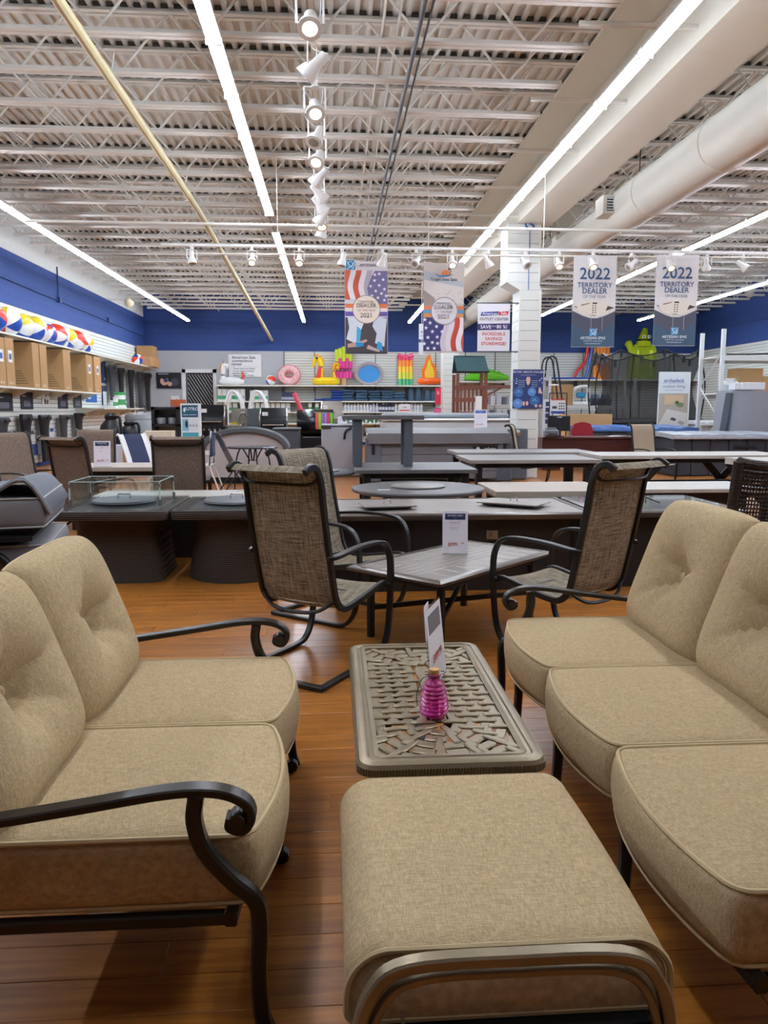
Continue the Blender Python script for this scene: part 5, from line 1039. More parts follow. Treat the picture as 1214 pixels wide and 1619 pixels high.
# ================================================================ hanging banners
BY = 12.28
def banner(label, x0, y0, x1, y1, paper, Y=BY, name='hanging_banner', sag=.0, hang=3.82):
    a, b = at((x0+x1)/2-(x1-x0)/2, (y0+y1)/2, Y), at(x1, (y0+y1)/2, Y); zt, zb = at((x0+x1)/2, y0, Y).z, at((x0+x1)/2, y1, Y).z; w_, h_ = b.x-a.x, zt-zb
    t = thing(name, label, 'banner', ((a.x+b.x)/2, Y, zb)); N = 12
    MB().sheet(lambda u, v: ((u-.5)*w_, 0, v*h_-(sag*math.sin(math.pi*u) if v > .99 else 0)), N, 8, (0, .004, 0)).build('cloth', C(paper, .7), t)
    for s_ in (-1, 1): MB().rod((s_*w_*.47, .002, h_-.02), (s_*w_*.47, .002, hang-zb), .004, 5).build('hanging_cord', WHITE, t)
    return t, w_, h_
def words(t, items, y=-.006):
    cols = {}
    for s_, sz, x, z, c in items: cols.setdefault(c, MB()).text(s_, sz, x, y, z)
    for c, m in cols.items(): m.build('lettering', C(c, .7), t, 0)
def artesian_logo(t, cx, cz, s_, bg=True, y=-.004, col='#2c7fae'):
    if bg: shape(t, 'logo_square', [(cx-s_*.62, cz-s_*.6), (cx+s_*.62, cz-s_*.6), (cx+s_*.62, cz+s_*.6), (cx-s_*.62, cz+s_*.6)], col, y)
    m = MB(); m.tube([(cx-.05*s_+.34*s_*math.cos(k*math.pi/10), y-.003, cz+.1*s_+.34*s_*math.sin(k*math.pi/10)) for k in range(20)], .03*s_, 4, ref=(0, 1, 0), closed=True)
    m.tube(cr([(cx-.6*s_, y-.003, cz+.5*s_), (cx-.2*s_, y-.003, cz+.1*s_), (cx+.1*s_, y-.003, cz-.3*s_), (cx+.3*s_, y-.003, cz-.45*s_)], 4), .03*s_, 4, ref=(0, 1, 0)); m.tube(cr([(cx-.5*s_, y-.003, cz-.5*s_), (cx, y-.003, cz-.25*s_), (cx+.4*s_, y-.003, cz+.2*s_), (cx+.62*s_, y-.003, cz+.6*s_)], 4), .035*s_, 4, ref=(0, 1, 0)); m.tube([(cx+.3*s_, y-.003, cz-.5*s_), (cx+.55*s_, y-.003, cz+.1*s_)], .05*s_, 4, ref=(0, 1, 0)); m.build('logo_mark', C('#eef3f6', .6), t)
def wavy(x0, x1, z0, z1, amp, ph, n=12):     # a waving stripe between two side lines
    f = lambda v: amp*math.sin(v*5.2+ph); L_ = [(x0+f(k/n), z0+(z1-z0)*k/n) for k in range(n+1)]; return L_+[(x+x1-x0, z) for x, z in L_[::-1]]
def clip(poly, w_, z0, z1): return [(max(-w_/2+.004, min(w_/2-.004, x)), max(z0, min(z1, z))) for x, z in poly]
# artesian flag banner
t, w_, h_ = banner('artesian spas banner with a waving flag and a 2021 territory dealer disc', 545, 410, 613, 560, '#d9d3d4', sag=.03)
for i, c in enumerate(('#c85a3c', '#e8e2e2', '#c4563a', '#e6dfe0', '#b7a9b4')): shape(t, 'flag_stripe', clip(wavy(-.52*w_+.125*w_*i, -.52*w_+.125*w_*(i+1), .58*h_, .885*h_, .04*w_, 2.4), w_, .58*h_, .885*h_), c, -.001-.0002*i)
shape(t, 'star_field', [(.06*w_, .6*h_), (.02*w_, .7*h_), (.12*w_, .82*h_), (.2*w_, .88*h_), (.49*w_, .88*h_), (.49*w_, .52*h_), (.2*w_, .52*h_)], '#6d6488', -.002)
for x, z in ((.2, .84), (.3, .85), (.19, .78), (.39, .79), (.1, .72), (.3, .73), (.42, .69), (.22, .67), (.35, .645), (.13, .62), (.27, .6), (.42, .575), (.46, .62)): shape(t, 'star', star(x*w_, z*h_, .045*w_), '#eeeaf0', -.003)
for z0, z1, c in ((.49, .535, '#e07a4c'), (.452, .49, '#efe2dc'), (.405, .452, '#6a55a0')): shape(t, 'ribbon_band', [(-.49*w_, z0*h_), (.49*w_, z0*h_), (.49*w_, z1*h_), (-.49*w_, z1*h_)], c, -.003)
shape(t, 'dark_picture', [(-.49*w_, .01*h_), (.49*w_, .01*h_), (.49*w_, .39*h_), (-.49*w_, .39*h_)], '#4b4348', -.002)
shape(t, 'water_plume', [(-.47*w_, .16*h_), (-.2*w_, .1*h_), (-.14*w_, .24*h_), (-.06*w_, .33*h_), (-.2*w_, .4*h_), (-.44*w_, .4*h_), (-.4*w_, .28*h_)], '#dfe6ec', -.003); shape(t, 'water_plume', [(.2*w_, .12*h_), (.42*w_, .08*h_), (.44*w_, .22*h_), (.48*w_, .38*h_), (.2*w_, .4*h_), (.14*w_, .3*h_), (.24*w_, .22*h_)], '#d6dae4', -.003)
shape(t, 'blue_splash', [(-.24*w_, .1*h_), (-.16*w_, .1*h_), (-.12*w_, .26*h_), (-.22*w_, .3*h_)], '#4db4dc', -.004); shape(t, 'blue_splash', [(.24*w_, .06*h_), (.38*w_, .03*h_), (.36*w_, .12*h_), (.26*w_, .14*h_)], '#3aa0d4', -.004); shape(t, 'bather_arm', [(-.44*w_, .07*h_), (-.2*w_, .08*h_), (.02*w_, .14*h_), (0, .16*h_), (-.2*w_, .13*h_), (-.44*w_, .11*h_)], '#c9a090', -.005); shape(t, 'blue_sleeve', [(-.24*w_, .07*h_), (-.06*w_, .09*h_), (-.08*w_, .125*h_), (-.26*w_, .125*h_)], '#2f9ad0', -.006); shape(t, 'bather_leg', [(0, .06*h_), (.32*w_, .02*h_), (.3*w_, .045*h_), (.04*w_, .1*h_)], '#cdb6a8', -.005)
for zz, ch, cc in ((.005, .025, '#3a3840'),): shape(t, 'bottom_strip', [(-.49*w_, zz*h_), (.49*w_, zz*h_), (.49*w_, ch*h_), (-.49*w_, ch*h_)], cc, -.0065)
shape(t, 'disc_rim', circ(0, .475*h_, .325*w_, 32), '#8a7a74', -.006); shape(t, 'disc', circ(0, .475*h_, .31*w_, 32), '#f3e3d2', -.0085)
def disc_text(t, cz): words(t, [('TERRITORY', .078*w_, 0, cz+.115*h_*.6, '#a08c78'), ('DEALER', .135*w_, 0, cz+.02*h_, '#c07a62'), ('OF THE YEAR', .07*w_, 0, cz-.02*h_, '#a08c78'), ('2021', .15*w_, 0, cz-.085*h_, '#6b8fb4')], -.0105)
disc_text(t, .475*h_); artesian_logo(t, -.36*w_, .94*h_, .17*w_, True, -.0015); words(t, [('ARTESIAN SPAS', .085*w_, .14*w_, .925*h_, '#3a3c48')])
# beach banner
t, w_, h_ = banner('tropic seas spas banner with a sunset logo and a 2021 dealer disc', 669, 413, 733, 558, '#cfc3bb', sag=.03)
shape(t, 'sea_foam', [(-.49*w_, .62*h_), (-.3*w_, .58*h_), (-.1*w_, .56*h_), (.49*w_, .54*h_), (.49*w_, .78*h_), (-.49*w_, .8*h_)], '#dfd6d0', -.001); shape(t, 'sea_band', [(-.49*w_, .80*h_), (.49*w_, .72*h_), (.49*w_, .78*h_), (0, .82*h_), (-.49*w_, .9*h_)], '#b9bcc2', -.002); shape(t, 'wet_sand', [(-.49*w_, .52*h_), (-.2*w_, .52*h_), (-.22*w_, .6*h_), (-.49*w_, .69*h_)], '#a5948c', -.0025)
rnd = random.Random(5)
for k in range(26): 
    x, z = rnd.uniform(-.4, .46)*w_, rnd.uniform(.57, .69)*h_; shape(t, 'foam_mark', [(x, z), (x+.03*w_, z+.004*h_), (x+.015*w_, z+.012*h_)], rnd.choice(['#8a7872', '#f0eae6', '#b39a90']), -.003)
for z0, z1, c in ((.475, .515, '#d77a54'), (.435, .475, '#5a95b8'), (.39, .435, '#cf8a58')): shape(t, 'ribbon_band', [(-.5*w_, z0*h_), (.5*w_, z0*h_), (.5*w_, z1*h_), (-.5*w_, z1*h_)], c, -.003)
shape(t, 'star_field', [(-.49*w_, .02*h_), (.06*w_, .02*h_), (.05*w_, .08*h_), (-.04*w_, .14*h_), (.0, .2*h_), (.06*w_, .3*h_), (.05*w_, .39*h_), (-.49*w_, .39*h_)], '#3b3a6e', -.002)
for i, c in enumerate(('#d9ccd4', '#e6dde0', '#b9402c', '#e9e2e4', '#c0472f')): shape(t, 'flag_stripe', clip(wavy(-.03*w_+.13*w_*i, -.03*w_+.13*w_*(i+1), .02*h_, .39*h_, .05*w_, 3.4), w_, .02*h_, .39*h_), c, -.0021-.0002*i)
for x, z in ((-.46, .365), (-.33, .33), (-.17, .29), (-.43, .275), (-.27, .235), (-.03, .235), (-.38, .17), (-.15, .175), (-.27, .115), (-.14, .105), (-.38, .05), (-.22, .05), (-.47, .1)): shape(t, 'star', star(x*w_, z*h_, .055*w_), '#eeeaf2', -.005)
shape(t, 'disc_rim', circ(.02*w_, .46*h_, .335*w_, 32), '#8d8486', -.006); shape(t, 'disc', circ(.02*w_, .46*h_, .315*w_, 32), '#e0dbdc', -.0085); disc_text(t, .46*h_)
shape(t, 'sun', circ(.05*w_, .855*h_, .11*w_, 14, 0, 180), '#d9793a', -.004); shape(t, 'wave_mark', [(-.27*w_, .875*h_), (-.1*w_, .845*h_), (.1*w_, .85*h_), (.26*w_, .86*h_), (.1*w_, .835*h_), (-.1*w_, .83*h_)], '#3a78a8', -.005); shape(t, 'palm_trunk', [(.15*w_, .86*h_), (.165*w_, .86*h_), (.18*w_, .92*h_), (.165*w_, .92*h_)], '#3a3530', -.005)
for k in range(5): shape(t, 'palm_leaf', [(.17*w_, .92*h_), (.17*w_+.07*w_*math.cos(k*.8-.1), .92*h_+.03*h_*math.sin(k*.8-.1)), (.17*w_+.06*w_*math.cos(k*.8+.3), .92*h_+.03*h_*math.sin(k*.8+.3)-.01*h_)], '#3a3530', -.0052)
words(t, [('Tropic Seas Spas', .098*w_, 0, .79*h_, '#2c2f3c')])
# the two 2022 banners
for x0, x1, y0, y1, lab in ((905, 973, 404, 549, 'left 2022 territory dealer banner beside the clad column'), (1035, 1102, 403, 547, 'right 2022 territory dealer banner near the right wall')):
    t, w_, h_ = banner(lab, x0, y0, x1, y1, '#e2dedc', hang=3.86)
    shape(t, 'dark_panel', [(-.5*w_, .02*h_), (.5*w_, .02*h_), (.5*w_, .40*h_), (.25*w_, .345*h_), (.08*w_, .32*h_), (-.08*w_, .32*h_), (-.25*w_, .345*h_), (-.5*w_, .40*h_)], '#4c4d5c', -.001); shape(t, 'blue_panel', [(-.5*w_, .005*h_), (.5*w_, .005*h_), (.5*w_, .26*h_), (.25*w_, .19*h_), (0, .13*h_), (-.25*w_, .19*h_), (-.5*w_, .26*h_)], '#3d566c', -.002)
    for x in (-.06, .2): shape(t, 'fold_line', [(x*w_, .18*h_), (x*w_+.012*w_, .18*h_), (x*w_+.012*w_, .34*h_), (x*w_, .34*h_)], '#9a9aa4', -.0035)
    shape(t, 'spa_picture', circ(.02*w_, .43*h_, .42*w_, 24, rz=.09*h_), '#e6dccd', -.0032)
    shape(t, 'spa_lounger', [(-.3*w_, .455*h_), (-.1*w_, .48*h_), (-.1*w_, .487*h_), (-.3*w_, .465*h_)], '#4a3c36', -.005); shape(t, 'spa_corner', [(.27*w_, .40*h_), (.48*w_, .435*h_), (.32*w_, .455*h_)], '#4a3c36', -.005); shape(t, 'spa_corner', [(-.46*w_, .445*h_), (-.38*w_, .43*h_), (-.42*w_, .45*h_)], '#5a4a42', -.005); shape(t, 'spa_seat', [(-.04*w_, .475*h_), (.08*w_, .475*h_), (.06*w_, .492*h_), (-.03*w_, .492*h_)], '#3f3430', -.005)
    for k in range(8): shape(t, 'spa_jet', circ((-.025+.06*(k % 2))*w_, (.455-.025*(k//2))*h_, .016*w_, 8), '#5a4a42', -.005)
    shape(t, 'spa_rim', [(-.12*w_, .362*h_), (0, .347*h_), (.08*w_, .345*h_), (0, .355*h_)], '#5a4a42', -.005)
    words(t, [('2022', .36*w_, 0, .745*h_, '#3a5c84'), ('TERRITORY', .155*w_, 0, .655*h_, '#3a5078'), ('DEALER', .165*w_, 0, .59*h_, '#3a5078'), ('OF THE YEAR', .088*w_, 0, .54*h_, '#8a8e96'), ('ARTESIAN SPAS', .085*w_, 0, .088*h_, '#e8ecf0'), ('crafted for every body', .05*w_, 0, .062*h_, '#b8c4cf'), ('theartesianspas.com', .045*w_, 0, .035*h_, '#c8d0d8')], -.007)
    artesian_logo(t, 0, .165*h_, .14*w_, True, -.004, '#3f8fc0')
# sale sign fixed to the column
t, w_, h_ = banner('white american sale outlet center banner fixed to the clad column', 755, 479, 806, 556, '#e8e6ea', Y=15.35, name='sale_banner', hang=3.5)
for z in (.0, h_): MB().tube([(-w_*.55, .0, z), (w_*.5+.17, .0, z), (w_*.5+.17, .2, z)], .012, 6).build('bracket_rod', GREYMET, t)
shape(t, 'blue_flag', [(-.42*w_, .735*h_), (.12*w_, .75*h_), (.14*w_, .83*h_), (-.38*w_, .81*h_)], '#2e4390', -.002); shape(t, 'red_flag', [(.15*w_, .745*h_), (.42*w_, .755*h_), (.46*w_, .835*h_), (.14*w_, .82*h_)], '#c9303a', -.002); shape(t, 'save_band', [(-.5*w_, .44*h_), (.5*w_, .455*h_), (.5*w_, .585*h_), (-.5*w_, .57*h_)], '#3b3568', -.002)
words(t, [('American', .12*w_, -.13*w_, .755*h_, '#f0f0f4'), ('Sale', .12*w_, .3*w_, .765*h_, '#f0f0f4'), ('OUTLET CENTER', .115*w_, .0, .645*h_, '#4a4c58'), ('SAVE', .15*w_, -.25*w_, .475*h_, '#f0eef4'), ('UP TO', .05*w_, -.0*w_, .51*h_, '#f0eef4'), ('80 %!', .15*w_, .25*w_, .48*h_, '#f0eef4'), ('INCREDIBLE', .135*w_, 0, .335*h_, '#c8443c'), ('SAVINGS', .135*w_, 0, .235*h_, '#c8443c'), ('STOREWIDE!', .135*w_, 0, .135*h_, '#c8443c')])
x, z, w_, h_ = pxbox(662, 512, 671, 561, 18.73); NB = board('sale_banner', 'narrow white banner edge behind the beach banner', 'banner', x, 18.73, z, w_, h_, '#e6e8ee', (('navy_band', '#2f3a70', 0, .5, 1, .6),), [('A', .12, .5, .3, '#3a4a88'), ('O', .1, .5, .42, '#8a92a8'), ('S', .1, .5, .585, '#e8e8f0')])
MB().rod((0, 0, h_), (0, 0, 5.24-z), .006, 5).build('hanging_cord', WHITE, NB)
# blue poster on the column
x, z, w_, h_ = pxbox(811, 584, 859, 646, 15.44); t = board('wall_poster', 'navy one minute challenge poster with blue circles on the clad column', 'poster', x, 15.47, z, w_, h_, '#2c3a6e', (), [('TAKE THE 1 MINUTE CHALLENGE', .062, .5, .085, '#e8e6e8'), ('dip your hand and find out', .036, .5, .15, '#b8c0d8')], .012)
for cx, cz, r, c in ((-.31, .42, .16, '#3c6aa4'), (.13, .43, .14, '#5c8fce'), (-.33, .13, .16, '#5c8fce'), (.23, .2, .16, '#3c6aa4')):
    shape(t, 'blue_disc', circ(cx*w_, cz*h_, r*w_, 20), c, -.008); m = MB(); m.text('Step', .035*h_, cx*w_, -.0115, cz*h_+.03*h_); m.text('read the sheet', .022*h_, cx*w_, -.0115, cz*h_-.005*h_); m.build('lettering', C('#dfe6f0'), t, 0)
for k in range(4):
    for s_ in (-1, 1): MB().tube([(s_*(.08+.03*j)*w_, -.009, (.56+.05*k+.01*(j % 2))*h_) for j in range(1, 9)], .004, 4, ref=(0, 1, 0)).build('wave_line', C('#c3d4ea'), t)
SK = '#e0b7a2'
shape(t, 'hand_shape', [(-.07*w_, .74*h_), (-.05*w_, .81*h_), (.05*w_, .81*h_), (.07*w_, .78*h_), (.06*w_, .66*h_), (0, .59*h_), (-.05*w_, .64*h_), (-.06*w_, .72*h_), (-.11*w_, .71*h_)], SK, -.012); shape(t, 'hand_shape', [(.34*w_, .4*h_), (.36*w_, .54*h_), (.4*w_, .54*h_), (.48*w_, .38*h_)], SK, -.009); shape(t, 'foot_shape', circ(-.13*w_, .13*h_, .045*w_, 10, rz=.06*h_), SK, -.009); shape(t, 'foot_shape', circ(-.02*w_, .135*h_, .045*w_, 10, rz=.06*h_), SK, -.009); shape(t, 'fist_shape', circ(.28*w_, .07*h_, .05*w_, 10), SK, -.0095); shape(t, 'fist_shape', circ(.42*w_, .07*h_, .05*w_, 10), SK, -.009)
rnd = random.Random(9)
for k in range(14): shape(t, 'bubble', circ((-.47+.12*rnd.random() if k % 2 else .36+.12*rnd.random())*w_, (.64+.3*rnd.random())*h_, .012*w_+.01*w_*rnd.random(), 8), '#cfd8ea', -.0085)
# ================================================================ grills in front of the back shelves
def grill(label, x0, x1, yt, yb, Y, hood, side=True):
    x, z, w_, h_ = pxbox(x0, yt, x1, yb, Y); t = thing('grill', label, 'grill', (x, Y, 0)); m = MB()
    m.loft([[(xx, yy, z+zz) for yy, zz in ((-.3, 0), (-.3, h_*.35), (-.24, h_*.75), (-.1, h_), (.15, h_), (.26, h_*.7), (.28, 0))] for xx in (-w_/2, w_/2)]); m.build('hood', hood, t)
    MB().tube([(-w_*.4, -.36, z+.08), (w_*.4, -.36, z+.08)], .018, 8).build('hood_handle', CHROME, t); MB().rbox((0, -.01, z-.1), (w_*1.05, .6, .2), .01).build('control_panel', BLKMET, t)
    for k in range(4): MB().lathe([(.03, 0), (.025, .035), (0, .035)], (-w_*.33+w_*.22*k, -.31, z-.1), 10, Matrix.Rotation(R(90), 3, 'X')).build('knob', CHROME, t)
    MB().bx(-w_*.5, w_*.5, -.28, .28, .12, z-.2).build('cart_body', BLKMET, t, 0)
    for s_ in (-1, 1): MB().bx(s_*w_*.25-w_*.22, s_*w_*.25+w_*.22, -.295, -.28, .16, z-.24).build('cart_door', C('#2d2e32', .3), t, 0); MB().rbox((s_*(w_*.5+.2), 0, z-.02), (.36, .5, .05), .01).build('side_shelf', CHROME if side else BLKMET, t)
    for sx in (-1, 1):
        for sy in (-.22, .22): MB().lathe([(.05, -.02), (.05, .02)], (sx*w_*.42, sy, .055), 12, Matrix.Rotation(R(90), 3, 'Y')).build('caster', BLACK, t)
    for s_ in (-1, 1): MB().tube(cr([(s_*w_*.5, -.32, z-.02), (s_*w_*.52, -.32, z+h_*.5), (s_*w_*.5, -.2, z+h_*.95)], 4), .02, 6).build('hood_trim', CHROME, t)
    MB().bx(-w_*.42, -w_*.2, -.305, -.3, z+h_*.62, z+h_*.8).build('price_tag', WHITE, t, 0, rot=(R(0), 0, 0)); return t
HB = mat('black_hood_enamel', '#101114', .2, var=.05); HS = mat('brushed_hood_steel', '#a39c92', .35, .7)
grill('black hooded gas grill beside the SUTRO stand', 319, 357, 640, 672, 18.0, HB); grill('black hooded gas grill in the middle with a steel frame', 413, 454, 645, 677, 18.4, HB); grill('stainless grill with a tall pale hood right of the smoker', 509, 541, 634, 668, 19.2, HS)
x, z, w_, h_ = pxbox(358, 646, 388, 672, 18.6); t = thing('outdoor_sink', 'open steel outdoor cabinet with a tap between the two black grills', 'cabinet', (x, 19.3, 0)); MB().bx(-w_/2, w_/2, -.3, .3, .05, z).build('cabinet_body', HS, t, 0); MB().bx(-w_/2, w_/2, .2, .26, z, z+h_).build('splash_back', HS, t, 0); MB().tube(cr([(0, 0, z), (0, 0, z+.2), (.1, 0, z+.3), (.18, 0, z+.15)], 4), .02, 6).build('tap', CHROME, t); MB().lathe([(.09, 0), (.1, .03), (0, .05)], (.05, -.1, z), 12).build('dial', CHROME, t); MB().bx(-w_/2-.01, w_/2+.01, -.31, .31, 0, .05).build('plinth', BLACK, t, 0); MB().bx(-.2, -.05, -.15, -.1, z, z+.06).build('yellow_cloth', C('#d8b830'), t, 0)
x, z, w_, h_ = pxbox(389, 646, 411, 672, 18.7); t = thing('storage_cabinet', 'dark grey cabinet panel left of the middle grill', 'cabinet', (x, 19.2, 0)); MB().rbox((0, 0, (z+h_)/2), (w_, .5, z+h_), .01).build('cabinet_body', C('#55585e', .4), t); MB().bx(-w_*.4, w_*.4, -.262, -.25, .1, z*.8).build('cabinet_door', C('#4a4d52', .4), t, 0)
# handrail loops
for i, px in enumerate((370, 408)):
    c = at(px, 650, 21.0); t = thing('pool_handrail', ['left', 'right'][i]+' white looped pool handrail behind the grills', 'handrail', (c.x, 21.0, 0)); zt = at(px, 620, 21).z
    for dy in (0, .5): MB().tube(cr([(-.25, dy, 0), (-.24, dy, zt-.5), (-.1, dy, zt), (.1, dy, zt-.08), (.22, dy, zt-.5), (.27, dy, 0)], 5), .035, 8).build('rail_tube', WHITE, t)
    MB().tube([(-.24, 0, .8), (-.24, .5, .8)], .03, 8).build('cross_bar', WHITE, t)
# drum smoker with coloured towels
x, z, w_, h_ = pxbox(464, 650, 490, 690, 17.4); t = thing('drum_smoker', 'black drum smoker hung with coloured towels', 'smoker', (x+.2, 17.4, 0)); M = Matrix.Rotation(R(90), 3, 'Y')
MB().lathe([(0, -.3), (.30, -.3), (.31, -.28), (.31, .5), (.3, .52), (0, .52)], (0, 0, z+.3), 24, M).build('drum', HB, t); MB().bx(-.25, .45, -.2, .2, .1, z-.02).build('cart_body', BLKMET, t, 0); MB().rod((-.2, 0, z+.55), (-.36, 0, z+.98), .05, 8).build('chimney', C('#e05060'), t)
for sx in (-.2, .4):
    for sy in (-.16, .16): MB().rod((sx, sy, z+.05), (sx, sy, 0), .025, 6).build('leg', BLKMET, t)
for i, c in enumerate(('#e05a60', '#a8d83a', '#9a70b8', '#b58ac8', '#e04868', '#78c834')): MB().sheet(lambda u, v: (.12+.065*i+.06*u, -.325-.02*math.sin(v*3)-.01*math.sin(u*6), z+.53-.36*v), 3, 5, (0, .02, 0)).build('towel', C(c, .8), t)
MB().rod((.08, -.31, z+.54), (.56, -.31, z+.54), .012, 6).build('towel_rail', CHROME, t)
x, z, w_, h_ = pxbox(445, 676, 482, 700, 16.6); t = thing('storage_box', 'dark grey deck box in front of the drum smoker', 'box', (x-.12, 16.4, 0)); MB().rbox((0, 0, (z+h_)*.48), (w_*1.1, .55, (z+h_)*.96), .02).build('box_body', C('#46494f', .5), t); MB().rbox((0, 0, (z+h_)*.98), (w_*1.14, .6, .05), .015).build('box_lid', C('#55585e', .5), t)
# light grey cabinet spa and swim spa
x, z, w_, h_ = pxbox(508, 674, 573, 735, 15.9); t = thing('spa', 'plain pale grey spa cabinet with a black arched handle behind the tan sling chair', 'spa', (x, 16.3, 0)); H_ = z+h_
MB().rbox((0, 0, H_/2), (w_, .8, H_), .03).build('cabinet_shell', C('#a9a9ae', .4), t); MB().rbox((0, 0, H_+.02), (w_*1.02, .84, .05), .02).build('top_rim', C('#8f9096', .4), t); MB().tube(cr([(.05, -.42, .75*H_), (.08, -.45, .9*H_), (.2, -.42, .97*H_)], 4), .025, 8).build('handle', BLACK, t); MB().rbox((-w_*.38, -.41, H_-.02), (.2, .03, .06), .005).build('vent', C('#3c302c'), t)
x2, z2_, w2, h2_ = pxbox(534, 660, 549, 672, 15.6); board('info_card', 'white card with a small picture on the pale grey spa', 'sign', x2, 16.1, H_+.046, w2, h2_, '#ececee', (('picture', '#5a5d64', .55, .35, .9, .65),), [('info', .2, .3, .5, '#777777')])
YS = 14.6; x, z, w_, h_ = pxbox(588, 680, 800, 760, YS); t = thing('swim_spa', 'long grey boarded swim spa with a folded dark cover in front of the play tower', 'spa', (x, YS+1.1, 0)); H_ = at(700, 690, YS).z; SG = mat('grey_spa_board', '#6c6c70', .45, var=.1, vs=4)
for k in range(5): MB().rbox((0, 0, .06+(H_-.1)*(k+.5)/5), (w_, 2.1, (H_-.1)/5-.006), .006).build('cabinet_board', SG, t)
for sx in (-1, 1): MB().rbox((sx*w_*.49, -1.03, H_/2), (.3, .12, H_-.02), .02).build('corner_panel', C('#5b5f68', .4), t); MB().rbox((sx*(w_*.49), -1.095, H_*.72), (.06, .02, .2), .01).build('latch', BLACK, t)
def cov(u, v): return ((u-.5)*(w_+.16), -1.12+2.2*v, H_+.04+.10*(1-abs(2*v-1)**3)+.012*math.sin(u*23)*math.sin(v*5))
MB().sheet(cov, 30, 8, (0, 0, -.1)).build('folded_cover', mat('grey_spa_cover', '#7b7a7b', .6, var=.1, vs=5, bump=.2), t); MB().sheet(lambda u, v: ((u-.5)*(w_+.14), -1.13-.015*math.sin(u*17)*v, H_+.06-.2*v), 24, 4, (0, .02, 0)).build('cover_skirt', mat('grey_cover_skirt', '#69686a', .6), t)
bd = MB(); pts = [(-.33, .05), (-.30, -.045), (.3, -.045), (.33, .06)]; bd.prism([(.98+a, H_*.72+b) for a, b in pts], -1.075, -1.058); o = bd.build('name_plate', BLACK, t, 0); m = MB(); m.text('infuma', .085, 1.0, -1.079, H_*.72-.02); m.lathe([(.035, 0), (.03, .004), (0, .005)], (.76, -1.076, H_*.72+.01), 12, Matrix.Rotation(R(90), 3, 'X')); m.build('lettering', C('#d8dade'), o, 0)
for s_ in (-1, 1): MB().tube(cr([(s_*(w_*.5+.1), -.9, .25), (s_*(w_*.5+.1), -.95, H_-.1), (s_*(w_*.5+.06), -.8, H_+.05)], 4), .03, 8).build('cover_lifter', CHROME, t)
p = at(760, 675, YS+.9); price_sign('white and blue price sign reading 13,499 standing on the swim spa', (p.x, YS+.9, H_+.12), 0, .27, .40, 'OUTLET ONLY', '$13,499', '', ['swim spa', 'with cover'], '#2d5fae')
x, z, w_, h_ = pxbox(786, 678, 815, 712, 15.0); t = thing('pump_unit', 'grey cover lifter housing at the right end of the swim spa', 'machine', (x+.28, 15.25, 0)); MB().rbox((0, 0, (z+h_)/2), (.34, .4, z+h_), .02).build('housing', C('#5f646c', .4), t); MB().lathe([(.07, 0), (.06, .04), (0, .05)], (-.04, -.21, z+h_*.8), 14, Matrix.Rotation(R(90), 3, 'X')).build('pivot', CHROME, t); MB().rbox((-.1, -.215, z+h_*.3), (.08, .03, .12), .01).build('orange_tag', C('#b0563a'), t)
# white acrylic spas stacked behind
x, z, w_, h_ = pxbox(600, 664, 800, 676, 20.0); t = thing('spa_shell', 'long white and grey spa shell lying behind the swim spa', 'spa', (x+.1, 20.6, 0)); MB().rbox((0, 0, .55), (w_, 1.6, 1.1), .05).build('shell_body', C('#c9cdd0', .3), t); MB().rbox((0, 0, 1.14), (w_*1.03, 1.7, .07), .03).build('shell_lip', C('#e8eaea', .25), t); MB().rbox((0, .1, 1.25), (w_*.98, 1.5, .14), .05).build('grey_cover', C('#8d9296', .5), t)
# ================================================================ office corner
t = thing('desk', 'dark red wood office desk behind the pale tables', 'desk', (at(940, 700, 17.2).x, 17.75, 0)); x, z, w_, h_ = pxbox(858, 690, 1018, 710, 17.2); MH = wood('mahogany', '#3a1712', '#57241b', .35, rand=.05, scale=(3, 20, 20))
MB().rbox((0, 0, .75), (w_, .85, .05), .01).build('desk_top', MH, t); MB().bx(-w_/2+.05, w_/2-.05, -.36, -.33, .1, .72).build('front_panel', MH, t, 0)
for s_ in (-1, 1): MB().bx(s_*(w_/2-.25)-.22, s_*(w_/2-.25)+.22, -.33, .38, 0, .72).build('pedestal', MH, t, 0)
c = at(885, 680, 17.5); t = thing('monitor', 'black monitor seen from behind on the red wood desk', 'monitor', (c.x, 17.6, .776), R(6)); MB().rbox((0, 0, .31), (.56, .05, .36), .015).build('screen_back', BLACK, t); MB().rbox((0, -.03, .12), (.09, .04, .22), .01).build('stand_neck', BLACK, t); MB().lathe([(.14, 0), (.14, .015), (0, .02)], n=20).build('stand_base', BLACK, t); MB().rbox((0, -.03, .45), (.12, .01, .025), .003).build('badge', C('#b8b8bc'), t)
c = at(872, 690, 17.3); t = thing('label_printer', 'grey label printer beside the monitor', 'printer', (c.x, 17.35, .776)); MB().rbox((0, 0, .09), (.32, .26, .18), .04).build('printer_body', C('#6a6d74', .5), t); MB().rbox((0, .02, .19), (.24, .2, .05), .02).build('printer_lid', C('#5a5d64', .5), t); MB().bx(-.1, .1, -.135, -.13, .05, .075).build('paper_slot', BLACK, t, 0)
c = at(975, 690, 17.5); t = thing('paper_pile', 'loose white papers on the red wood desk', 'paper', (c.x, 17.55, .776))
for k in range(3): MB().box((.06*k-.05, .03*k, .004+.006*k), (.24, .3, .004), Matrix.Rotation(.3*k, 3, 'Z')).build('sheet', WHITE, t, 0)
c = at(917, 690, 18.5); t = thing('task_chair', 'red upholstered task chair behind the desk', 'chair', (c.x, 18.6, 0)); RD = mat('red_upholstery', '#9e2430', .85)
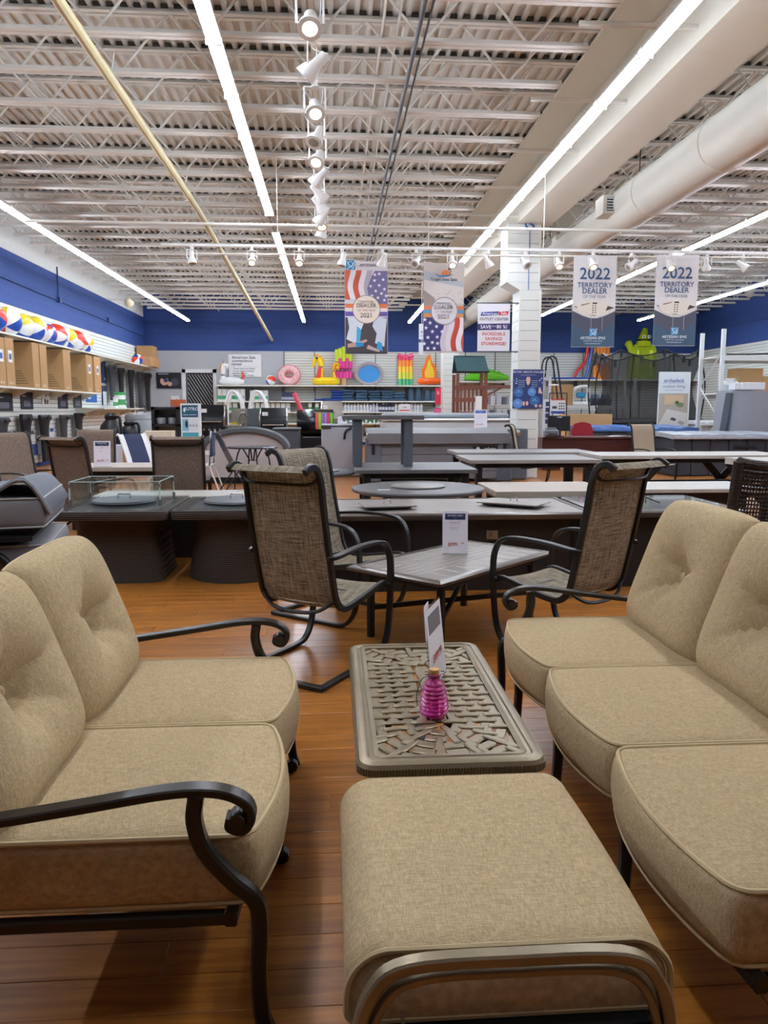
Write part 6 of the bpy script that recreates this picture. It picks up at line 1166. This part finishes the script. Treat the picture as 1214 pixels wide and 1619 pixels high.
a, b = cushion((0, 0, .5), (.5, .5, .1), .04, .02, 0, 8); o = a.build('seat', RD, t); weld(o); o = MB().prism([(-.25, .62), (.25, .62), (.27, .9), (.2, 1.06), (.05, 1.1), (-.05, 1.1), (-.2, 1.06), (-.27, .9)], -.26, -.19).build('backrest', RD, t); MB().rod((0, 0, .08), (0, 0, .46), .03, 8).build('gas_lift', BLACK, t); MB().bx(-.03, .03, -.24, -.2, .45, .7).build('back_bar', BLACK, t, 0)
for k in range(5): MB().tube([(0, 0, .1), (.28*math.cos(k*1.257), .28*math.sin(k*1.257), .06)], .02, 6).build('base_arm', BLACK, t); MB().lathe([(.03, -.02), (.03, .02)], (.28*math.cos(k*1.257), .28*math.sin(k*1.257), .031), 10, Matrix.Rotation(R(90), 3, 'X')).build('caster', BLACK, t)
SLT = mat('pale_tan_sling', '#a3927a', .8, var=.05)
sling_chair('pale tan sling chair turned sideways left of the red wood desk', (at(850, 690, 13.4).x, 13.6, 0), R(-20), SLT, BLKF, .25); sling_chair('pale tan sling chair facing us in front of the covered hot tubs', (at(1047, 690, 13.2).x+.1, 13.7, 0), R(-75), SLT, BLKF, .25)
# sign holder on a black post and white easel
x, z, w_, h_ = pxbox(872, 631, 894, 650, 18.9); t = thing('sign_holder', 'black framed floor sign holder with a red topped sheet behind the monitor', 'sign', (x, 18.95, 0)); H_ = z+h_+.15
for s_ in (-1, 1): MB().rod((s_*w_*.62, 0, 0), (s_*w_*.62, 0, H_), .014, 6).build('frame_post', BLACK, t)
MB().rod((-w_*.62, 0, H_), (w_*.62, 0, H_), .014, 6).build('frame_top', BLACK, t); MB().bx(-w_*.5, w_*.5, -.012, 0, z, z+h_).build('sheet', WHITE, t, 0); MB().bx(-w_*.5, w_*.5, -.014, -.012, z+h_*.9, z+h_).build('red_strip', C('#c8323a'), t, 0); MB().bx(-w_*.5, w_*.5, -.014, -.012, z-.06, z).build('blue_strip', C('#2f4fa0'), t, 0); MB().bx(-w_*.42, -w_*.1, -.015, -.012, z+h_*.2, z+h_*.42).build('printed_picture', C('#4a4d58'), t, 0); m = MB()
for k in range(9): m.lathe([(.02, 0), (.02, .003), (0, .003)], (w_*(.1+.15*(k % 3)), -.014, z+h_*(.2+.22*(k//3))), 8, Matrix.Rotation(R(90), 3, 'X'))
o = m.build('printed_dots', C('#4a4d58'), t, 0); o['kind'] = 'stuff'; MB().bx(-w_*.8, w_*.8, -.15, .15, 0, .02).build('foot', BLACK, t, 0)
x, z, w_, h_ = pxbox(862, 632, 871, 670, 19.3); board('info_board', 'white info board with dark photo squares left of the sign holder', 'sign', x, 19.4, 0, w_*1.5, z+h_, '#e2e4e8', tuple(('photo_square', '#3a4468', .3, .03+.09*k, .75, .1+.09*k) for k in range(4)))
# metal ladder behind
c = at(868, 620, 23); t = thing('pool_ladder', 'dark step ladder leaning against the back shelves right of the column', 'ladder', (c.x+.1, 23.0, 0)); zt = at(865, 565, 23).z
for s_ in (-1, 1): MB().tube(cr([(.5+s_*.0, s_*.22, 0), (.1, s_*.22, zt-.4), (-.05, s_*.22, zt), (-.25, s_*.22, zt-.1), (-.3, s_*.22, zt-.6)], 5), .025, 8).build('rail', BLKMET, t)
for k in range(5): MB().rbox((.42-.1*k, 0, .35+.45*k), (.2, .46, .04), .01).build('step', WHITE, t)
# ================================================================ right rear: racks, tubs, trampoline, wall

# slide rails, orange board, green float on the high shelf
t = thing('pool_slide', 'red and blue toy slide rails with a blue base on the back shelf', 'pool slide', (at(914, 590, IY).x, IY+.1, z6)); w_ = 1.6
zt = at(930, 540, IY).z-z6
MB().tube(cr([(-.15, 0, .05), (0, 0, .35), (.3, 0, .75), (.42, 0, zt)], 5), .07, 8).build('red_rail', VY('#d2353a'), t); MB().tube(cr([(.35, 0, .05), (.45, 0, .5), (.6, 0, zt)], 5), .07, 8).build('blue_rail', VY('#2f62b4'), t); MB().bx(-1.1, .7, -.15, .2, 0, .09).build('base', VY('#2a4fa4'), t, 0)
x, z, w_, h_ = pxbox(940, 545, 966, 598, IY); t = thing('pool_float', 'orange ribbed lounge float with a white printed disc', 'pool float', (x, IY+.15, z6)); h_ += .1
for k in range(5): MB().tube([(-w_/2+w_*(k+.5)/5, 0, 0), (-w_/2+w_*(k+.5)/5, .08, h_)], w_/5*.56, 8).build('air_tube', VY('#f08c22'), t)
o = MB().prism(circ(.02, h_*.58, w_*.34, 24), -.14, -.1).build('printed_disc', VY('#ecd8d0'), t); MB().prism([(-.12, h_*.58), (.0, h_*.64), (.12, h_*.66), (.02, h_*.56), (-.1, h_*.52)], -.15, -.14).build('disc_print', VY('#3a6f8c'), t)
x, z, w_, h_ = pxbox(994, 516, 1042, 598, IY); t = thing('pool_float', 'tall lime green dragon shaped float behind the trampoline', 'pool float', (x, IY, z6)); LG = VY('#b4c81e'); h_ = at(1018, 516, IY).z-z6
MB().prism([(-.58, 0), (-.5, h_*.58), (-.4, h_*.66), (.4, h_*.66), (.5, h_*.58), (.58, 0)], -.02, .25).build('body', LG, t); MB().tube(cr([(0, .1, h_*.62), (0, .1, h_*.8), (.02, .05, h_*.97)], 5), n=12, radii=[.34, .32, .3, .27, .24, .2, .17, .15, .13, .11, .08]).build('head', LG, t); MB().tube(cr([(-.42, .1, h_*.5), (-.6, .1, h_*.66), (-.7, .1, h_*.72)], 4), n=10, radii=[.14, .14, .13, .13, .14, .15, .15, .13, .06]).build('arm', LG, t)
for s_ in (-1, 1): MB().tube([(s_*.3, -.08, .1), (s_*.27, -.08, h_*.55)], .09, 8).build('air_tube', VY('#c2d62a'), t); MB().lathe([(.07, 0), (.05, .05), (0, .06)], (s_*.11, -.2, h_*.8), 12, Matrix.Rotation(R(90), 3, 'X')).build('eye', WHITE, t); 
for s_ in (-1, 1): MB().lathe([(.03, 0), (0, .02)], (s_*.11-.02, -.26, h_*.8), 8, Matrix.Rotation(R(90), 3, 'X')).build('pupil', BLACK, t)
# white pallet rack behind with goods
def pallet_rack(label, x0, x1, Y, depth, shelves, H_, m, rz=0, diag=True, cat='rack'):
    L_ = x1-x0; t = thing('storage_rack', label, cat, ((x0+x1)/2, Y, 0), rz)
    for sx in (-1, 1):
        for sy in (0, depth): MB().bx(sx*L_/2-.045, sx*L_/2+.045, sy-.04, sy+.04, 0, H_).build('upright', m, t, 0)
        if diag:
            d = MB()
            for k in range(int(H_/.9)): d.tube([(sx*L_/2, 0 if k % 2 else depth, .3+.85*k), (sx*L_/2, depth if k % 2 else 0, .3+.85*(k+1))], .018, 5)
            d.build('diagonal_brace', m, t)
    for z in shelves:
        for sy in (0, depth): MB().bx(-L_/2, L_/2, sy-.03, sy+.03, z-.13, z).build('shelf_beam', m, t, 0)
        MB().bx(-L_/2+.03, L_/2-.03, .03, depth-.03, z-.03, z-.005).build('shelf_deck', SHELF, t, 0)
    return t
RK = mat('white_rack_paint', '#d5d8d4', .4)
Yr = 28.3; xa, xb = at(868, 640, Yr).x, at(1002, 640, Yr).x
zr = at(930, 641, Yr).z; pallet_rack('white storage rack along the back wall behind the trampoline', xa, xb, Yr, 1.0, (zr, .35), 2.6, RK, diag=True)
carton('square brown carton on the back storage rack', (at(892, 630, Yr).x, Yr+.45, zr), (.74, .6, .78), CARD)
t = thing('pump_housing', 'white looped pool ladder part on the back storage rack', 'pool part', (at(922, 630, Yr).x, Yr+.35, zr)); MB().tube(cr([(-.3, 0, .07), (-.3, 0, .5), (-.1, 0, .68), (.25, 0, .7), (.3, 0, .5), (.28, 0, .07)], 5), .07, 8).build('loop', WHITE, t); MB().rbox((0, 0, .07), (.75, .3, .13), .04).build('base', WHITE, t); MB().rbox((.05, .1, .4), (.35, .1, .2), .03).build('blue_panel', C('#3f9ac8'), t)
for i, px in enumerate((941, 949, 957, 965)):
    t = thing('pool_pump', ['leftmost', 'second', 'third', 'rightmost'][i]+' small dark pump in the row on the back rack', 'pump', (at(px, 628, Yr).x, Yr+.3, zr+.002), 0, 'pumps on the back rack'); MB().lathe([(.13, -.12), (.13, .12), (.08, .16), (0, .16)], (0, 0, .16), 12, Matrix.Rotation(R(90), 3, 'X')).build('motor', C('#2b3040', .4), t); MB().lathe([(.08, .2), (.09, .3), (.06, .42), (0, .43)], n=10).build('strainer', C('#4a5568', .3), t); MB().bx(-.12, .12, -.1, .1, 0, .05).build('foot', BLACK, t, 0)
for i in range(10):
    c = at(880+i*9, 655, Yr); t = thing('packaged_part', 'small blister packed pool part on the lower back rack shelf', 'packet', (c.x, Yr+.25, .352), 0, 'packets on the lower back rack shelf'); MB().rbox((0, 0, .22+.06*(i % 3)), (.17, .06, .44+.12*(i % 3)), .01).build('card', C(['#cdd3da', '#56637e', '#e0e2e4', '#2f4f8c'][i % 4]), t); MB().rbox((0, -.05, .18), (.12, .05, .2), .02).build('blister', C('#8d97a4', .2), t)
# trampoline with net
YT = 24.0; x, z, w_, h_ = pxbox(957, 553, 1128, 668, YT); t = thing('trampoline', 'round trampoline with a black safety net behind the hot tubs', 'trampoline', (x, YT+1.0, 0)); rt_ = w_/2; zm = z; ztp = z+h_
NET = mat('black_safety_net', '#16181c', .8, alpha=.6, var=0.); BKP = mat('black_padding', '#141518', .6)
MB().tube([(rt_*1.02*math.cos(k*math.pi/20), rt_*.7*math.sin(k*math.pi/20), zm) for k in range(40)], .11, 8, closed=True).build('frame_pad', BKP, t); MB().prism(circ(0, 0, rt_*.98, 36, rz=rt_*.68), -.005, .005).build('jump_mat', BKP, t, loc=(0, 0, zm-.02), rot=(R(90), 0, 0))
def netp(a, v): 
    q = 1-.17*math.sin(math.pi*v)**1.3-.0*v; return (rt_*q*math.cos(a), rt_*.7*q*math.sin(a), zm+.05+(ztp-zm-.05)*v-.2*abs(math.sin(a*4))*v*v)
MB().sheet(lambda u, v: netp(2*math.pi*u, v), 64, 8).build('safety_net', NET, t)
for k in range(8):
    a = R(45*k); MB().tube(cr([(rt_*1.05*math.cos(a), rt_*.72*math.sin(a), zm-.1), (rt_*1.12*math.cos(a), rt_*.78*math.sin(a), (zm+ztp)/2), netp(a, 1)], 5), .025, 6).build('net_pole', BKP, t); MB().tube([(rt_*math.cos(a), rt_*.7*math.sin(a), zm), (rt_*.98*math.cos(a), rt_*.68*math.sin(a), 0)], .03, 6).build('leg', GREYMET, t)
MB().tube([netp(2*math.pi*k/64, 1) for k in range(64)], .022, 6, closed=True).build('net_top_cord', BKP, t)
for k in range(16): a = R(22.5*k); p = netp(a, 1); MB().bx(p[0]-.03, p[0]+.03, p[1]-.03, p[1]+.03, p[2]-.22, p[2]).build('net_strap', BKP, t, 0)
# pull up banner
x, z, w_, h_ = pxbox(1040, 588, 1090, 671, 21.7); zt = z+h_; t = board('pull_up_banner', 'white archadeck outdoor living pull up banner with a deck photo', 'banner', x, 21.7, .12, w_, zt-.12, '#e2e8e8', (('name_rule', '#8a93b8', .12, .135, .84, .138), ('photo', '#b8b0a0', .03, .26, .95, .98)), [('archadeck', .062, .48, .125, '#4358a0'), ('outdoor living', .05, .48, .19, '#8f96a8'), ('better building by design', .022, .48, .225, '#a8acb8')], .02)
H_ = zt-.12; shape(t, 'photo_wall', [(-.3*w_, .72*H_), (.3*w_, .72*H_), (.3*w_, .62*H_), (-.3*w_, .6*H_)], '#d8bc98', -.0145); shape(t, 'photo_bush', circ(.2*w_, .6*H_, .12*w_, 12, rz=.03*H_), '#7c9060', -.0155); shape(t, 'photo_tree', circ(.1*w_, .63*H_, .06*w_, 10, rz=.02*H_), '#4c6a44', -.016); shape(t, 'photo_deck', [(-.46*w_, .36*H_), (-.2*w_, .55*H_), (.44*w_, .5*H_), (.44*w_, .18*H_)], '#dcdad4', -.0165); shape(t, 'photo_pool', [(-.46*w_, .02*H_), (.44*w_, .02*H_), (.44*w_, .13*H_), (-.46*w_, .33*H_)], '#2f62b8', -.0175); shape(t, 'photo_pool_edge', [(-.46*w_, .335*H_), (-.4*w_, .35*H_), (.44*w_, .16*H_), (.44*w_, .1*H_)], '#3a3a80', -.018); shape(t, 'photo_lounger', [(.14*w_, .38*H_), (.3*w_, .35*H_), (.38*w_, .38*H_), (.22*w_, .41*H_)], '#a8a6ae', -.018); shape(t, 'photo_table', [(-.1*w_, .42*H_), (.06*w_, .4*H_), (.1*w_, .43*H_), (-.04*w_, .45*H_)], '#4a4d58', -.018)
MB().rbox((0, 0, -.06), (w_*1.05, .25, .12), .02).build('banner_base', GREYMET, t)
# covered hot tubs and swim spa lids
def hot_tub(label, x0, x1, ytop, Y, zc, depth, cover, body, bags=False, cover_th=.12, rip=0):
    a, b = at(x0, ytop, Y), at(x1, ytop, Y); w_ = b.x-a.x; t = thing('hot_tub', label, 'hot tub', ((a.x+b.x)/2, Y+depth/2, 0))
    for k in range(6): MB().rbox((-w_/2+w_*(k+.5)/6, 0, zc/2), (w_/6-.01, depth, zc), .02).build('side_panel', body, t)
    MB().sheet(lambda u, v: ((u-.5)*(w_+.12), -depth/2-.06+(depth+.12)*v, zc+cover_th*(1-.35*abs(2*v-1)**2)+rip*math.sin(u*41+3*v)*math.sin(u*13)), 40, 8, (0, 0, -cover_th*.8)).build('cover', cover, t)
    MB().rbox((0, -depth/2-.06, zc+.02), (w_+.1, .04, .08), .015).build('cover_edge', cover, t); return t, w_
PB = mat('blue_plastic_wrap', '#5a7db8', .25, var=.35, vs=12, bump=.5, bs=20); PG = mat('silver_plastic_wrap', '#a9b0b8', .25, var=.3, vs=10, bump=.5, bs=14)
hot_tub('hot tub wrapped in blue plastic behind the pale sling chair', 938, 1100, 674, 19.3, .86, 2.0, PB, C('#4d5358', .5), rip=.025)
t, w_ = hot_tub('long charcoal hot tub under a silvery wrapped cover at the right', 1066, 1240, 690, 15.6, .80, 1.7, PG, C('#33363c', .5), rip=.012); MB().rbox((.35, -.87, .62), (.5, .03, .06), .01).build('side_vent', C('#1d1f22'), t); MB().rbox((.9, -.935, .84), (.16, .01, .12), .004).build('small_label', WHITE, t)
t, w_ = hot_tub('white wrapped spa shell behind the silvery hot tub', 1110, 1180, 666, 21.8, .95, 1.6, C('#dfe2e2', .3), C('#b8bcc0', .4), rip=.02)
x, z, w_, h_ = pxbox(918, 658, 978, 692, 20.6); carton('long tan carton lying behind the blue wrapped hot tub', (x+.1, 22.1, 0), (w_*1.3, .6, z+h_+.05), CARD2)
# right foreground rack and goods
x0, x1 = at(1140, 600, 18.6).x, at(1330, 600, 18.6).x
z_a, z_b = at(1175, 562, 18.6).z, at(1150, 621, 18.6).z
pallet_rack('tall white pallet rack at the right edge', x0, x1, 18.6, 1.1, (z_a, z_b, .3), at(1145, 520, 18.6).z, RK)
t = thing('wire_grid', 'white wire grid panel fixed on the right side wall', 'grid panel', (XR-.22, 22.8, 2.0), R(-90)); m = MB()
for k in range(14): m.rod((-1.2+.185*k, 0, 0), (-1.2+.185*k, 0, 2.1), .012, 4)
m.build('upright_wires', RK, t); m = MB()
for k in range(9): m.rod((-1.2, 0, .05+.25*k), (1.2, 0, .05+.25*k), .012, 4)
m.build('cross_wires', RK, t)
x, z, w_, h_ = pxbox(1155, 575, 1178, 597, 24.5); t = board('lit_window', 'bright blue lit screen seen through the white rack', 'screen', XR-.08, 24.5, z, 1.3, h_, '#2f7fd8', (('pale_half', '#6ac4e8', .35, 0, 1, 1),), (), .04, R(-90))
for q in list(t.children): q.data.materials.clear(); q.data.materials.append(mat('glowing_blue', '#3f9ae8', .3, emit=1.6) if q.name.startswith('pale') else mat('glowing_deep_blue', '#2566c8', .3, emit=1.))
carton('large brown carton on the right pallet rack', (at(1187, 600, 18.8).x, 19.1, z_b), (.62, .6, .62), CARD); carton('smaller brown carton beside it at the right edge', (at(1214, 610, 18.8).x+.08, 19.1, z_b), (.4, .5, .42), CARD2)
for i, px in enumerate((1148, 1155, 1163)): bottle(i % 2, ['white spray bottle at the left of the right rack', 'white tub in the middle of the right rack', 'slim white bottle right on the rack shelf'][i], (at(px, 610, 18.7).x, 18.75, z_b), .36, WHITE, C(['#e6e6e6', '#e0e0e0', '#5a9a6a'][i]), None)
t = thing('long_pole', 'thin black telescopic pole lying on top of the right rack beam', 'pole', (at(1180, 566, 18.6).x, 18.62, z_a+.03)); MB().rod((-.5, 0, 0), (.9, 0, .02), .022, 8).build('pole_tube', BLKMET, t); MB().rod((.88, 0, .0), (.96, 0, .14), .02, 8).build('pole_hook', BLKMET, t)
x, z, w_, h_ = pxbox(1172, 617, 1260, 672, 17.0); t = thing('covered_grill', 'large grill under a grey fabric cover at the right edge', 'covered grill', (x, 17.87, 0)); H_ = z+h_; GC = mat('grey_fabric_cover', '#8f9198', .8, var=.06, bump=.2, bs=30)
def gc(u, v):
    a = u*2*math.pi; cx = max(-1, min(1, 1.35*math.cos(a))); cy = max(-1, min(1, 1.35*math.sin(a))); q = 1.06-.08*v+.025*math.sin(a*9)*(1-v); return (cx*w_/2*q, cy*.42*q, .05+(H_-.05)*v)
MB().sheet(gc, 56, 8).build('fabric_cover', GC, t); MB().sheet(lambda u, v: ((u-.5)*w_*.98, (v-.5)*.8, H_-.005+.02*math.sin(u*7)), 10, 4, (0, 0, .01)).build('cover_top', GC, t); MB().bx(-w_*.45, w_*.45, -.3, .3, 0, H_*.9).build('grill_body', BLKMET, t, 0)
MB().sheet(lambda u, v: (-w_/2-.04-.12*v+.05*math.sin(u*9), -.46+.3*u, H_-.05-1.05*v), 10, 8, (.02, 0, 0)).build('hanging_fold', mat('dark_grey_fabric', '#4e535c', .8), t)
carton('white box lying on the covered grill', (at(1195, 613, 17.4).x+.05, 17.75, H_+.03), (.55, .35, .17), C('#e0e2e2')); carton('small white box beside it on the covered grill', (at(1170, 612, 17.4).x+.12, 17.8, H_+.03), (.22, .3, .16), C('#d8dadc'))
